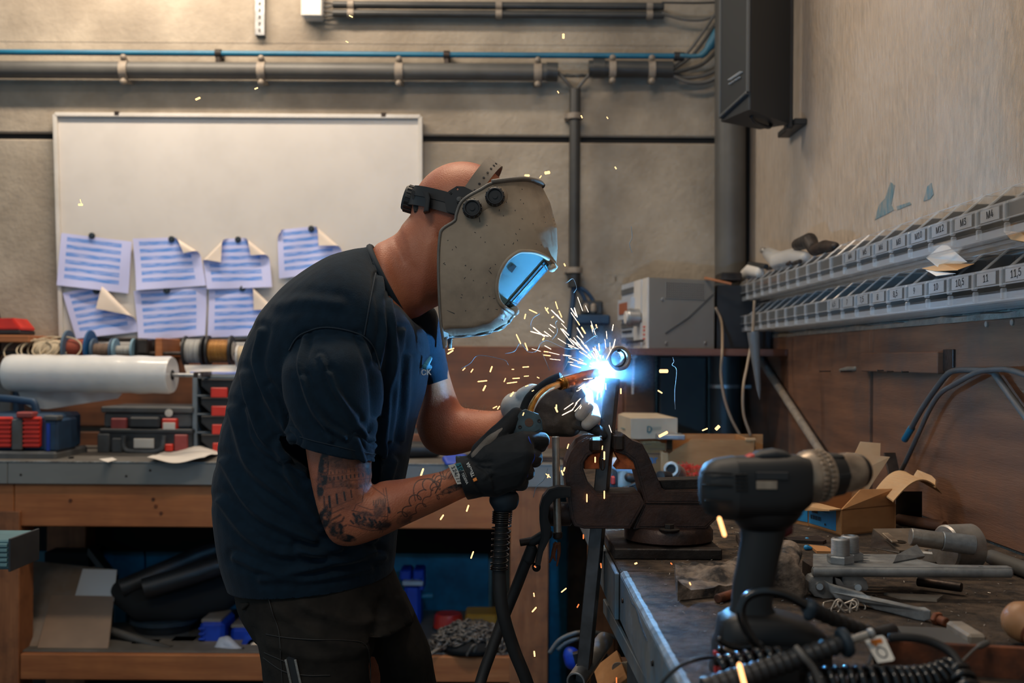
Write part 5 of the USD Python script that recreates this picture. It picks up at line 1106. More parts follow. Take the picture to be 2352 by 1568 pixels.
lb = part(oc, 'blue_label', trimesh.convex.convex_hull(np.array([lab_pt(s, h, o) for s in (.10, .86) for h in (.14, .96) for o in (0, .0008)])), L['label_blue'])
part(lb, 'barcode', cat(*[obox(lab_pt(.17 + .026 * k, .34, .0017), lab_pt(.17 + .026 * k, .5, .0017), .0012 if k % 3 else .0022, .0003, .0001, up=n_) for k in range(12)]), L['ink'])
part(lb, 'print_line', cat(*[obox(lab_pt(.3, h, .0017), lab_pt(.68, h, .0017), .0007, .0003, .0001, up=n_) for h in (.86, .80, .74)], obox(lab_pt(.2, .66, .0017), lab_pt(.36, .66, .0017), .006, .0003, .0001, up=n_), obox(lab_pt(.56, .27, .0017), lab_pt(.6, .27, .0017), .004, .0003, .0001, up=n_)), L['ink'])
top = lambda q, h: np.array([q[0], q[1], ZB + h])
part(oc, 'front_flap', poly3([top(A, hz), top(C, hz), P(2052, 1122, C[1] - .005), P(1976, 1124, A[1] + .05)], .003), L['card'])
part(oc, 'label_flap', poly3([top(B, hz), top(A, hz), P(1905, 1172, A[1] - .02), P(1848, 1171, B[1] - .03), P(1846, 1163, B[1] - .02), P(1868, 1154, B[1])], .0025), L['card_light'])
part(oc, 'lid', poly3([P(1944, 1039, D[1] + .02), P(2044, 1049, D[1] + .01), P(1994, 1125, D[1]), P(1890, 1122, D[1] - .0)], .003), L['card_light'])
part(oc, 'lid_tab', poly3([P(1963, 1041, D[1] + .02), P(1976, 1014, D[1] + .03), P(2022, 1018, D[1] + .03), P(2021, 1047, D[1] + .02)], .003), L['card_light'])
part(oc, 'inner_flap', poly3([P(1893, 1134, D[1] - .005), P(1978, 1109, D[1] - .005), P(1978, 1150, D[1] - .01), P(1900, 1152, D[1] - .01)], .003), L['card'])
sc2 = thing('small_carton', 'second carton with blue print half hidden behind the drill chuck', 'carton', on_z(1840, 1205, ZB))
part(sc2, 'box_body', slab(Polygon([on_z(1818, 1200, ZB)[:2], on_z(1857, 1208, ZB)[:2], on_z(1857, 1208, ZB)[:2] + [.06, .1], on_z(1818, 1200, ZB)[:2] + [.05, .1]]), ZB, ZB + .042), L['card'])
a, b = on_z(1818, 1200, ZB), on_z(1857, 1208, ZB); d_ = (b - a) / np.linalg.norm(b - a); nn = np.array([d_[1], -d_[0], 0])
part(sc2, 'blue_label', trimesh.convex.convex_hull(np.array([a + d_ * s * np.linalg.norm(b - a) + nn * o + [0, 0, h] for s in (.04, .96) for h in (.008, .041) for o in (.0003, .001)])), L['label_blue'])
sc3 = thing('curved_flap_carton', 'carton with a large curved flap and tab leaning by the plywood wall', 'carton', on_z(2110, 1200, ZB))
r_ = []
for t_ in np.linspace(0, 1, 14):
    a = np.array([2012 + 62 * t_ + 70 * t_ * t_ * .1, 1122 - 42 * math.sin(t_ * PI * .62)]); b = np.array([2052 + 112 * t_, 1150 - 58 * math.sin(t_ * PI * .75) + 22 * t_ ** 2])
    pa, pb2 = P(*a, 2.30 + .02 * t_), P(*b, 2.12 + .10 * t_)
    r_.append(np.array([pa, pb2, pb2 + [0, .0, -.0028], pa + [0, 0, -.0028]]))
part(sc3, 'curved_flap', loft(r_), L['card_light'])
part(sc3, 'flap_tab', poly3([P(2096, 1098, 2.28), P(2108, 1079, 2.28), P(2140, 1092, 2.24), P(2150, 1102, 2.22), P(2148, 1120, 2.2)], .003), L['card_light'])
part(sc3, 'carton_side', trimesh.convex.convex_hull(np.array([on_z(2058, 1190, ZB), on_z(2118, 1194, ZB), P(2058, 1128, 2.22), P(2118, 1128, 2.2), on_z(2058, 1190, ZB) + [0, .004, 0], P(2118, 1128, 2.204)])), L['case_dark'])
pbk = thing('angle_bracket', 'folded steel plate bracket with a round hole lying beside the machined shaft', 'bracket', on_z(2060, 1262, ZB))
q = [P(2005, 1217, 2.06), P(2100, 1216, 2.06), P(2160, 1264, 1.93), P(2066, 1267, 1.935)]
pl_n = np.cross(q[1] - q[0], q[3] - q[0]); pl_n /= np.linalg.norm(pl_n); pl_n = pl_n if pl_n[2] > 0 else -pl_n
ex_ = (q[1] - q[0]); lx = np.linalg.norm(ex_); ex_ /= lx; ey_ = np.cross(pl_n, ex_)
def loc2(w): return ((w - q[0]) @ ex_, (w - q[0]) @ ey_)
ply2 = Polygon([loc2(w) for w in q]); hc = loc2(P(2069, 1245, 1.98))
ply2 = ply2.difference(Point(hc).buffer(.0105))
g = trimesh.creation.extrude_polygon(ply2, .003, engine='earcut'); v, f = arr(g)
part(pbk, 'plate', (q[0] + v[:, :1] * ex_ + v[:, 1:2] * ey_ + v[:, 2:] * pl_n, f), mat('bracket_steel', K(122, 108, 94), .55, .4, c2=K(98, 86, 74), sc=30))
part(pbk, 'side_fin', poly3([q[0], q[3] + [0, 0, -.001], on_z(2064, 1267, ZB), on_z(2000, 1258, ZB)], .003), L['steel_dark'])
part(pbk, 'small_flat', obox(P(2033, 1230, 2.0) + [0, 0, .004], P(2056, 1250, 1.955) + [0, 0, .004], .012, .004), L['chuck'])
ms = thing('machined_shaft', 'bright machined steel shaft with a large drum on one end', 'shaft', on_z(2215, 1297, ZB))
a, b = P(2172, 1238, 1.90), P(2240, 1248, 1.80); Rd = 52 * 1.8 / FP
ax = (b - a) / np.linalg.norm(b - a); cb = P(2236, 1247, 1.79); cb[2] = ZB + Rd + .0005
part(ms, 'drum', lathe([(Rd - .003, 0), (Rd, .003), (Rd, .052), (Rd - .003, .055), (.001, .055)], cb - np.array([.96, .25, 0]) / np.linalg.norm([.96, .25, 0]) * .055 + [0, 0, 0], np.array([.96, .25, 0]) * 1.0, 56), L['steel'], 35)
s0, s1, s2 = P(2091, 1232, 1.74), P(2163, 1242, 1.735), P(2238, 1252, 1.73)
part(ms, 'shaft_thin', cyl(s0, s1, .0140, 32, .001), L['steel'], 40)
part(ms, 'shaft_bright', cyl(s1, s2, .0155, 32, .001), L['zinc'], 40)
solo('steel_tube', cyl(on_z(2276, 1296, ZB) + [0, 0, .013], on_z(2420, 1352, ZB) + [0, 0, .013], .0125, 20), L['pipe_grey'], 'grey round tube lying along the foot of the plywood wall at the right edge', 'tube', 40)
solo('rear_tube', cyl(on_z(2062, 1205, ZB) + [0, 0, .012], on_z(2170, 1222, ZB) + [0, 0, .012], .011, 18), L['ply'], 'brown round bar lying behind the folded bracket at the wall', 'bar', 40)

lk = thing('latch_fixture', 'zinc plated angle fixture with threaded studs and a lever clamp underneath', 'clamp fixture', on_z(1930, 1385, ZB))
y1_ = 1.56
z_t, z_b = P(1900, 1301, y1_)[2], P(1900, 1325, y1_)[2]
xa, xb = P(1867, 1310, y1_)[0], P(2326, 1310, y1_)[0]
tp = Polygon([(xa, y1_), (xb, y1_), (xb, y1_ + .018), (xa + .19, y1_ + .022), (xa + .16, y1_ + .105), (xa + .03, y1_ + .105)])
for cx, cy in ((.085, .05), (.09, .07), (.10, .09), (.075, .034)): tp = tp.difference(affinity.scale(Point(xa + cx, y1_ + cy).buffer(.006), 2.2, .7))
tp = tp.difference(Point(xa + .245, y1_ + .009).buffer(.0035))
part(lk, 'top_plate', slab(tp, z_t - .004, z_t), L['zinc'])
part(lk, 'front_flange', cyl((xa, y1_ + .003, (z_t + z_b) / 2), (xb, y1_ + .003, (z_t + z_b) / 2), (z_t - z_b) / 2, 20, .002), L['zinc'], 40)
part(lk, 'gusset', poly3([np.array([xa + .125, y1_ + .03, z_t]), np.array([xa + .19, y1_ + .08, z_t]), np.array([xa + .185, y1_ + .10, z_t + .014]), np.array([xa + .135, y1_ + .045, z_t + .008])], .006), L['zinc'])
for k, (u, dy) in enumerate(((1930, .028), (1952, .052))):
    c = P(u, 1290, y1_ + dy); c[2] = z_t
    nut = part(lk, 'hex_nut', lathe([(.0185, 0), (.0195, .002), (.0195, .010), (.0185, .012), (.001, .012)], c, (0, 0, 1), 6), L['zinc'])
    pr = []
    for j in range(13): pr += [(.0128, .012 + j * .0018), (.0136, .0129 + j * .0018)]
    part(lk, 'threaded_stud', lathe([(.012, .011)] + pr + [(.012, .0365), (.009, .037), (.008, .033), (.001, .033)], c, (0, 0, 1), 24), L['alu'], 30)
ck = P(1864, 1350, y1_)
part(lk, 'cheek_plate', prism([(1858, 1336), (1866, 1326), (1884, 1321), (1914, 1322), (1914, 1345), (1922, 1350), (1918, 1372), (1916, 1377), (1890, 1378), (1872, 1370), (1860, 1356)], y1_ + .004, y1_ + .034, .0025), L['zinc'])
part(lk, 'cheek_plate', prism([(1936, 1322), (1980, 1323), (1992, 1335), (1996, 1352), (1990, 1357), (1976, 1357), (1950, 1352), (1936, 1340)], y1_ + .004, y1_ + .034, .0025), L['zinc'])
part(lk, 'latch_link', prism([(1918, 1326), (1930, 1330), (1940, 1344), (1960, 1346), (1974, 1356), (1940, 1352), (1922, 1342)], y1_ + .001, y1_ + .03, .001), L['clear_edge'] if 0 else L['alu'])
for u, v in ((1883, 1347), (1971, 1349)): part(lk, 'rivet', cyl(P(u, v, y1_ + .006), P(u, v, y1_ - .001), .0058, 18, .001), L['alu'], 40)
lv = [(1900, 1338), (1916, 1346), (1934, 1351), (1952, 1356), (1990, 1366), (2002, 1374), (2020, 1378), (2060, 1387), (2112, 1399), (2122, 1401), (2138, 1402), (2137, 1422), (2122, 1426), (2104, 1423), (2050, 1408), (2010, 1399), (1996, 1391), (1976, 1384), (1950, 1379), (1920, 1374), (1908, 1360)]
def bar_var(pts, yf, d, inset=0):
    """Outline of photograph points whose depth runs with the horizontal position."""
    g = trimesh.creation.extrude_polygon(Polygon(pts).buffer(-inset), 1.0, engine='earcut'); v_, f_ = arr(g)
    return np.array([P(a, b, yf(a) + d[0]) if c < .5 else P(a, b, yf(a) + d[0]) + [0, d[1] - d[0], 0] for a, b, c in v_]), f_[:, ::-1]
ylv = lambda u: float(np.interp(u, [1900, 1990, 2140], [1.535, 1.50, 1.418]))
part(lk, 'lever', cat(bar_var(lv, ylv, (0, .020)), bar_var(lv, ylv, (-.0015, .0215), 1.6)), L['zinc'])
part(lk, 'foot_block', box(P(1880, 1380, y1_)[0], P(1996, 1380, y1_)[0], y1_ + .036, y1_ + .09, ZB, z_t - .004, .003), L['steel_dark'])
part(lk, 'support_pin', cyl((xb - .11, y1_ + .07, ZB + .012), (xb - .06, y1_ + .03, ZB + .012), .007, 14), L['steel_dark'], 40)
chn = thing('small_chain', 'short bright chain lying under the lever of the fixture', 'chain', on_z(1950, 1402, ZB))
for k, (u, v) in enumerate(((1906, 1396), (1922, 1400), (1938, 1403), (1950, 1398), (1962, 1398), (1972, 1394))):
    c = on_z(u, v + 3, ZB) + [0, 0, .006]; aa = .3 + .9 * (k % 3); nv = np.array([.3 * (-1) ** k, -.8, .5]); nv /= np.linalg.norm(nv); ax = np.array([math.cos(aa), .2, .6 * math.sin(aa)]); ax -= nv * (ax @ nv); ax /= np.linalg.norm(ax); bx = np.cross(nv, ax)
    part(chn, 'chain_link', link(c, ax, bx, .0085, .0014, 16, 8), L['steel'], True)
def flat_piece(pts, h, nm, m, lab, c):
    return solo(nm, slab(Polygon([on_z(u, v, ZB + h)[:2] for u, v in pts]).buffer(0), ZB + .0003, ZB + h), L[m], lab, c)
flat_piece([(2030, 1360), (2166, 1366), (2152, 1376), (2068, 1370)], .004, 'flat_bar', 'clamp', 'pale flat bar lying beyond the lever of the fixture', 'flat bar')
flat_piece([(1846, 1283), (1960, 1287), (1955, 1296), (1850, 1292)], .007, 'flat_bar', 'steel_dark', 'dark flat bar lying behind the threaded studs', 'flat bar')
flat_piece([(1800, 1233), (1880, 1229), (1898, 1239), (1890, 1243), (1812, 1239)], .006, 'flat_bar', 'steel_dark', 'dark flat bar lying in front of the blue labelled carton', 'flat bar')
flat_piece([(1858, 1250), (1898, 1254), (1920, 1266), (1876, 1265)], .005, 'wood_chip', 'card', 'brown pentagonal wood offcut lying left of the studs', 'offcut')
flat_piece([(1690, 1226), (1720, 1214), (1790, 1216), (1775, 1242), (1700, 1244)], .012, 'round_plate', 'steel_dark', 'dark worn plate lying beside the vise behind the drill grip', 'plate')
for i, (u, v, r) in enumerate(((1853, 1243, .005), (1852, 1263, .006), (1916, 1273, .006))):
    q = on_z(u, v, ZB); solo('blue_scrap', hull((q + [0, 0, r * .8], r * .8), (q + [r * 1.4, .003, r * .5], r * .5)), L['label_blue' if i < 2 else 'blue_tool'], ('bright blue plastic scrap on the dark flat bar', 'bright blue plastic scrap at the tip of the wood offcut', 'deep blue plastic scrap beside the threaded studs')[i], 'scrap', 30)
q = on_z(2138, 1288, ZB); solo('hex_nut', lathe([(.020, 0), (.0215, .002), (.0215, .015), (.019, .018), (.012, .018), (.011, .012)], q, (0, 0, 1), 6), L['steel'], 'bright hexagon nut lying between the fixture and the machined drum', 'nut')
bt = thing('rusty_bolt', 'small rusty bolt lying in front of the lever tip', 'bolt', on_z(2150, 1436, ZB)); a = on_z(2148, 1432, ZB) + [0, 0, .007]; b = on_z(2174, 1440, ZB) + [0, 0, .006]
part(bt, 'bolt_head', cyl(a, a + (b - a) * .35, .0095, 6), L['rust']); part(bt, 'bolt_shank', cyl(a + (b - a) * .3, b, .006, 14), L['rust'], 40)
q0 = on_z(2192, 1452, ZB); q1 = on_z(2246, 1486, ZB)
solo('steel_block', obox(q0 + [0, 0, .008], q1 + [0, 0, .008], .022, .014, .0035), L['clamp'], 'small rectangular pale steel block lying near the right front of the bench', 'block')
solo('rusty_pin', cyl(on_z(1648, 1386, ZB) + [0, 0, .007], on_z(1686, 1374, ZB) + [0, 0, .007], .0065, 12), L['rust'], 'rusty short pin lying in front of the rag beside the drill grip', 'pin', 40)
wh = thing('wooden_handle', 'turned wooden tool handle cut off by the right edge of the picture', 'handle', on_z(2360, 1490, ZB))
a, b = P(2318, 1402, 1.33), P(2440, 1500, 1.26)
part(wh, 'handle', lathe([(.006, 0), (.016, .003), (.0225, .012), (.0245, .022), (.022, .034), (.0185, .040), (.0195, .06), (.021, .09), (.0205, .12), (.016, .13), (.001, .132)], a - [0, 0, .0], b - a, 32), L['wood_handle'], 50)
part(wh, 'dark_ring', ring_mesh(a + (b - a) / np.linalg.norm(b - a) * .038, b - a, .0196, .017, .005, 28), L['rust'], 40)
# rag: a flat strip and a heap behind the drill
def cloth_sheet(outline, z, amp, seed):
    poly = Polygon([on_z(u, v, ZB)[:2] for u, v in outline]); g = trimesh.creation.extrude_polygon(poly, .010, engine='earcut')
    vv, ff = trimesh.remesh.subdivide_to_size(g.vertices, g.faces, .010); vv = np.array(vv)
    n = meshkit.fbm(np.stack([vv[:, 0] * 22, vv[:, 1] * 22, np.zeros(len(vv)) + seed], 1), 3, seed)
    vv[:, 2] = ZB + .001 + vv[:, 2] * (.9 + 1.4 * n) + amp * np.maximum(n - .35, 0) * (vv[:, 2] > .001)
    return vv, ff
rg = thing('rag', 'dirty grey felt rag lying folded behind and beside the drill', 'rag', on_z(1700, 1380, ZB))
part(rg, 'flat_end', cloth_sheet([(1549, 1330), (1570, 1318), (1640, 1318), (1690, 1308), (1720, 1320), (1710, 1362), (1640, 1372), (1556, 1380)], ZB, .03, 3), L['rag'], 40)
t_ = soften(union([hull((on_z(1700, 1362, ZB) + [0, 0, .012], .012), (on_z(1770, 1370, ZB) + [0, 0, .018], .018)), hull((on_z(1770, 1368, ZB) + [0, 0, .022], .022), (P(1800, 1300, 1.56), .02), (on_z(1835, 1376, ZB) + [0, 0, .012], .012)), hull((P(1800, 1300, 1.56), .02), (P(1812, 1268, 1.62), .018), (P(1790, 1262, 1.64), .014))]), .005, 4)
nn = normals(t_); pv = np.array(t_.vertices); pv = pv + nn * (.010 * (meshkit.fbm(pv * 45, 3, 5) - .5))[:, None]; pv[:, 2] = np.maximum(pv[:, 2], ZB + .0005)
part(rg, 'heap', (pv, np.array(t_.faces)), L['rag'], True)
# swarf glints
gm = [hull((on_z(rng.uniform(1440, 2340), 0, 0) if 0 else np.array([rng.uniform(.22, .88), rng.uniform(1.25, 2.3), ZB + .0008]), .0008 + .0008 * rng.random()), (np.array([0, 0, 0.]), 0)) if 0 else None for _ in range(0)]
gs = []
for _ in range(420):
    p = np.array([rng.uniform(.22, .90), rng.uniform(1.3, 2.4), ZB + .0012]); d = rng.normal(0, 1, 3) * [1, 1, .25]; d /= np.linalg.norm(d)
    gs.append(obox(p - d * .0014, p + d * rng.uniform(.001, .0035), .0012, .0008, .0002))
solo('metal_swarf', cat(*gs), L['steel'], 'tiny bright metal filings scattered over the right bench top', 'filings', kind='stuff')
# rust angle iron in the foreground
ai = thing('angle_iron', 'rusty brown angle iron lying across the front of the right bench', 'angle iron', on_z(2200, 1560, ZB))
a0, a1 = P(2025, 1468, 1.21), P(2440, 1490, 1.16)
part(ai, 'upright_flange', obox(a0 + [0, 0, -.03], a1 + [0, 0, -.03], .006, .06, .0015, up=(0, 0, 1)), L['rust'])
part(ai, 'flat_flange', obox(a0 + [0, .026, -.058], a1 + [0, .026, -.058], .05, .006, .0015, up=(0, 0, 1)), L['rust'])
solo('grey_plate', trimesh.convex.convex_hull(np.array([on_z(2060, 1448, ZB), on_z(2170, 1452, ZB), on_z(2230, 1490, ZB), on_z(2080, 1480, ZB)] + [on_z(u, v, ZB) + [0, 0, .006] for u, v in ((2060, 1448), (2170, 1452), (2230, 1490), (2080, 1480))])), L['pipe_grey'], 'grey flat plate with a red mark lying behind the angle iron', 'plate')

# ------------------------------------------------------------------ cordless drill in the foreground
YD = 1.17
dl = thing('cordless_drill', 'dark cordless drill standing on its battery in the blurred right foreground', 'drill', [P(1760, 1500, YD)[0], YD, ZB])
def xloft(secs, y, n=28, e=2.6):
    """Loft along x: (u, v top, v bottom, half depth)."""
    rings = []
    for u, vt, vb, hw in secs:
        a, b = P(u, vt, y), P(u, vb, y); c = (a + b) / 2; h = (a[2] - b[2]) / 2
        t = np.arange(n) * 2 * PI / n; cs, sn = np.cos(t), np.sin(t)
        rings.append(np.stack([np.full(n, c[0]), c[1] + hw * np.sign(cs) * np.abs(cs) ** (2 / e), c[2] + h * np.sign(sn) * np.abs(sn) ** (2 / e)], 1))
    return loft(rings)
part(dl, 'rear_cap', xloft([(1609, 1105, 1135, .012), (1612, 1082, 1160, .024), (1622, 1064, 1178, .031), (1645, 1052, 1190, .034), (1684, 1046, 1194, .035)], YD), L['drill_grip'], 40)
part(dl, 'motor_housing', xloft([(1684, 1048, 1192, .034), (1740, 1046, 1192, .034), (1790, 1044, 1190, .033), (1830, 1044, 1178, .031), (1852, 1050, 1160, .028)], YD, e=3.2), L['drill_body'], 40)
for k in range(5):
    for j in range(3):
        part(dl, 'vent_slot', pbox(1689 + 10 * j + k * .5, 1088 + 9 * k, 1697 + 10 * j + k * .5, 1093 + 9 * k, YD - .0362, YD - .03, .0004), L['dark'])
for vv in (1084, 1112, 1148): part(dl, 'cap_groove', tube(smooth_path([P(1613 if vv < 1140 else 1618, vv, YD - .012), P(1626, vv + 1, YD - .0315), P(1650, vv + 2, YD - .0345), P(1682, vv + 4, YD - .0355)], 5), .0011, 6), L['dark'])
part(dl, 'name_strip', pbox(1738, 1084, 1812, 1102, YD - .0358, YD - .03, .0006), L['black'])
part(dl, 'name_strip', pbox(1738, 1104, 1786, 1124, YD - .0358, YD - .03, .0006), L['chuck'])
part(dl, 'selector_switch', xloft([(1728, 1042, 1056, .012), (1742, 1034, 1056, .016), (1776, 1029, 1056, .017), (1800, 1034, 1056, .016), (1818, 1046, 1056, .012)], YD), L['drill_grip'], 40)
part(dl, 'red_button', xloft([(1712, 1046, 1054, .008), (1724, 1040, 1054, .01), (1746, 1044, 1054, .008)], YD), L['red'], 40)
d0_, d1_ = P(1828, 1098, YD), P(1986, 1080, YD + .03); ax = (d1_ - d0_) / np.linalg.norm(d1_ - d0_)
kpx = YD / FP; LD = np.linalg.norm(d1_ - d0_)
def dz(u): return (u - 1828) / (1986 - 1828) * LD
part(dl, 'gear_housing', lathe([(.018, dz(1818)), (50 * kpx, dz(1830)), (59 * kpx, dz(1850)), (60 * kpx, dz(1862)), (.01, dz(1864))], d0_, ax, 40), L['chuck'], 40)
tc = part(dl, 'torque_collar', lathe([(.02, dz(1858)), (57 * kpx, dz(1860)), (58 * kpx, dz(1866)), (54 * kpx, dz(1868)), (54 * kpx, dz(1874)), (58 * kpx, dz(1876)), (56 * kpx, dz(1892)), (.02, dz(1894))], d0_, ax, 44), L['chuck'], 40)
s_, t__, _ = frame_of(ax)
teeth = []
for zc_, rr in ((dz(1863), 58), (dz(1880), 58)):
    for k in range(30):
        a = 2 * PI * (k + (.5 if zc_ > dz(1870) else 0)) / 30; c = d0_ + ax * zc_ + rr * kpx * (math.cos(a) * s_ + math.sin(a) * t__)
        teeth.append(hull((c - ax * .0012, .0022), (c + ax * .0012, .0022)) if 0 else obox(c - ax * .003, c + ax * .003, .0036, .0034, .001, up=(math.cos(a) * s_ + math.sin(a) * t__)))
part(tc, 'collar_teeth', cat(*teeth), L['chuck'])
part(dl, 'chuck_base', lathe([(.01, dz(1890)), (52 * kpx, dz(1891)), (51 * kpx, dz(1905)), (47 * kpx, dz(1924)), (.01, dz(1925))], d0_, ax, 40), L['black'], 40)
for k in range(6):
    a = 2 * PI * k / 6; e = math.cos(a) * s_ + math.sin(a) * t__
    part(dl, 'chuck_rib', obox(d0_ + ax * dz(1894) + e * 50 * kpx, d0_ + ax * dz(1924) + e * 47 * kpx, .006, .004, .001, up=e), L['drill_grip'])
part(dl, 'chuck_sleeve', lathe([(.01, dz(1922)), (46 * kpx, dz(1923)), (46 * kpx, dz(1950)), (42 * kpx, dz(1968)), (39 * kpx, dz(1971)), (.01, dz(1971.5))], d0_, ax, 40), L['chuck'], 40)
part(dl, 'chuck_nose', lathe([(39 * kpx, dz(1970)), (38 * kpx, dz(1978)), (30 * kpx, dz(1986)), (8 * kpx, dz(1988)), (7 * kpx, dz(1982)), (.001, dz(1981))], d0_, ax, 40), L['steel_dark'], 40)
def vloft(secs, y, n=28, e=2.4):
    """Loft down z: (v, u left, u right, half depth)."""
    rings = []
    for v, ul, ur, hw in secs:
        a, b = P(ul, v, y), P(ur, v, y); c = (a + b) / 2; h = (b[0] - a[0]) / 2; t = np.arange(n) * 2 * PI / n; cs, sn = np.cos(t), np.sin(t)
        rings.append(np.stack([c[0] + h * np.sign(cs) * np.abs(cs) ** (2 / e), c[1] + hw * np.sign(sn) * np.abs(sn) ** (2 / e), np.full(n, c[2])], 1))
    return loft(rings)
part(dl, 'neck', vloft([(1176, 1660, 1842, .028), (1196, 1686, 1826, .026), (1214, 1700, 1800, .021)], YD), L['drill_body'], 40)
part(dl, 'grip', vloft([(1205, 1702, 1806, .020), (1240, 1703, 1798, .0195), (1290, 1694, 1786, .0195), (1340, 1684, 1776, .020), (1390, 1680, 1772, .021), (1420, 1668, 1790, .024)], YD), L['drill_grip'], 40)
part(dl, 'trigger', xloft([(1788, 1166, 1236, .007), (1804, 1166, 1234, .008), (1818, 1178, 1226, .007)], YD), mat('dark_red_plastic', K(96, 30, 26), .5), 40)
part(dl, 'direction_switch', pbox(1786, 1172, 1812, 1184, YD - .026, YD - .02, .001), L['red'])
part(dl, 'battery_foot', vloft([(1402, 1676, 1790, .024), (1420, 1652, 1850, .034), (1450, 1648, 1890, .038), (1462, 1646, 1896, .038)], YD, e=3.5), L['drill_body'], 40)
zb_px = lambda v: v
batt = part(dl, 'battery', vloft([(1456, 1650, 1892, .036), (1475, 1640, 1900, .038), (1540, 1634, 1905, .039), (1552, 1640, 1900, .037)], YD, e=4), L['black'], 40)
zbt = P(1700, 1552, YD)[2]
part(dl, 'battery_base', box(P(1642, 1500, YD)[0], P(1896, 1500, YD)[0], YD - .036, YD + .036, ZB, zbt + .004, .004), L['black'])
for k in range(6): part(batt, 'red_vent', pbox(1642 + 10 * k, 1520, 1649 + 10 * k, 1546, YD - .0415, YD - .034, .0008), L['red'])
part(batt, 'red_vent', pbox(1640, 1496, 1662, 1514, YD - .0405, YD - .034, .0008), L['red'])
part(batt, 'print_label', pbox(1664, 1488, 1700, 1500, YD - .0405, YD - .034, .0006), L['chuck'])
# cables and coiled lead in front of the drill
def fg(pts, y): return [P(u, v, y if np.isscalar(y) else y[i]) for i, (u, v) in enumerate(pts)]
pw = thing('power_lead', 'black glossy lead looping around the drill foot with a ribbed strain sleeve', 'cable', P(1800, 1560, 1.08))
part(pw, 'lead', tube(smooth_path(fg([(1762, 1512), (1722, 1460), (1702, 1410), (1712, 1374), (1748, 1358), (1800, 1364), (1858, 1394)], 1.10), 8), 11 * 1.1 / FP, 14), L['black_gloss'], True)
sl = smooth_path(fg([(1852, 1390), (1880, 1406), (1940, 1432), (2010, 1456)], [1.10, 1.12, 1.15, 1.18]), 14)
part(pw, 'strain_sleeve', tube(sl, [(.0085 if (i // 2) % 2 else .0070) * (1.0 - .1 * i / len(sl)) for i in range(len(sl))], 14), L['rubber'], True)
part(pw, 'sleeve_collar', hull((P(1864, 1394, 1.10), .0078), (P(1858, 1412, 1.10), .006)), L['torch_black'], 40)
part(pw, 'lead_end', tube(smooth_path(fg([(2010, 1456), (2034, 1450), (2050, 1446)], [1.18, 1.19, 1.2]), 5), .007, 12), L['black'], True)
dh = thing('plug_grip', 'long black ribbed grip with a disc collar lying in front of the drill', 'grip', P(1800, 1568, 1.03))
g0, g1 = P(1610, 1588, 1.04), P(1938, 1476, 1.06); gd = (g1 - g0) / np.linalg.norm(g1 - g0); LG = np.linalg.norm(g1 - g0)
pr = [(.006, 0), (.0125, .004)]
for k in range(17): pr += [(.0128 - .0002 * k, LG * (.06 + .054 * k)), (.0112 - .0002 * k, LG * (.082 + .054 * k))]
part(dh, 'grip_body', lathe(pr + [(.009, LG), (.001, LG)], g0, gd, 26), L['black'], 40)
part(dh, 'disc_collar', lathe([(.004, -.004), (.0135, -.003), (.0150, 0), (.0135, .005), (.006, .007)], g1, gd, 28), L['torch_black'], 40)
part(dh, 'chrome_pin', cyl(g1 + gd * .006, g1 + gd * .026, .0042, 16), L['steel'], 40)
part(dh, 'chrome_pin', cyl(g1 + gd * .026, g1 + gd * .032, .0055, 16), L['alu'], 40)
tgp = thing('white_tag', 'white paper tag with orange print tied to the black lead', 'tag', P(2020, 1520, 1.07))
ta, tb, tcn, td = P(1984, 1466, 1.08), P(2030, 1458, 1.08), P(2056, 1516, 1.05), P(2016, 1522, 1.05)
tmesh = trimesh.convex.convex_hull(np.array([q + [0, dy, 0] for q in (ta + (tb - ta) * .08, tb - (tb - ta) * .08, tb + (tcn - tb) * .08, tcn - (tcn - tb) * .06, tcn + (td - tcn) * .12, td, ta + (td - ta) * .06) for dy in (0, .0008)]))
part(tgp, 'card', tmesh, L['tag_white'])
def tg(s, t, o=.0012): q = ta * (1 - s) * (1 - t) + tb * s * (1 - t) + tcn * s * t + td * (1 - s) * t; return q - [0, o, 0]
part(tgp, 'orange_print', cat(*[obox(tg(.22, t), tg(.78, t), .0042, .0004, .0001, up=(0, -1, 0)) for t in (.17, .25)], obox(tg(.3, .33), tg(.45, .34), .003, .0004, .0001, up=(0, -1, 0))), L['orange'])
part(tgp, 'grey_print', tube(np.array([tg(.5 + .24 * math.cos(a), .62 + .2 * math.sin(a)) for a in np.linspace(0, 2 * PI, 20)[:-1]]), .0007, 6, closed=True), L['case'])
part(tgp, 'tie_wire', tube(smooth_path(fg([(2000, 1466), (2002, 1500), (1992, 1530), (1975, 1545)], 1.08), 6), .0012, 8), L['alu'], True)
cl_ = thing('coiled_cable', 'black glossy coiled spiral cable curling along the bottom right corner', 'cable', P(2050, 1568, 1.05))
def helix(path, R, r, pitch, n=7):
    p = smooth_path(path, 24); d = np.r_[0, np.cumsum(np.linalg.norm(np.diff(p, axis=0), axis=1))]; out = []
    tt = np.gradient(p, axis=0); tt /= np.linalg.norm(tt, axis=1, keepdims=True); s, w, _ = frame_of(tt[0])
    N = int(d[-1] / pitch * 14); q = np.linspace(0, d[-1], N)
    for x in q:
        c = np.array([np.interp(x, d, p[:, k]) for k in range(3)]); t = np.array([np.interp(x, d, tt[:, k]) for k in range(3)]); t /= np.linalg.norm(t)
        s = s - t * (s @ t); s /= np.linalg.norm(s); w = np.cross(t, s); a = 2 * PI * x / pitch
        out.append(c + R * (math.cos(a) * s + math.sin(a) * w))
    return tube(np.array(out), r, n)
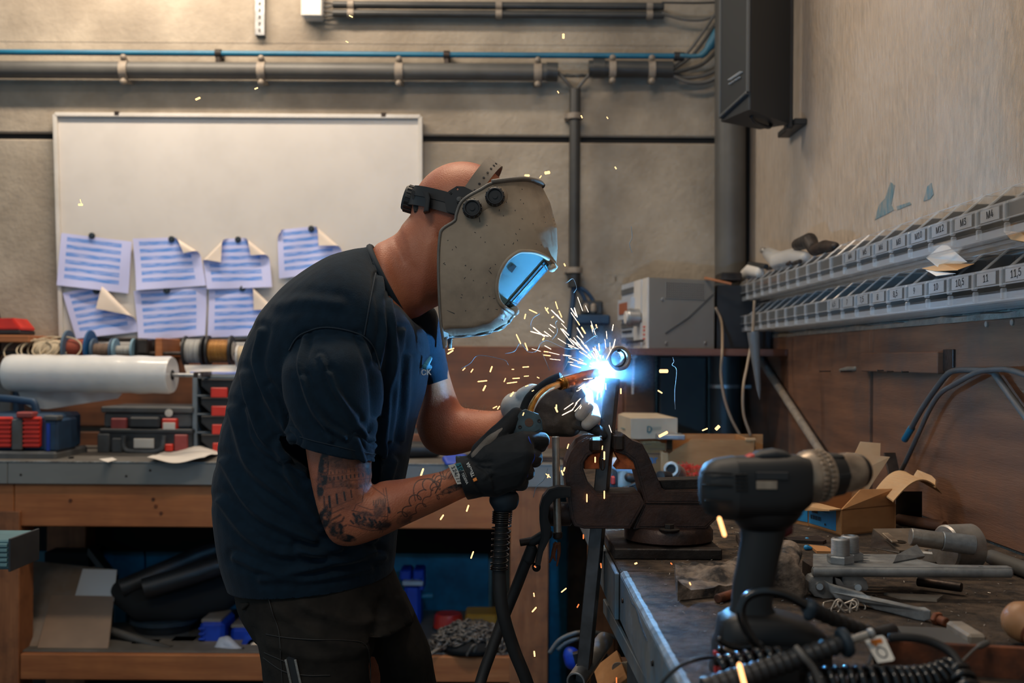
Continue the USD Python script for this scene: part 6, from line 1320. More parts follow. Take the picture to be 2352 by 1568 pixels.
part(cl_, 'spiral', helix(fg([(1850, 1572), (1920, 1566), (2010, 1564), (2080, 1566), (2140, 1560), (2190, 1545), (2215, 1580), (2230, 1640)], [1.05, 1.05, 1.05, 1.06, 1.07, 1.08, 1.06, 1.04]), 30 * 1.05 / FP, 8.5 * 1.05 / FP, 23 * 1.05 / FP, 9), L['black_gloss'], True)
part(cl_, 'spiral', helix(fg([(1650, 1532), (1700, 1524), (1745, 1514), (1800, 1512)], 1.075), 21 * 1.07 / FP, 8.5 * 1.07 / FP, 22 * 1.07 / FP, 9), L['black_gloss'], True)
part(cl_, 'lead_arc', tube(smooth_path(fg([(2042, 1464), (2090, 1464), (2140, 1474), (2185, 1500), (2212, 1545), (2222, 1600)], [1.12, 1.12, 1.12, 1.11, 1.09, 1.06]), 8), 10.5 * 1.1 / FP, 14), L['rubber'], True)
for vv, y in ((1476, 1.115), (1498, 1.118)):
    part(cl_, 'wrap', tube(smooth_path(fg([(1648, vv - 10), (1668, vv + 4), (1700, vv + 12), (1738, vv + 10), (1752, vv)], y), 6), 7.5 * 1.1 / FP, 12), L['black_gloss'], True)
solo('thin_lead', tube(smooth_path(fg([(1500, 1600), (1530, 1556), (1565, 1527), (1600, 1514), (1640, 1508)], [1.10, 1.1, 1.1, 1.1, 1.12]), 8), .0021, 10), L['black'], 'thin black lead arching over the bench front edge left of the drill', 'cable', True)
solo('grey_wire', tube(smooth_path(fg([(1828, 1486), (1846, 1508), (1868, 1534), (1884, 1570), (1890, 1610)], [1.04, 1.03, 1.03, 1.03, 1.03]), 8), .003, 10), L['cable'], 'short grey wire crossing over the ribbed black grip', 'wire', True)
solo('wire_tie', tube(smooth_path(fg([(2268, 1476), (2240, 1490), (2205, 1524)], [1.17, 1.15, 1.1]), 6), [.0035] * 5 + [.0015] * 8, 8), L['pipe_grey'], 'dark wire tie bridging from the angle iron to the coiled cable', 'wire', True)

# ------------------------------------------------------------------ under the right bench
ZMIN[0] = None
solo('offcut_pipe', ring_mesh(P(1322, 1566, 1.9), (.3, 1, .05), .0085 * 2, .0065 * 2, .25, 24), L['alu'], 'bright open pipe end near the floor under the vise', 'pipe', 35)
for i, pts in enumerate(([(1262, 1500), (1285, 1470), (1320, 1454), (1350, 1452)], [(1280, 1492), (1300, 1476), (1330, 1466), (1350, 1470)], [(1350, 1452), (1380, 1454), (1412, 1462), (1440, 1475)], [(1352, 1466), (1375, 1490), (1400, 1512), (1420, 1530)])):
    solo('floor_cable', tube(smooth_path([P(u, v, 2.9) for u, v in pts], 6), .006, 8), L['cable'], ('outer grey cable loop under the bench left of the steel bar', 'inner grey cable loop under the bench left of the steel bar', 'grey cable arching right of the steel bar under the bench', 'grey cable dropping to the floor right of the steel bar')[i], 'cable', True)
cbx = thing('scrap_box', 'wooden scrap box holding offcuts on the floor under the right bench', 'scrap box', (.33, 2.2, 0))
part(cbx, 'box_side', obox(P(1375, 1572, 2.2), P(1432, 1528, 2.2), .2, .012), L['card']); part(cbx, 'box_body', box(.24, .5, 2.15, 2.5, 0, P(1420, 1600, 2.2)[2], .004), L['ply'])
for k in range(7): part(cbx, 'offcut', cyl(P(1418 + 4 * k, 1534 + 9 * (k % 3), 2.2), P(1446 + 2 * k, 1530 + 11 * (k % 3), 2.3), .012, 12), L['card_white' if k % 2 else 'clamp'], 40)
solo('blue_fitting', hull((P(1312, 1504, 2.9), .022), (P(1318, 1516, 2.9), .026), (P(1308, 1498, 2.9), .016)), L['blue_tool'], 'bright blue fitting lying low behind the steel bar', 'fitting', 30)
solo('grey_board', obox(P(1352, 1490, 2.6), P(1380, 1600, 2.6), .02, .08), L['steel_dark'], 'dark grey board leaning low between the steel bar and the scrap box', 'board')

# ================================================================== the welder
YM = 1.95
def eloft(secs, n=40, e=2.15):
    """Loft of superellipses; each section: (left point, right point, depth, half depth)."""
    rings = []
    for (l, r, y, W) in secs:
        a, b = P(*l, y), P(*r, y); c = (a + b) / 2; h = (b - a) / 2; t = np.arange(n) * 2 * PI / n; cs, sn = np.cos(t), np.sin(t)
        rings.append(c + (np.sign(cs) * np.abs(cs) ** (2 / e))[:, None] * h + (np.sign(sn) * np.abs(sn) ** (2 / e) * W)[:, None] * np.array([0, 1.0, 0]))
    return loft(rings)
def dense(secs, k=4):
    """Catmull-Rom between sections."""
    flat = np.array([[*l, *r, y, W] for l, r, y, W in secs], float); s = smooth_path(flat, k)
    return [((q[0], q[1]), (q[2], q[3]), q[4], q[5]) for q in s]
def px(v):
    du = FP * v[:, 0] / v[:, 1]; dvv = -FP * (v[:, 2] - ZC) / v[:, 1]
    return np.stack([CU + du - ROLL * dvv, CV + dvv + ROLL * du], 1)
def seg_dist(q, pl):
    pl = np.array(pl, float); best = np.full(len(q), 1e9)
    for a, b in zip(pl[:-1], pl[1:]):
        d = b - a; t = np.clip(((q - a) @ d) / max(d @ d, 1e-9), 0, 1); best = np.minimum(best, np.hypot(*(q - a - t[:, None] * d).T))
    return best

torso = [((850, 567), (938, 738), YM, .088), ((806, 576), (968, 752), YM, .150), ((748, 598), (984, 790), YM, .200), ((660, 660), (984, 850), YM, .222), ((596, 738), (975, 905), YM, .215), ((551, 850), (962, 950), YM, .200), ((524, 950), (950, 1000), YM, .192), ((505, 1060), (937, 1066), YM, .190), ((497, 1130), (924, 1130), YM, .190), ((502, 1205), (914, 1200), YM, .190), ((514, 1280), (908, 1262), YM, .186), ((532, 1338), (903, 1308), YM, .182)]
sl_n = [((668, 800), (828, 742), 1.80, .070), ((650, 850), (862, 810), 1.762, .076), ((655, 920), (867, 885), 1.752, .078), ((663, 970), (865, 975), 1.750, .076), ((671, 1012), (861, 1056), 1.750, .074)]
sl_f = [((900, 770), (984, 702), 2.03, .070), ((930, 800), (1002, 714), 2.06, .064), ((948, 830), (1016, 775), 2.10, .064), ((966, 860), (1026, 826), 2.12, .064), ((979, 886), (1033, 868), 2.13, .062)]
def opening(sec_a, sec_b, out, inn, k=.95):
    """A tapered plug that hollows a hem: from inn inside the garment to out beyond its edge."""
    def shrink(s, t):
        l, r, y, W = [np.array(sec_a[i], float) * (1 - t) + np.array(sec_b[i], float) * t for i in range(4)]
        c = (l + r) / 2; return (tuple(c + (l - c) * k), tuple(c + (r - c) * k), float(y), float(W) * k)
    return eloft([shrink(0, 1 - inn), shrink(0, 1.0), shrink(0, 1 + out)])
def further(secs, f=.35):
    a, b = [np.array([*s[0], *s[1], s[2], s[3]], float) for s in secs[-2:]]; c = b + (b - a) / max(np.linalg.norm((b - a)[:4]), 1) * 130 * f
    return secs + [((c[0], c[1]), (c[2], c[3]), c[4], c[5])]
def trim(sec_a, sec_b):
    """Cuts a garment off square at its hem."""
    a, b = [np.array([*s[0], *s[1], s[2], s[3]], float) for s in (sec_a, sec_b)]; d = (b - a) / np.linalg.norm((b - a)[:4]) * 160; out = []
    for t in (0, 1):
        l, r, y, W = (b + d * t)[:2], (b + d * t)[2:4], (b + d * t)[4], b[5]; c = (l + r) / 2; out.append((tuple(c + (l - c) * 1.35), tuple(c + (r - c) * 1.35), float(y), W * 1.5))
    return eloft(out)
sh = union([eloft(dense(further(torso))), eloft(dense(further(sl_n))), eloft(dense(further(sl_f)))])
t = soften(sh, .0085, 10); sh = mf(t)
for a, b, i_ in ((sl_n[-2], sl_n[-1], .8), (sl_f[-2], sl_f[-1], .9), (torso[-2], torso[-1], .55)): sh = sh - mf(trim(a, b)) - mf(opening(a, b, .5, i_))
sh = sh - mf(eloft([((868, 610), (946, 722), YM, .074), ((848, 564), (936, 736), YM, .081), ((825, 520), (935, 752), YM, .09)]))
v, f = arr(sh.refine_to_length(.005)); t = trimesh.Trimesh(v, f, process=True); t.merge_vertices(digits_vertex=6)
v = np.array(t.vertices); nn = normals(t); q = px(v)
near = np.clip((1.93 - v[:, 1]) / .06, 0, 1)
folds = [([(702, 775), (690, 850), (728, 955), (790, 1005)], 9, .007), ([(828, 772), (858, 850), (866, 930), (858, 1010)], 8, .006), ([(760, 860), (802, 950), (850, 1012)], 10, .006), ([(700, 870), (735, 950), (760, 1010)], 8, .005), ([(736, 820), (770, 900), (820, 960)], 8, .004),
         ([(600, 760), (588, 850), (640, 960), (672, 1010)], 11, .008), ([(560, 860), (600, 1000), (700, 1085)], 13, .009), ([(532, 940), (575, 1070), (680, 1155), (740, 1215)], 14, .010), ([(512, 1060), (590, 1175), (720, 1240)], 13, .009), ([(505, 1150), (570, 1230), (650, 1270), (780, 1262)], 12, .008), ([(540, 1280), (640, 1318), (760, 1296), (880, 1280)], 11, .007), ([(640, 1020), (668, 1100), (730, 1190)], 12, .008), ([(600, 1330), (720, 1330), (850, 1305)], 10, .005),
         ([(872, 640), (884, 750), (868, 850), (872, 950)], 9, .008), ([(894, 690), (908, 800), (892, 930), (880, 1050)], 9, .009), ([(925, 760), (912, 880), (898, 1010)], 9, .007), ([(905, 1060), (880, 1150), (860, 1240)], 11, .007), ([(640, 700), (700, 690), (780, 700)], 16, .003), ([(940, 820), (935, 920), (925, 1010)], 8, .005),
         ([(860, 1060), (850, 1100), (820, 1010)], 9, .004), ([(690, 1260), (780, 1285), (860, 1265)], 11, .008), ([(560, 940), (580, 1010), (640, 1060)], 8, .006), ([(620, 890), (640, 930), (660, 990)], 7, .006)]
disp = np.zeros(len(v))
for k, (pl, w, amp) in enumerate(folds):
    pl = smooth_path(np.array(pl, float), 6); d = seg_dist(q, pl); w *= .72; amp *= .8
    side = meshkit.noise(np.stack([q[:, 0] / 60, q[:, 1] / 60, np.full(len(q), k * 3.3)], 1), 2)
    disp += amp * near * (np.exp(-(d / w) ** 2) - .55 * np.exp(-((d - w * 2.0) / (w * 1.0)) ** 2)) * (.55 + .9 * side)
disp += .004 * (meshkit.fbm(v * 9, 3, 4) - .5)
seam = [[(664, 806), (680, 778), (705, 762), (742, 752), (790, 757), (835, 773), (862, 806), (872, 850)], [(862, 628), (850, 690), (836, 770)]]
for pl in seam: disp -= .0016 * near * np.exp(-(seg_dist(q, smooth_path(np.array(pl, float), 6)) / 3.5) ** 2)
v = v + nn * disp[:, None]
man = thing('person', 'bald man in navy T-shirt and dark work trousers bending over the vise while welding', 'person', (P(760, 1400, YM)[0], YM, 0))
part(man, 'tshirt', (v, np.array(t.faces)), L['shirt'], True)
SV, SN = v, normals(trimesh.Trimesh(v, t.faces, process=False)); SQ = px(SV)
def on_shirt(u, vv, lift=.0015):
    """The nearest shirt surface point under a photograph point."""
    d = np.hypot(SQ[:, 0] - u, SQ[:, 1] - vv); c = np.where((d < 11) & (SN[:, 1] < .3))[0]
    if len(c) == 0: c = np.argsort(d)[:4]
    c = c[SV[c, 1] < SV[c, 1].min() + .02]; w = 1 / (d[c] + 1)
    y = (SV[c, 1] * w).sum() / w.sum(); n = (SN[c] * w[:, None]).sum(0); n /= np.linalg.norm(n)
    return P(u, vv, y) + n * lift, n
def stitch(pts, r, m, nm='seam', lift=.0008):
    return part(man, nm, tube(np.array([on_shirt(u, vv, lift)[0] for u, vv in smooth_path(np.array(pts, float), 5)]), r, 6), m, True)
for pl in seam: stitch(pl, .0014, L['shirt_seam'])
stitch([(674, 998), (720, 1012), (770, 1024), (820, 1036), (862, 1043)], .0009, L['shirt_seam'], 'hem_stitch')
# ribbed collar
l, r, y, W = torso[0]
a, b = P(*l, YM), P(*r, YM); c = (a + b) / 2; h = (b - a) / 2; an = np.arange(48) * 2 * PI / 48
part(man, 'collar', tube(c + np.cos(an)[:, None] * h * .985 + (np.sin(an) * W * .985)[:, None] * np.array([0, 1.0, 0]), .0062, 8, closed=True), L['shirt_seam'], True)
# chest print seen edge-on
p0, n0 = on_shirt(966, 862, .001); rt = np.cross([0, 0, 1.0], n0) ; rt = -rt if rt[0] < 0 else rt
p0 = P(966, 861, on_shirt(972, 858)[0][1] - .004)
part(man, 'chest_print', text_on('CK', .0095, p0, np.array([.94, .30, .02]), (0.05, 0, 1), .003, True), L['print_white'])
c1 = P(980, 836, p0[1] + .002)
part(man, 'chest_emblem', union([hull((c1, .005), (c1 + [.006, .004, .010], .0035)), hull((c1 + [-.002, 0, -.004], .006), (c1 + [.005, .004, -.005], .004))]), mat('print_teal', K(70, 150, 180), .6), True)

# ------------------------------------------------------------------ body: one continuous skin
arm_n = [((700, 800), (830, 770), 1.80, .058), ((694, 880), (846, 862), 1.758, .058), ((696, 960), (853, 960), 1.752, .056), ((702, 1018), (858, 1050), 1.75, .055), ((716, 1105), (858, 1094), 1.748, .053), ((736, 1185), (856, 1104), 1.745, .050), ((762, 1240), (864, 1108), 1.745, .047), ((806, 1253), (884, 1104), 1.748, .048), ((866, 1236), (925, 1100), 1.752, .050), ((930, 1206), (968, 1092), 1.758, .045), ((1000, 1174), (1018, 1081), 1.766, .037), ((1058, 1146), (1046, 1062), 1.774, .031), ((1100, 1128), (1082, 1050), 1.778, .030)]
arm_f = [((938, 800), (996, 730), 2.06, .050), ((958, 850), (1020, 815), 2.11, .050), ((970, 895), (1036, 874), 2.13, .049), ((962, 935), (1050, 915), 2.135, .047), ((956, 975), (1062, 934), 2.135, .046), ((976, 1026), (1080, 938), 2.13, .046), ((1020, 1046), (1110, 942), 2.115, .047), ((1085, 1034), (1148, 942), 2.09, .041), ((1145, 1004), (1178, 925), 2.06, .034), ((1190, 975), (1204, 908), 2.04, .030), ((1215, 966), (1222, 908), 2.03, .029)]
neck = [((830, 640), (915, 770), YM, .085), ((858, 575), (936, 737), YM, .078), ((884, 553), (962, 727), YM, .068), ((914, 534), (990, 710), YM, .064), ((938, 500), (1030, 690), YM, .066), ((975, 470), (1060, 660), YM, .066)]
kh = YM / FP
def el(u, vv, ru, rv, w, rot=0, y=YM):
    s = trimesh.creation.icosphere(4, 1.0).vertices.copy(); ca, sa = math.cos(rot), math.sin(rot)
    x, z = s[:, 0] * ru * kh, s[:, 2] * rv * kh
    return mf(trimesh.Trimesh(np.stack([x * ca - z * sa, s[:, 1] * w, x * sa + z * ca], 1) + P(u, vv, y), trimesh.creation.icosphere(4, 1.0).faces))
core = [((l[0] + 14 + max(0, l[1] - 1200) * .16, l[1] + 6), (r[0] - 14 - max(0, l[1] - 1200) * .1, r[1] - 4), y, W * .6) for l, r, y, W in torso[1:]] + [((590, 1400), (890, 1370), YM, .13)]
legs_n = [((560, 1380), (860, 1380), 1.88, .085), ((600, 1470), (845, 1460), 1.86, .088), ((626, 1568), (836, 1568), 1.855, .082), ((668, 1760), (822, 1760), 1.85, .062), ((664, 1960), (800, 1960), 1.88, .055), ((672, 2360), (756, 2360), 1.92, .036), ((672, 2470), (760, 2470), 1.92, .038)]
legs_f = [((640, 1380), (920, 1360), 2.02, .085), ((760, 1470), (958, 1450), 2.04, .088), ((830, 1568), (978, 1560), 2.05, .08), ((880, 1740), (1010, 1730), 2.05, .062), ((880, 1920), (990, 1920), 2.07, .054), ((876, 2230), (944, 2230), 2.09, .036), ((876, 2330), (948, 2330), 2.09, .038)]
head = el(1062, 490, 118, 118, .079) + mf(hull((P(1100, 520, YM), .072), (P(1135, 590, YM), .052), (P(1118, 645, YM), .040), (P(1070, 640, YM), .045), (P(1050, 600, YM), .055)))
head = head + mf(hull((P(1172, 560, YM), .010), (P(1200, 590, YM), .012), (P(1170, 605, YM), .016))) + mf(hull((P(1160, 530, 1.925), .012), (P(1160, 530, 1.975), .012)))      # nose, brow
head = head + mf(hull((P(1152, 640, 1.935), .008), (P(1152, 640, 1.965), .008), (P(1140, 632, YM), .02)))                                                      # lips
for s in (-1, 1):
    head = head + mf(hull((P(1062, 530, YM + s * .080), .010), (P(1056, 560, YM + s * .082), .012), (P(1064, 580, YM + s * .078), .007)))                          # ears
    head = head - el(1168, 562, 13, 10, .012, y=YM + s * .032)                                                                                                       # eye sockets
body = union([eloft(dense(core, 3)), eloft(dense(arm_n)), eloft(dense(arm_f)), eloft(dense(neck)), eloft(dense(legs_n, 3)), eloft(dense(legs_f, 3)), head])
t = soften(body, .0105, 9)
bv, bf = np.array(t.vertices), np.array(t.faces)
# creases at the nape and elbow
nn = normals(t); q = px(bv); d = np.zeros(len(bv)); nearb = np.clip((1.95 - bv[:, 1]) / .04, 0, 1)
for pl, w, amp in (([(906, 548), (918, 580), (925, 600)], 6, -.003), ([(926, 520), (940, 560), (952, 600)], 9, .003), ([(870, 560), (890, 640), (925, 720)], 16, .004), ([(985, 560), (975, 620), (965, 700)], 14, .0035), ([(858, 1060), (862, 1096), (850, 1130)], 7, -.004)):
    d += amp * np.exp(-(seg_dist(q, smooth_path(np.array(pl, float), 5)) / w) ** 2) * nearb
bv = bv + nn * d[:, None]
# a finer mesh where the arm is tattooed
q = px(bv); tri = q[bf].mean(1); yb3 = bv[bf][:, :, 1].mean(1)
for _ in range(3):
    q = px(bv); tri = q[bf].mean(1); nrm_ = np.cross(bv[bf][:, 1] - bv[bf][:, 0], bv[bf][:, 2] - bv[bf][:, 0])
    sel = (tri[:, 0] > 695) & (tri[:, 0] < 1075) & (tri[:, 1] > 1005) & (tri[:, 1] < 1262) & (bv[bf][:, :, 1].mean(1) < 1.80)
    ids = np.where(sel)[0]
    bv, bf = trimesh.remesh.subdivide(bv, bf, face_index=ids)
q = px(bv); onarm = (bv[:, 1] < 1.79) & (q[:, 0] > 690) & (q[:, 0] < 1085) & (q[:, 1] > 1000)
ink = np.zeros(len(bv)); ia = np.where(onarm)[0]; qa = q[ia]
def stroke(pl, w, s=1.0):
    dd = seg_dist(qa, np.array(pl, float)) / 1.2; ink[ia] = np.maximum(ink[ia], s * np.clip(1.25 - dd / w, 0, 1))
def shade(u, vv, ru, rv, rot, s, f=1.0):
    x, z = qa[:, 0] - u, qa[:, 1] - vv; c_, s_ = math.cos(rot), math.sin(rot); rr = ((x * c_ + z * s_) / ru) ** 2 + ((-x * s_ + z * c_) / rv) ** 2
    nz = meshkit.fbm(np.stack([qa[:, 0] / 9 * f, qa[:, 1] / 9 * f, np.zeros(len(qa)) + u], 1), 3, 3)
    ink[ia] = np.maximum(ink[ia], 1.25 * s * np.clip((1 - rr) * 2.2, 0, 1) * np.clip(.5 + 1.5 * (nz - .32), 0, 1))
# upper arm: a domed hall with rows of arched windows and columns; foliage towards the sleeve
shade(790, 1110, 70, 70, .2, .3, .6); shade(742, 1085, 14, 70, .12, .8); shade(800, 1068, 60, 30, .1, .38); shade(842, 1060, 14, 40, -.2, .6); shade(770, 1105, 50, 18, .1, .45); shade(812, 1112, 40, 14, 0, .5); shade(745, 1190, 16, 40, .35, .75); shade(772, 1215, 22, 20, .6, .65)
for k in range(10):
    stroke([(748 + 9.5 * k, 1098 - 1.2 * k), (748.4 + 9.5 * k, 1104 - 1.2 * k)], 2.4, .75)
    if k < 8: stroke([(760 + 9 * k, 1083 - 1.0 * k), (760 + 9 * k, 1088 - 1.0 * k)], 2.0, .6)
    if k < 7: stroke([(772 + 8 * k, 1066 + .4 * k), (772 + 8 * k, 1071 + .4 * k)], 1.6, .5)
for pl, w, s in (([(752, 1092), (850, 1080)], 1.4, .5), ([(756, 1078), (845, 1068)], 1.3, .5), ([(768, 1062), (790, 1050), (815, 1054), (830, 1064)], 1.6, .6), ([(780, 1052), (784, 1036), (794, 1034), (800, 1050)], 1.6, .6), ([(748, 1110), (856, 1098)], 1.3, .55), ([(744, 1122), (850, 1112)], 1.1, .5),
                 ([(756, 1140), (758, 1164)], 3.4, .85), ([(773, 1135), (775, 1156)], 3.2, .8), ([(790, 1130), (793, 1148)], 3.0, .8), ([(806, 1126), (808, 1142)], 2.4, .7), ([(744, 1140), (746, 1170)], 2.6, .6), ([(748, 1172), (800, 1150), (812, 1146)], 1.6, .5), ([(750, 1185), (790, 1166)], 1.8, .5),
                 ([(835, 1050), (842, 1075), (840, 1100), (832, 1150)], 1.6, .6), ([(848, 1060), (852, 1085), (846, 1110)], 1.6, .6), ([(826, 1046), (834, 1062), (830, 1082)], 1.4, .5),
                 ([(752, 1200), (782, 1182)], 2.6, .6), ([(756, 1210), (786, 1196), (790, 1188)], 2.4, .6), ([(762, 1222), (795, 1206)], 2.2, .55), ([(760, 1198), (752, 1206), (762, 1216)], 1.6, .6)):
    stroke(pl, w, s)
# below the elbow: a tilted building with dark windows, banded by a border
shade(838, 1195, 32, 24, .35, .6); shade(872, 1168, 16, 30, .15, .45); shade(880, 1205, 22, 14, -.2, .55); shade(795, 1235, 26, 10, .15, .6)
for k in range(6):
    stroke([(812 + 12 * k, 1180 + 3.6 * k), (816 + 12 * k, 1186 + 3.6 * k)], 3.4, .8); stroke([(806 + 13 * k, 1196 + 3 * k), (812 + 13 * k, 1202 + 2.6 * k)], 2.6, .7)
    stroke([(858 + 5.5 * k, 1150 - 1 * k), (858 + 5.5 * k, 1160 - 1 * k)], 1.6, .55)
for pl, w, s in (([(808, 1172), (860, 1184), (888, 1186)], 1.4, .6), ([(822, 1160), (850, 1170), (884, 1170)], 1.2, .5), ([(800, 1205), (850, 1218), (886, 1216)], 1.3, .55), ([(886, 1120), (892, 1160), (890, 1190), (878, 1222)], 1.4, .5), ([(880, 1122), (886, 1160), (884, 1190), (872, 1224)], 1.0, .45), ([(892, 1166), (894, 1176)], 3.6, .8), ([(848, 1112), (870, 1128), (886, 1140)], 1.2, .45), ([(812, 1172), (818, 1158), (832, 1152)], 1.4, .5)):
    stroke(pl, w, s)
# forearm: two bands of looping script
def script(a, b, amp, loops, ph, s, w=1.25):
    a, b = np.array(a, float), np.array(b, float); d = (b - a); L_ = np.hypot(*d); d = d / L_; n = np.array([d[1], -d[0]]); tt = np.linspace(0, 1, loops * 12)
    wob = .6 + .4 * np.sin(tt * 17 + ph); x = tt * L_ + amp * .75 * np.sin(tt * 2 * PI * loops + ph) * wob; z = amp * np.cos(tt * 2 * PI * loops + ph) * wob
    stroke(a + x[:, None] * d + z[:, None] * n, w, s)
script((918, 1186), (1000, 1092), 13, 5, .4, .72); script((934, 1200), (1034, 1082), 10, 6, 1.9, .62); script((985, 1120), (1052, 1068), 14, 4, 2.6, .7); script((1000, 1142), (1062, 1112), 8, 5, .9, .6)
stroke(smooth_path([(954, 1150), (950, 1122), (960, 1104), (985, 1100), (1004, 1112)], 6), 1.3, .65); stroke(smooth_path([(1000, 1132), (1014, 1100), (1008, 1076), (1024, 1070), (1038, 1082), (1030, 1098)], 6), 1.5, .7)
shade(1030, 1084, 22, 20, .4, .35); shade(1040, 1122, 34, 9, -.35, .6); shade(930, 1190, 24, 14, -.6, .4)
skin = usdkit.material(stage, '/World/Looks/skin', {'g': ('geometry', {}), 'n': ('noise_texture', dict(scale=14, detail=5)), 'r': ('rgb_ramp', dict(ramp=[(.35, K(182, 112, 80)), (.65, K(162, 92, 66))])), 'n2': ('noise_texture', dict(scale=420, detail=3)), 'b': ('bump', dict(strength=1.0, distance=.0006)),
    'at': ('attribute', dict(attribute='ink')), 'f': ('math', dict(math_type='multiply', value2=1.0)), 'x': ('mix_color', dict(b=K(40, 38, 40))), 'p': ('principled_bsdf', dict(roughness=.46, specular_ior_level=.4, subsurface_weight=.08, subsurface_scale=.006, subsurface_radius=(1, .35, .2)))},
    [('g.position', 'n.vector'), ('n.fac', 'r.fac'), ('r.color', 'x.a'), ('at.fac', 'f.value1'), ('f.value', 'x.fac'), ('x.result', 'p.base_color'), ('g.position', 'n2.vector'), ('n2.fac', 'b.height'), ('b.normal', 'p.normal')], surface='p.BSDF')
part(man, 'body', (bv, bf), skin, True, attrs=np.clip(ink * 1.35, 0, 1), label='bare skin with grey tattoos on the near arm')
for s in (-1, 1):
    part(man, 'eye', hull((P(1166, 562, YM + s * .032), .011), (P(1167, 562, YM + s * .032), .011)), L['print_white'], True)
    part(man, 'iris', lathe([(.0045, 0), (.004, .0012), (.001, .0016)], P(1175, 568, YM + s * .032), P(1190, 580, YM) - P(1175, 568, YM), 14), L['ink'], True)
# small neck tattoo loops by the collar
part(man, 'neck_tattoo', tube([P(853 + 6 * math.cos(a), 577 + 6 * math.sin(a), YM - .018) for a in np.linspace(0, 5.5, 14)], .0008, 5), L['ink'], True)

# ------------------------------------------------------------------ trousers and boots
wst = [((545, 1310), (896, 1290), YM, .174), ((548, 1350), (906, 1322), YM, .178), ((560, 1400), (926, 1366), YM, .178), ((590, 1450), (952, 1420), YM, .172)]
tr_n = [((556, 1372), (880, 1372), 1.875, .096), ((588, 1440), (872, 1440), 1.862, .100), ((604, 1510), (866, 1510), 1.856, .099), ((611, 1568), (858, 1568), 1.852, .096), ((640, 1760), (846, 1760), 1.85, .080), ((640, 1960), (822, 1960), 1.88, .074), ((640, 2380), (800, 2380), 1.92, .062)]
tr_f = [((640, 1372), (930, 1360), 2.025, .096), ((760, 1440), (958, 1425), 2.04, .098), ((830, 1500), (986, 1490), 2.045, .095), ((846, 1568), (1000, 1560), 2.05, .09), ((866, 1740), (1030, 1730), 2.05, .078), ((862, 1920), (1012, 1920), 2.07, .07), ((850, 2240), (986, 2240), 2.09, .06)]
t = soften(union([eloft(dense(wst, 3)), eloft(dense(tr_n, 4)), eloft(dense(tr_f, 4))]), .012, 10)
v = np.array(t.vertices); nn = normals(t); q = px(v); d = .006 * (meshkit.fbm(v * 11, 3, 8) - .5); nearb = np.clip((1.97 - v[:, 1]) / .05, 0, 1)
for pl, w, amp in (([(700, 1390), (800, 1430), (880, 1420)], 12, .007), ([(640, 1400), (740, 1470), (850, 1490)], 12, .006), ([(880, 1380), (860, 1460), (866, 1560)], 12, -.012), ([(920, 1380), (950, 1450), (975, 1530)], 10, .006), ([(620, 1480), (720, 1510), (820, 1500)], 9, .005)):
    d += amp * nearb * np.exp(-(seg_dist(q, smooth_path(np.array(pl, float), 5)) / w) ** 2)
v = v + nn * d[:, None]
part(man, 'trousers', (v, np.array(t.faces)), L['trousers'], True)
SV, SN = v, normals(trimesh.Trimesh(v, t.faces, process=False)); SQ = px(SV)
for pl in ([(617, 1372), (628, 1410), (641, 1450), (646, 1510), (650, 1580)], [(612, 1456), (660, 1464), (720, 1468), (790, 1470), (836, 1478), (848, 1510), (850, 1560)], [(606, 1510), (650, 1540), (700, 1550), (758, 1550)], [(608, 1498), (640, 1512), (668, 1524)]):
    stitch(pl, .0012, L['boot'], 'trouser_seam')
part(man, 'belt_loop', hull(*[(on_shirt(u, vv)[0], .003) for u, vv in ((558, 1388), (572, 1386), (560, 1396))]), L['trousers'], True)
for s, (u, vv, y) in ((0, (720, 2480, 1.92)), (1, (914, 2330, 2.09))):
    c = P(u, vv, y); c[2] = 0
    part(man, 'boot', soften(union([hull((c + [-.05, 0, .045], .045), (c + [.16, 0, .035], .035), (c + [.10, 0, .05], .042)), hull((c + [-.03, 0, .05], .048), (c + [-.02, 0, .16], .05))]), .015, 4), L['boot'], True)
kn = thing('folding_knife', 'black and silver folding knife clipped in the trouser thigh pocket', 'knife', P(668, 1568, 1.75))
ky = float(on_shirt(668, 1540)[0][1]) - .004
part(kn, 'knife_body', prism([(656, 1512), (664, 1508), (678, 1512), (692, 1580), (672, 1584)], ky, ky + .012, .002), L['black'])
part(kn, 'steel_liner', obox(P(656, 1514, ky - .001), P(671, 1582, ky - .001), .0022, .004), L['steel']); part(kn, 'steel_liner', obox(P(678, 1514, ky - .001), P(692, 1578, ky - .001), .0022, .004), L['steel'])

# ------------------------------------------------------------------ gloves
def hp(u, vv, y): return P(u, vv, y)
def chain(pts): return [hull((P(*a[:3]), a[3]), (P(*b[:3]), b[3])) for a, b in zip(pts[:-1], pts[1:])]
palm = hull(*[(P(*a[:3]), a[3]) for a in ((1092, 1088, 1.772, .031), (1126, 1046, 1.768, .026), (1134, 1108, 1.772, .024), (1203, 1013, 1.762, .0165), (1205, 1043, 1.752, .0165), (1197, 1073, 1.755, .016), (1184, 1100, 1.763, .0150))])
fing = [[(1203, 1013, 1.762, .0165), (1243, 1011, 1.786, .0142), (1240, 1022, 1.824, .0125), (1208, 1024, 1.838, .0115)],
        [(1205, 1043, 1.752, .0165), (1226, 1049, 1.780, .0146), (1228, 1056, 1.824, .0128), (1198, 1056, 1.838, .0118)],
        [(1197, 1073, 1.755, .0160), (1208, 1082, 1.780, .0142), (1212, 1086, 1.822, .0124), (1184, 1086, 1.836, .0112)],
        [(1184, 1100, 1.763, .0150), (1196, 1107, 1.786, .0130), (1198, 1112, 1.820, .0112), (1174, 1112, 1.832, .0102)]]
thumb = [(1112, 1040, 1.772, .022), (1140, 1004, 1.776, .0175), (1168, 974, 1.786, .0148), (1186, 952, 1.792, .0122)]
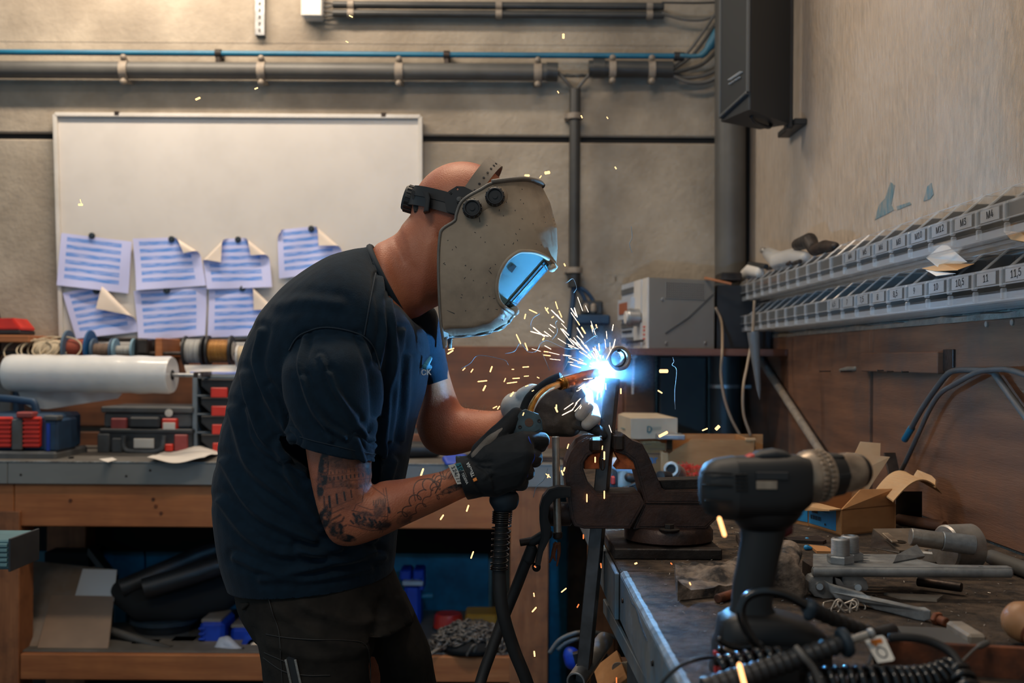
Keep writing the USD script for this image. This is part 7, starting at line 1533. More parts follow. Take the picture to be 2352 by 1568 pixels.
cuff = eloft(dense([((1046, 1046), (1074, 1147), 1.779, .046), ((1064, 1047), (1092, 1144), 1.778, .044), ((1092, 1044), (1110, 1140), 1.775, .038), ((1122, 1032), (1136, 1138), 1.772, .034)], 3))
gl = mf(soften(union([palm, cuff] + [h for f in fing for h in chain(f)] + chain(thumb)), .0035, 7)) - mf(eloft([((1020, 1052), (1052, 1152), 1.780, .043), ((1052, 1054), (1082, 1140), 1.779, .041)]))
v, f = arr(gl); t = trimesh.Trimesh(v, f, process=True); t.merge_vertices(digits_vertex=6)
v = np.array(t.vertices); nn = normals(t); q = px(v); d = .0014 * (meshkit.fbm(v * 60, 3, 2) - .5); nb = np.clip((1.78 - v[:, 1]) / .02, 0, 1)
for pl, w, amp in (([(1075, 1050), (1100, 1062), (1128, 1062)], 3.5, -.003), ([(1078, 1058), (1105, 1072), (1125, 1076)], 3.5, -.003), ([(1095, 1070), (1118, 1084), (1128, 1098)], 4, -.0025), ([(1066, 1070), (1085, 1105), (1108, 1136)], 3.5, -.0025), ([(1110, 1100), (1120, 1090), (1132, 1086)], 4, .002)):
    d += amp * nb * np.exp(-(seg_dist(q, smooth_path(np.array(pl, float), 5)) / w) ** 2)
v = v + nn * d[:, None]
part(man, 'near_glove', (v, np.array(t.faces)), L['glove_black'], True, label='black glove gripping the torch handle')
GV, GN = v, normals(trimesh.Trimesh(v, t.faces, process=False)); SV, SN, SQ = GV, GN, px(GV)
part(man, 'palm_leather', soften(union([hull((P(1092, 1046, 1.757), .0075), (P(1122, 1015, 1.760), .0085)), hull((P(1122, 1015, 1.760), .0085), (P(1156, 983, 1.772), .006))]), .004, 3), L['glove_grey'], True)
part(man, 'glove_piping', tube(np.array([on_shirt(u, vv, .0008)[0] for u, vv in smooth_path(np.array([(1212, 1000), (1222, 1030), (1226, 1052), (1214, 1072), (1210, 1094)], float), 5)]), .0012, 6), L['blue_tool'], True)
# cuff lettering, orange mark and the fabric tag
o_ = np.array([on_shirt(u, vv, .0012)[0] for u, vv in ((1091, 1094), (1079, 1066))]); rt = o_[1] - o_[0]
part(man, 'cuff_lettering', text_on('TEGERA', .0050, o_[0] + np.array([0, -.001, 0]), rt, np.array([-.9, 0, -.35]), .0016, True), L['print_white'])
om = on_shirt(1091, 1101, .001)[0]
part(man, 'cuff_mark', obox(om - rt / np.linalg.norm(rt) * .0028, om + rt / np.linalg.norm(rt) * .0028, .0062, .0024, .0004, up=(0, -1, 0)), L['orange'])
ty = 1.737
tq = [P(1029, 1068, ty - .004), P(1058, 1062, ty - .004), P(1078, 1108, ty - .002), P(1050, 1112, ty - .002)]
part(man, 'glove_tag', trimesh.convex.convex_hull(np.array([p + [0, o, 0] for p in tq for o in (0, .0008)])), L['tag_white'])
def tgq(s, t_): return tq[0] * (1 - s) * (1 - t_) + tq[1] * s * (1 - t_) + tq[2] * s * t_ + tq[3] * (1 - s) * t_
def tag_patch(s0, t0, s1, t1, m, nm): return part(man, nm, trimesh.convex.convex_hull(np.array([tgq(s, t_) - [0, o, 0] for s in (s0, s1) for t_ in (t0, t1) for o in (.0002, .0009)])), m)
tag_patch(.55, .0, 1.0, .36, L['tag_teal'], 'tag_band'); tag_patch(.55, .40, .98, .98, L['ink'], 'tag_band')
dn_ = tq[3] - tq[0]; up_ = tq[1] - tq[0]
part(man, 'tag_print', text_on('10', .0062, tgq(.62, .08) - [0, .0011, 0], dn_, up_, .0004, True), L['ink'])
part(man, 'tag_print', text_on('124', .0058, tgq(.16, .10) - [0, .0005, 0], dn_, up_, .0006), L['ink'])
part(man, 'tag_print', text_on('TEGERA', .0036, tgq(.70, .50) - [0, .0011, 0], dn_, up_, .0004, True), L['print_white'])
part(man, 'tag_print', cat(*[obox(tgq(s, .55 + .14 * k) - [0, .0004, 0], tgq(s, .62 + .14 * k) - [0, .0004, 0], .0009, .0006, .0001, up=(0, -1, 0)) for s in (.14, .24, .34) for k in range(3)]), L['ink'])
# far glove, palm towards the camera, cupping the torch neck
fp_ = hull(*[(P(*a[:3]), a[3]) for a in ((1216, 950, 2.03, .030), (1246, 918, 2.01, .030), (1296, 905, 1.998, .026), (1316, 950, 1.99, .030), (1270, 970, 2.0, .026), (1310, 978, 1.99, .020))])
ffs = [[(1300, 888, 1.99, .014), (1326, 884, 1.962, .0125), (1333, 906, 1.944, .0115), (1322, 926, 1.945, .0105)],
       [(1312, 905, 1.985, .0145), (1344, 908, 1.955, .0130), (1347, 932, 1.936, .0122), (1334, 952, 1.94, .0112)],
       [(1322, 936, 1.98, .0140), (1358, 940, 1.95, .0122), (1364, 960, 1.934, .0114), (1348, 974, 1.938, .0105)],
       [(1316, 970, 1.98, .0130), (1350, 978, 1.955, .0105), (1376, 990, 1.936, .0092), (1384, 1000, 1.934, .0078)]]
ft = [(1236, 914, 2.04, .020), (1262, 890, 2.035, .0155), (1290, 876, 2.025, .0125), (1312, 872, 2.015, .0110)]
t = soften(union([fp_] + [h for f in ffs for h in chain(f[:3])] + chain(ft)), .0035, 6)
v = np.array(t.vertices); v = v + normals(t) * (.0016 * (meshkit.fbm(v * 55, 3, 6) - .5))[:, None]
part(man, 'far_glove', (v, np.array(t.faces)), L['glove_dirty'], True, label='worn brown leather glove cupping the torch neck')
for k, f in enumerate(ffs):
    part(man, 'glove_finger', soften(union(chain([(a[0] + 1, a[1], a[2] - .0015, a[3] + .0004) for a in f[1:]])), .003, 4), L['glove_pale_arclit' if k in (1, 2) else 'glove_dirty'] if k < 3 else L['glove_black'], True)  # two fingers paler than the glove: arc light put into their colour
part(man, 'far_cuff', soften(union([hull((P(1186, 936, 2.045), .030), (P(1212, 936, 2.035), .031)), hull((P(1208, 915, 2.03), .022), (P(1222, 905, 2.025), .020))]), .005, 4), L['glove_pale_arclit'], True)
part(man, 'wrist_strap', tube(smooth_path([P(1202, 945, 1.992), P(1214, 915, 1.99), P(1236, 895, 1.985), P(1262, 876, 1.978), P(1290, 864, 1.97)], 6), .0085, 10, sx=.6), L['glove_black'], True)
# fine hairs on the far forearm
hr = []
for _ in range(150):
    s = rng.random(); u = 1062 + 118 * s; vv = 934 + 10 * s - (26 * (s - .3) ** 2); q0 = P(u, vv + rng.uniform(-2, 8), 2.10 - .04 * s + rng.uniform(-.03, .02))
    d = np.array([rng.normal(.3, .5), rng.normal(-.2, .4), rng.uniform(.5, 1.2)]); hr.append(tube([q0, q0 + d * .003, q0 + d * .006 + [.002, 0, 0]], [.00022, .00018, .00006], 3))
part(man, 'arm_hair', cat(*hr), L['cable_beige'], kind='stuff')

# ------------------------------------------------------------------ welding helmet
HM = thing('welding_helmet', 'scuffed grey welding helmet tilted down over the bald head with teal lit visor', 'welding helmet', P(1140, 770, YM))
back = [(1021, 800), (1012, 735), (1008, 660), (1007, 600), (1010, 545), (1017, 525), (1044, 507), (1048, 492), (1058, 466), (1076, 450), (1105, 434), (1126, 422), (1155, 417), (1193, 413.5), (1220, 415), (1246, 426)]
front = [(1246, 426), (1247, 432), (1264, 466), (1279, 522), (1281, 569), (1278, 606), (1277, 614), (1260, 618)]
chord = [(1260, 618), (1182, 706)]
front2 = [(1182, 706), (1180, 722), (1164, 743), (1134, 759), (1090, 769), (1032, 772.5), (1023, 780), (1021, 800)]
arcD = [(1277, 612), (1256, 592), (1230, 580), (1206, 577), (1190, 579), (1166, 596), (1148, 625), (1141, 660), (1146, 689), (1158, 705), (1180, 720)]
sil = Polygon(back + front[1:] + chord[1:] + front2[1:-1]).buffer(0)
Dp = Polygon(arcD + [(1200, 722), (1290, 640)]).buffer(0)
shellp = sil.difference(Dp)
shellp = max(getattr(shellp, 'geoms', [shellp]), key=lambda g: g.area)
FR = np.array([[a, b] for a, b in front[:-1]] + [[1262, 640], [1195, 722]] + [[a, b] for a, b in front2[1:-2]], float)
FRl = FR
def halfw(qq):
    q2 = np.atleast_2d(qq).astype(float); d = seg_dist(q2, FRl); tt = np.clip(d / np.interp(q2[:, 1], [440, 600, 690, 740], [170, 125, 45, 20]), 0, 1)
    return .116 * (1 - (1 - tt) ** 2.3) ** (1 / 2.1) * (1 - .20 * np.clip((q2[:, 1] - 520) / 260, 0, 1) ** 1.5) * (1 - .10 * np.clip((q2[:, 0] - 1120) / 140, 0, 1))
from scipy.spatial import Delaunay
bd = np.array(shellp.exterior.segmentize(9).coords)[:-1]
gx, gy = np.meshgrid(np.arange(1000, 1290, 10.0), np.arange(405, 800, 10.0)); gp = np.stack([gx.ravel() + 5 * (np.arange(gx.size) // gx.shape[1] % 2), gy.ravel()], 1)
inner = shellp.buffer(-5); gp = np.array([p for p in gp if inner.contains(Point(p))])
fb = []
for o in (2.0, 4.5, 7.5):   # close rows of points along the nose so that it rounds off
    for p in np.vstack([a + (b - a) * t for a, b in zip(FR[:-1], FR[1:]) for t in np.arange(0, 1, 8 / max(8, np.hypot(*(b - a))))]):
        n_p = np.array([p[0] - (1140 - p[0]) * 0, p[1]]); c0 = np.array([1120., 600.]); dd = c0 - n_p; n_q = n_p + dd / np.linalg.norm(dd) * o
        if shellp.buffer(-.8).contains(Point(n_q)): fb.append(n_q)
pts = np.vstack([bd, gp, np.array(fb)])
tri = Delaunay(pts).simplices; tri = np.array([f for f in tri if shellp.buffer(.4).contains(Point(pts[f].mean(0)))])
w = halfw(pts); w[seg_dist(pts, FR) < .4] = 0
vn = np.array([P(u, vv, YM - ww) for (u, vv), ww in zip(pts, w)]); vf_ = vn.copy(); vf_[:, 1] = 2 * YM - vn[:, 1]
V = np.vstack([vn, vf_]); n = len(pts)
a3, b3, c3 = vn[tri[:, 0]], vn[tri[:, 1]], vn[tri[:, 2]]; flip = np.cross(b3 - a3, c3 - a3)[:, 1] > 0
tn = np.where(flip[:, None], tri[:, ::-1], tri); F = np.vstack([tn, tn[:, ::-1] + n])
tm = trimesh.Trimesh(V, F, process=True); tm.merge_vertices(digits_vertex=4)
tv = np.array(tm.vertices); tn_ = normals(tm); Fi = np.array(tm.faces)
ed = np.sort(tm.edges, axis=1); uq, cnt = np.unique(ed, axis=0, return_counts=True); bset = {tuple(e) for e in uq[cnt == 1]}
inn = tv - tn_ * .0028; m0 = len(tv); sides = []
for e in tm.edges:
    if tuple(sorted(e)) in bset: sides += [[e[1], e[0], e[0] + m0], [e[1], e[0] + m0, e[1] + m0]]
shell = (np.vstack([tv, inn]), np.vstack([Fi, Fi[:, ::-1] + m0, np.array(sides)]))
part(HM, 'shell', shell, L['helmet'], 50)
def on_shell(u, vv, lift=0.0): return P(u, vv, YM - float(halfw((u, vv))[0]) - lift)
def both(pts): return pts, pts * [1, -1, 1] + [0, 2 * YM, 0]
edge = smooth_path(np.array(back, float), 4)
ep = np.array([on_shell(u, vv, .0) for u, vv in edge])
for e in both(ep): part(HM, 'rim', tube(e, .0026, 8), L['helmet_rim'], True)
flare = np.array([on_shell(u, vv, .002) + [0, 0, .002] for u, vv in smooth_path(np.array([(1130, 420), (1160, 416), (1195, 413), (1222, 415), (1240, 421), (1247, 428)], float), 5)])
part(HM, 'brow_flare', tube(np.vstack([flare, both(flare)[1][::-1][1:]]), .0042, 8), L['helmet_rim'], True)
low = np.array([on_shell(u, vv, .0) for u, vv in smooth_path(np.array([(1022, 798), (1024, 780), (1034, 773), (1090, 769), (1134, 759), (1164, 743), (1180, 722)], float), 4)])
for e in both(low): part(HM, 'rim', tube(e, .0024, 8), L['helmet_rim'], True)
# visor recess: lip on the shell, wall down to the cassette, cassette cheek and curved lens
arc = smooth_path(np.array(arcD, float), 6); YC = .046
L1a, L1b = np.array([1250, 598.]), np.array([1160, 700.]); nL = np.array([-(L1b - L1a)[1], (L1b - L1a)[0]]); nL /= np.hypot(*nL)
def yd(u, vv): return .046 + .042 * min(1.0, abs((np.array([u, vv]) - L1a) @ nL) / 85)      # the cheeks draw in towards the lens
lipp = np.array([on_shell(u, vv, .001) for u, vv in arc])
for e in both(lipp): part(HM, 'visor_lip', tube(e, .0038, 10), L['helmet'], True)
cas = np.array([P(u, vv, YM - min(yd(u, vv), max(.006, float(halfw((u, vv))[0]) - .004))) for u, vv in arc])
ww_ = np.array([[a, b] for a, b in zip(lipp, cas)]); k = len(arc)
wf = []
for i in range(k - 1): wf += [[2 * i, 2 * i + 1, 2 * i + 2], [2 * i + 1, 2 * i + 3, 2 * i + 2]]
for e in both(ww_.reshape(-1, 3)): part(HM, 'recess_wall', (e, np.array(wf)), L['helmet'], True)
chk = Polygon(list(map(tuple, arc)) + [tuple(L1b + (L1b - L1a) * .05)]).buffer(0).intersection(Polygon([tuple(L1a + (L1a - L1b) * .3), tuple(L1b + (L1b - L1a) * .3), (1080, 700), (1080, 540), (1240, 540)]))
gch = trimesh.creation.extrude_polygon(max(getattr(chk, 'geoms', [chk]), key=lambda g: g.area).buffer(2.0), 9.0, engine='earcut'); gv, gf = trimesh.remesh.subdivide_to_size(gch.vertices, gch.faces, 12)
gv = np.array([P(a, b, YM - yd(a, b)) + [0, .004 * (c > .5), 0] for a, b, c in gv])
for e in both(gv): part(HM, 'cassette_cheek', (e, gf), L['visor_box'], True)
ca_, cb_ = np.array([1262, 616.]), np.array([1182, 706.])
rings = []
for s in np.linspace(0, 1, 14):
    pl = P(*(L1a * (1 - s) + L1b * s), YM - YC); pc = P(*(ca_ * (1 - s) + cb_ * s), YM); row = []
    for ph in np.linspace(-PI / 2, PI / 2, 17):
        q0 = np.array([pl[0], 0, pl[2]]) + (np.array([pc[0], 0, pc[2]]) - np.array([pl[0], 0, pl[2]])) * math.cos(ph); row.append([q0[0], YM + YC * math.sin(ph), q0[2]])
    rings.append(np.array(row))
gv = np.vstack(rings); gf = []
for i in range(13):
    for j in range(16): a = i * 17 + j; gf += [[a, a + 1, a + 18], [a, a + 18, a + 17]]
part(HM, 'filter_lens', (gv, np.array(gf)), L['lens'], True, label='curved green blue filter lens')
fr_ = [rings[0], rings[-1]]
for rr in (rings[0], rings[-1], rings[1], rings[-2]): part(HM, 'lens_frame', tube(rr, .0011, 6), L['case_dark'], True)
for s in (0, 16, 2, 14): part(HM, 'lens_frame', tube(np.array([r_[s] for r_ in rings]), .0011, 6), L['case_dark'], True)
sq = [P(u, vv, YM - yd(u, vv) - .001) for u, vv in ((1167, 618), (1176, 607), (1186, 612), (1176, 626))]
part(HM, 'sensor_slot', trimesh.convex.convex_hull(np.array([p + [0, o, 0] for p in sq for o in (-.001, .002)])), L['black'])
for u, vv, r_e in ((1182, 714, .0085), (1268, 615, .0075)): part(HM, 'visor_end', hull(*[(P(u, vv, YM + k * .05), r_e) for k in (-1, 0, 1)]), L['helmet'], True)
# knobs on the shell
bump_ = hull(*[(on_shell(u, vv, -.010), .0175 + .0) for u, vv in ((1085, 480), (1137, 453))])
bm = soften(mf(hull(*[(on_shell(u, vv, -.016) , .0225) for u, vv in ((1086, 480), (1138, 453))])), .005, 2)
part(HM, 'knob_mount', bm, L['helmet'], True)
for u, vv in ((1085, 480), (1137, 453)):
    q0 = on_shell(u, vv, .004); k1 = part(HM, 'knob', lathe([(.016, 0), (.0165, .002), (.0165, .006), (.0150, .008), (.0150, .016), (.0135, .018), (.0115, .018), (.0105, .015), (.0045, .015), (.0045, .017), (.001, .017)], q0, (0, -1, 0), 30), L['black'], 30)
    for j in range(14):
        a = 2 * PI * j / 14; c = q0 + np.array([.0152 * math.cos(a), -.012, .0152 * math.sin(a)]); part(k1, 'knurl', box(c[0] - .0014, c[0] + .0014, c[1] - .004, c[1] + .004, c[2] - .0014, c[2] + .0014, .0006), L['black'])
r7 = np.random.default_rng(3); sp_ = []
for _ in range(70):
    u, vv = r7.uniform(1015, 1270), r7.uniform(430, 760)
    if shellp.buffer(-8).contains(Point(u, vv)):
        c = on_shell(u, vv, .0); a = r7.uniform(0, PI); l_ = r7.choice([.0006, .0009, .0014, .004, .007], p=[.4, .3, .2, .06, .04]); d = np.array([math.cos(a), 0, math.sin(a)]) * l_
        sp_.append(hull((c - d, .00055), (c + d, .00045)))
part(HM, 'spatter_mark', cat(*sp_), L['case_dark'], kind='stuff')
# headgear
def band(C, e1, R1, R2, f0, f1, wd, th, nseg=48, y0=YM):
    """Strap: an arc of an ellipse in the plane of e1 (photograph direction) and the depth axis."""
    k_ = YM / FP; d = np.array([e1[0], -e1[1]]) / np.hypot(*e1); dx = np.array([d[0], 0, d[1]]); pr = np.array([-d[1], 0, d[0]]); c0 = P(*C, y0); rg = []
    for ph in np.linspace(f0, f1, nseg):
        for_r = lambda r1, r2: c0 + dx * r1 * math.cos(ph) + np.array([0, r2 * math.sin(ph), 0])
        o, i = for_r(R1 * k_, R2), for_r(R1 * k_ - th, R2 - th)
        rg.append(np.array([o + pr * wd / 2, o - pr * wd / 2, i - pr * wd / 2, i + pr * wd / 2]))
    return loft(rg)
part(HM, 'head_band', band((1062, 492), (255, 78), 128, .0855, PI * .52, PI * 1.48, .030, .0025), L['black'], 40)
part(HM, 'head_band', band((1062, 478), (255, 78), 126, .0865, PI * 1.14, PI * 1.62, .018, .0025), L['rubber'], 40)
top_s = part(HM, 'crown_strap', band((1078, 470), (58, -92), 114, .0865, -PI * .5, PI * .5, .028, .003), L['strap'], 40)
k_ = YM / FP; d_ = np.array([58, 92.]) / np.hypot(58, 92); pr = np.array([-d_[1], 0, d_[0]])
for ph in np.linspace(-PI * .44, -PI * .12, 7):
    c0 = P(1078, 470, YM) + np.array([d_[0], 0, d_[1]]) * 114 * k_ * math.cos(ph) + np.array([0, .0865 * math.sin(ph), 0]); nrm = np.array([d_[0] * math.cos(ph), math.sin(ph), d_[1] * math.cos(ph)]); nrm /= np.linalg.norm(nrm)
    part(top_s, 'strap_hole', lathe([(.0022, 0), (.0022, .0006), (.0003, .0007)], c0 + nrm * .0006 - pr * .004, nrm, 10), L['ink'])
pv = thing
part(HM, 'pivot_plate', prism([(1020, 452), (1031, 438), (1049, 427), (1066, 428), (1086, 438), (1096, 446), (1052, 494), (1026, 486)], 1.856, 1.860, .001, holes=[[(1033, 445), (1036, 442), (1039, 445), (1036, 448)], [(1048, 434), (1051, 431.5), (1054, 434), (1051, 437)]]), L['black'])
part(HM, 'pivot_arm', obox(P(1052, 458, 1.852), P(1092, 476, 1.850), .012, .004, .001, up=(0, -1, 0)), L['rubber'])
part(HM, 'pivot_screw', lathe([(.004, 0), (.004, .002), (.001, .0025)], P(1054, 457, 1.850), (0, -1, 0), 12), L['case'])
kb = P(948, 459, 1.95); kd = np.array([-.96, 0, .28])
part(HM, 'rear_pad', prism([(944, 436), (974, 436), (984, 446), (986, 484), (972, 488), (950, 486)], 1.905, 1.995, .005), L['rag'] if 0 else L['rubber'])
part(HM, 'rear_clip', prism([(970, 438), (984, 440), (987, 456), (984, 484), (972, 486), (978, 460)], 1.862, 1.90, .002), L['black'])
kn_ = part(HM, 'rear_knob', lathe([(.022, -.010), (.0235, -.006), (.0235, .012), (.021, .016), (.001, .016)], kb, kd, 30), L['black'], 30)
s1_, s2_, _ = frame_of(kd)
for j in range(18):
    a = 2 * PI * j / 18; e = math.cos(a) * s1_ + math.sin(a) * s2_; part(kn_, 'knurl', obox(kb + e * .0235 - kd * .004, kb + e * .0235 + kd * .012, .004, .003, .001, up=e), L['black'])

# ------------------------------------------------------------------ welding torch
wt = thing('welding_torch', 'brass necked welding torch held in the black glove pointing at the arc', 'welding torch', P(1200, 1170, 1.80))
part(wt, 'handle', cyl(P(1217, 985, 1.800), P(1160, 1136, 1.800), .0150, 24, .004), L['torch_black'], 40)
part(wt, 'housing', prism([(1180, 975), (1190, 948), (1208, 941), (1238, 952), (1245, 966), (1247, 988), (1222, 1000), (1176, 1008)], 1.778, 1.820, .004), L['torch'])
for u, vv in ((1194, 980), (1238, 966)): part(wt, 'housing_screw', lathe([(.0032, 0), (.0032, .001), (.0022, .0012), (.001, .0004)], P(u, vv, 1.778), (0, -1, 0), 12), L['black'])
part(wt, 'housing_badge', lathe([(.007, 0), (.007, .0008), (.001, .001)], P(1215, 970, 1.778), (0, -1, 0), 20), L['ply'])
nk = smooth_path([P(1216, 952, 1.80), P(1224, 930, 1.812), P(1237, 910, 1.83), P(1258, 893, 1.856), P(1288, 881, 1.89)], 8)
part(wt, 'swan_neck', tube(nk, .0062, 18), L['brass'], True)
nd = P(1374, 857, 1.952) - P(1288, 881, 1.89); nd /= np.linalg.norm(nd); n0 = P(1284, 883, 1.886)
part(wt, 'collar_ring', lathe([(.006, 0), (.0098, .001), (.0102, .003), (.0088, .0045), (.0104, .006), (.0108, .008), (.0090, .0095), (.0108, .011), (.0106, .014), (.006, .015)], n0, nd, 28), L['brass'], 40)
LN = np.linalg.norm(P(1372, 858, 1.950) - n0)
part(wt, 'nozzle', lathe([(.0098, .013), (.0112, .016), (.0112, LN * .8), (.0100, LN - .002), (.0085, LN), (.0070, LN - .002), (.006, LN - .012), (.001, LN - .013)], n0, nd, 32), L['copper'], 40)
part(wt, 'contact_tip', cyl(n0 + nd * (LN - .014), n0 + nd * (LN + .003), .0028, 14), L['copper'], 40)
part(wt, 'filler_wire', cyl(n0 + nd * LN, n0 + nd * (LN + .012), .0006, 8), L['steel'])
part(wt, 'end_knob', eloft(dense([((1134, 1126), (1180, 1126), 1.80, .016), ((1126, 1136), (1190, 1134), 1.80, .021), ((1124, 1152), (1192, 1150), 1.80, .0225), ((1132, 1166), (1186, 1166), 1.80, .019), ((1136, 1174), (1172, 1174), 1.80, .013)], 3), 30), L['torch_black'], 40)
sp_a, sp_b = P(1154, 1172, 1.80), P(1146, 1308, 1.80)
hx = []; L_s = np.linalg.norm(sp_b - sp_a); ds = (sp_b - sp_a) / L_s; s_, t_s, _ = frame_of(ds); ph = 0; z = 0
while z < L_s:
    f = z / L_s; pit = .0036 if f < .22 or f > .93 else .0098; hx.append(sp_a + ds * z + (.0160 - .002 * f) * (math.cos(ph) * s_ + math.sin(ph) * t_s)); ph += 2 * PI / 14; z += pit / 14
part(wt, 'spring_guard', tube(np.array(hx), .0014, 6), L['black_gloss'], True)
part(wt, 'cable', tube(smooth_path([P(1154, 1170, 1.80), P(1150, 1240, 1.80), P(1147, 1310, 1.80), P(1154, 1400, 1.80), P(1180, 1490, 1.81), P(1213, 1575, 1.82), P(1245, 1700, 1.84), P(1290, 2000, 1.9), P(1330, 2440, 1.9)], 8), .0108, 16), L['rubber'], True)

# ================================================================== arc, sparks and smoke
arc_p = P(1384, 859, 1.957)
ac = thing('welding_arc', 'blinding blue white welding arc between the torch tip and the bar', 'welding arc', arc_p - [0, 0, .012])
core_p = trimesh.creation.icosphere(2, 1.0); cv = core_p.vertices * (1 + .35 * (meshkit.fbm(core_p.vertices * 2.4, 3, 9) - .5))[:, None] * [.0062, .0052, .0080]
part(ac, 'plasma_core', (cv + arc_p, core_p.faces), L['arc'], True)
part(ac, 'plasma_tail', hull((arc_p + [0, -.001, -.008], .0034), (arc_p + [-.003, -.002, -.024], .0012)), L['arc'], True)
seen = {}
def spark(a, b, r, m, y, what, dy=0.0):
    """A sliver of glowing metal between two photograph points."""
    p, q0 = P(*a, y), P(*b, y + dy); L_ = max(np.linalg.norm(q0 - p), .001); r = r * y / FP
    u, vv = (a[0] + b[0]) / 2, (a[1] + b[1]) / 2
    where = ('in front of the whiteboard' if u < 950 and vv > 262 else 'high up before the upper back wall' if vv < 262 else 'above the helmet brow' if vv < 420 and u < 1330 else 'level with the vertical conduit' if vv < 620 else 'right of the vise, before the dark corner' if u > 1420 and vv < 1240 else 'over the right bench and drill' if u > 1420 else
             'between the chest and the torch hand' if u < 1240 and vv < 960 else 'between helmet visor and arc' if vv < 800 else 'below the near forearm' if u < 1110 else 'around the vise jaws' if vv < 1240 and u > 1260 else 'beside the hanging cables' if vv > 1200 else 'just left of the arc')
    side = 'upper left' if u < 1388 and vv < 850 else 'lower left' if u < 1388 else 'right'
    lab = {'spark': 'small glowing orange spark flying ' + where, 'spark_white': f'white hot sliver of the spark burst on the {side} side of the arc', 'ember': 'dim red cooling spark falling ' + ('below the vise' if u < 1400 else 'near the bench front edge')}[m]
    grp = ('orange sparks ' + where) if m == 'spark' else f'white sparks {side} of the arc' if m == 'spark_white' else 'red cooling sparks'
    if m not in seen:
        d = lathe([(.15, -.5), (.75, -.46), (1, -.40), (1, .40), (.75, .46), (.15, .5)], (0, 0, 0), (0, 0, 1), 8); v, f = arr(d)
        pth = '/World/' + numbered('/World', 'spark'); g = usdkit.mesh(stage, pth, (v, f), L[m]); tag(g.GetPrim(), lab, 'spark', grp); pr = g.GetPrim(); seen[m] = pr; root = None
    else:
        pth = '/World/' + numbered('/World', 'spark'); pr = stage.DefinePrim(pth, 'Mesh'); pr.GetReferences().AddInternalReference(seen[m].GetPath()); tag(pr, lab, 'spark', grp)
    d = (q0 - p) / L_ if np.linalg.norm(q0 - p) > 1e-5 else np.array([0, 0, 1.0]); s, t, d = frame_of(d); c = (p + q0) / 2
    x = UsdGeom.Xformable(pr); x.ClearXformOpOrder()
    M = np.eye(4); M[0, :3] = s * r; M[1, :3] = t * r; M[2, :3] = d * (L_ + 2 * r); M[3, :3] = c
    x.AddTransformOp().Set(Gf.Matrix4d(*M.ravel().tolist()))
S_ = [((1294, 80), (1294, 86), 3.4), ((795, 95), (799, 97), 1.6), ((803, 36), (809, 39), 2), ((451, 228), (458, 225), 3), ((586, 204), (591, 202), 2.2), ((182, 470), (188, 470), 3), ((184, 458), (187, 468), 1), ((1254, 397), (1260, 396), 4.2), ((1207, 403), (1214, 403), 3), ((1240, 408), (1243, 404), 1.4), ((1413, 384), (1415, 387), 1.8), ((1335, 266), (1337, 270), 1.8), ((1394, 269), (1396, 272), 1.4), ((1281, 210), (1283, 213), 1.6),
      ((1296, 606), (1298, 610), 1.8), ((1518, 852), (1531, 852), 5), ((1512, 897), (1520, 902), 2), ((1426, 893), (1426, 903), 2), ((1516, 1001), (1531, 993), 4), ((1646, 984), (1650, 980), 4.5), ((1614, 988), (1624, 984), 2),
      ((1029, 812), (1040, 805), 2), ((1030, 803), (1042, 800), 1.6), ((1063, 850), (1068, 845), 1.4), ((1082, 854), (1086, 848), 1.6), ((1126, 853), (1130, 842), 2), ((1201, 843), (1214, 842), 1.6), ((1176, 848), (1180, 848), 1.3), ((1098, 876), (1118, 874), 1.7), ((1158, 876), (1161, 869), 1.5), ((1165, 880), (1187, 877), 1.6), ((1178, 869), (1193, 868), 1.5), ((1204, 864), (1214, 863), 1.3), ((1110, 896), (1115, 886), 2.2), ((1173, 909), (1179, 901), 2.4), ((1207, 887), (1213, 885), 1.3), ((1133, 937), (1141, 933), 1.5), ((1143, 939), (1147, 933), 1.6), ((1222, 898), (1226, 896), 1.2), ((1234, 866), (1238, 868), 1.2),
      ((1186, 768), (1196, 789), 1.6), ((1216, 711), (1233, 719), 1.6), ((1276, 693), (1281, 709), 1.4), ((1252, 706), (1260, 719), 1.5), ((1284, 714), (1290, 728), 1.5), ((1255, 712), (1258, 708), 2), ((1205, 731), (1207, 722), 1.8), ((1268, 729), (1271, 727), 1.6), ((1336, 752), (1344, 765), 2), ((1326, 738), (1331, 746), 1.5), ((1358, 748), (1360, 754), 1.6), ((1369, 746), (1371, 752), 1.8), ((1247, 780), (1249, 777), 2), ((1206, 788), (1212, 804), 1.6), ((1250, 807), (1258, 808), 1.6), ((1249, 815), (1264, 817), 1.4), ((1276, 936), (1280, 945), 2.4), ((1278, 930), (1278, 942), 2), ((1201, 953), (1203, 948), 1.6),
      ((967, 1091), (972, 1077), 2.6), ((1012, 1192), (1018, 1183), 2.2), ((1072, 1173), (1076, 1161), 2.2), ((1082, 1281), (1087, 1267), 2.0), ((1388, 1038), (1388, 1054), 2.4), ((1367, 1050), (1367, 1061), 1.8), ((1383, 1032), (1384, 1024), 1.4), ((1348, 1135), (1348, 1152), 1.6), ((1388, 1128), (1388, 1144), 1.8), ((1520, 1138), (1523, 1152), 1.8), ((1607, 1157), (1614, 1148), 2.6), ((1290, 1081), (1293, 1090), 2), ((1295, 1081), (1297, 1074), 2), ((1258, 1096), (1260, 1090), 1.6), ((1303, 1029), (1306, 1020), 1.6), ((1459, 1294), (1462, 1293), 2.4), ((1584, 1338), (1586, 1342), 1.6), ((1290, 1359), (1300, 1351), 1.8), ((1223, 1404), (1231, 1395), 2), ((1227, 1496), (1228, 1506), 2.2), ((1226, 1362), (1227, 1369), 1.6), ((1254, 1088), (1264, 1096), 1.2)]
S_ += [((1652, 1190), (1664, 1228), 5.5)]
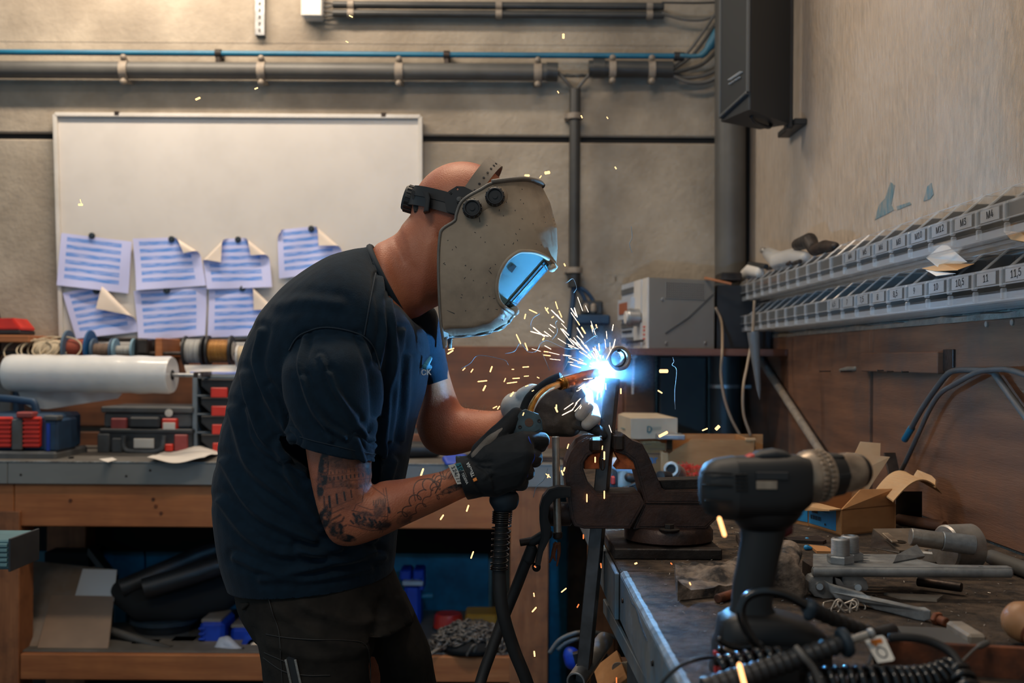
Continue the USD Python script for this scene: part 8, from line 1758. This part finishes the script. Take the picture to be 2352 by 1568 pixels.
for i, (a, b, r) in enumerate(S_):
    y = 1.72 + .22 * ((i * 37) % 11) / 11 if a[0] < 1330 else 1.86 + .03 * ((i * 13) % 5)
    if a == (1652, 1190): y = 1.12
    if 1340 < a[0] < 1400 and a[1] > 1000: y = 1.885
    if a[1] > 1240 and a[0] > 1400: y = 1.74 if a[0] < 1500 else 1.50
    spark(a, b, r * .85, 'spark', y, '')
spark((1698, 1526), (1712, 1580), 5.5, 'spark', 1.0, '')
for a, b in (((1340, 1228), (1340, 1236)), ((1380, 1294), (1381, 1303)), ((1326, 1394), (1329, 1388)), ((1416, 1556), (1416, 1568)), ((1541, 1293), (1543, 1295)), ((1228, 1300), (1230, 1302))): spark(a, b, 1.5, 'ember', 1.80, '')
r9 = np.random.default_rng(5)
for i in range(96):   # the burst, fanning up and to the left of the arc, some towards the glove below
    if i < 62: ang = r9.normal(2.36, .34); rad = 24 + 150 * r9.random() ** 1.15
    elif i < 84: ang = r9.normal(4.12, .34); rad = 26 + 110 * r9.random()
    else: ang = r9.uniform(1.2, 2.0); rad = 30 + 75 * r9.random()
    c = np.array([1388 + rad * math.cos(ang), 850 - rad * math.sin(ang)]); l_ = r9.uniform(6, 34) * (.5 + rad / 200); d = np.array([math.cos(ang + r9.normal(0, .14)), -math.sin(ang + r9.normal(0, .14))])
    spark(tuple(c - d * l_ / 2), tuple(c + d * l_ / 2), r9.uniform(.7, 1.4), 'spark_white', 1.93 + r9.uniform(-.05, .005), '', r9.uniform(-.012, .012))
# wisps of smoke: thin curling threads
W_ = [[(1160, 812), (1182, 806), (1194, 788), (1206, 800), (1214, 808), (1232, 806), (1242, 788), (1256, 782), (1276, 790), (1300, 800), (1330, 800)], [(1288, 866), (1300, 840), (1312, 822), (1340, 822), (1360, 806), (1378, 806)], [(1246, 812), (1254, 830), (1262, 850), (1258, 840)], [(1222, 758), (1219, 745), (1225, 730), (1240, 720)], [(1268, 780), (1280, 762), (1276, 742), (1280, 736)],
      [(1450, 520), (1452, 545), (1446, 560), (1452, 580)], [(1545, 820), (1548, 830), (1544, 838), (1554, 850), (1550, 900), (1551, 940)], [(1300, 650), (1316, 640), (1324, 660), (1318, 672)], [(1340, 790), (1368, 770), (1372, 776), (1362, 764), (1372, 748)], [(1168, 838), (1156, 826), (1100, 816), (1080, 834), (1060, 846)], [(1225, 1142), (1232, 1118), (1250, 1100), (1258, 1076)]]
WL = ['drifting left of the arc across the plank top', 'rising from the torch collar', 'hanging under the spark burst at its left', 'below the helmet chin, leftmost', 'below the helmet chin, right of its twin', 'against the bare wall above the grey device', 'before the dark panel under the corner shelf', 'circling the foot of the vertical conduit', 'zigzagging over the spark burst', 'trailing left from the torch towards the far sleeve', 'between the near glove and the vise handle']
for i, pl in enumerate(W_):
    solo('smoke_wisp', tube(smooth_path([P(u, vv, 1.93 - .01 * (i % 3)) for u, vv in pl], 8), .00055, 5), L['smoke_thread'], 'hair thin curling thread of smoke ' + WL[i], 'smoke wisp', True, 'smoke threads around the weld')
smk = usdkit.material(stage, '/World/Looks/arc_bloom_smoke', {'g': ('geometry', {}), 'd': ('vector_math', dict(math_type='distance', vector2=tuple(map(float, arc_p)))), 'm': ('map_range', dict(range_type='smoothstep', from_min=.135, from_max=.005, to_min=0.0, to_max=1.0, clamp=True)), 'n': ('noise_texture', dict(scale=22, detail=4, distortion=.6)), 'k': ('map_range', dict(from_min=.35, from_max=.7, to_min=.25, to_max=1.5, clamp=True)), 'x': ('math', dict(math_type='multiply')), 'z': ('math', dict(math_type='power', value2=3.0)), 'y': ('math', dict(math_type='multiply', value2=1.7)), 'v': ('principled_volume', dict(color=(.6, .8, 1.0), anisotropy=.2))},
    [('g.position', 'd.vector1'), ('d.value', 'm.value'), ('g.position', 'n.vector'), ('n.fac', 'k.value'), ('m.result', 'z.value1'), ('z.value', 'x.value1'), ('k.result', 'x.value2'), ('x.value', 'y.value1'), ('y.value', 'v.density')], volume='v.volume')
solo('smoke_bloom', (lambda s: (s.vertices * .135 + arc_p, s.faces))(trimesh.creation.icosphere(3, 1.0)), smk, 'faint round cloud of weld smoke added to stand in for the bloom around the arc', 'smoke', kind='stuff')  # smoke volume, densest at the arc, added to imitate lens bloom
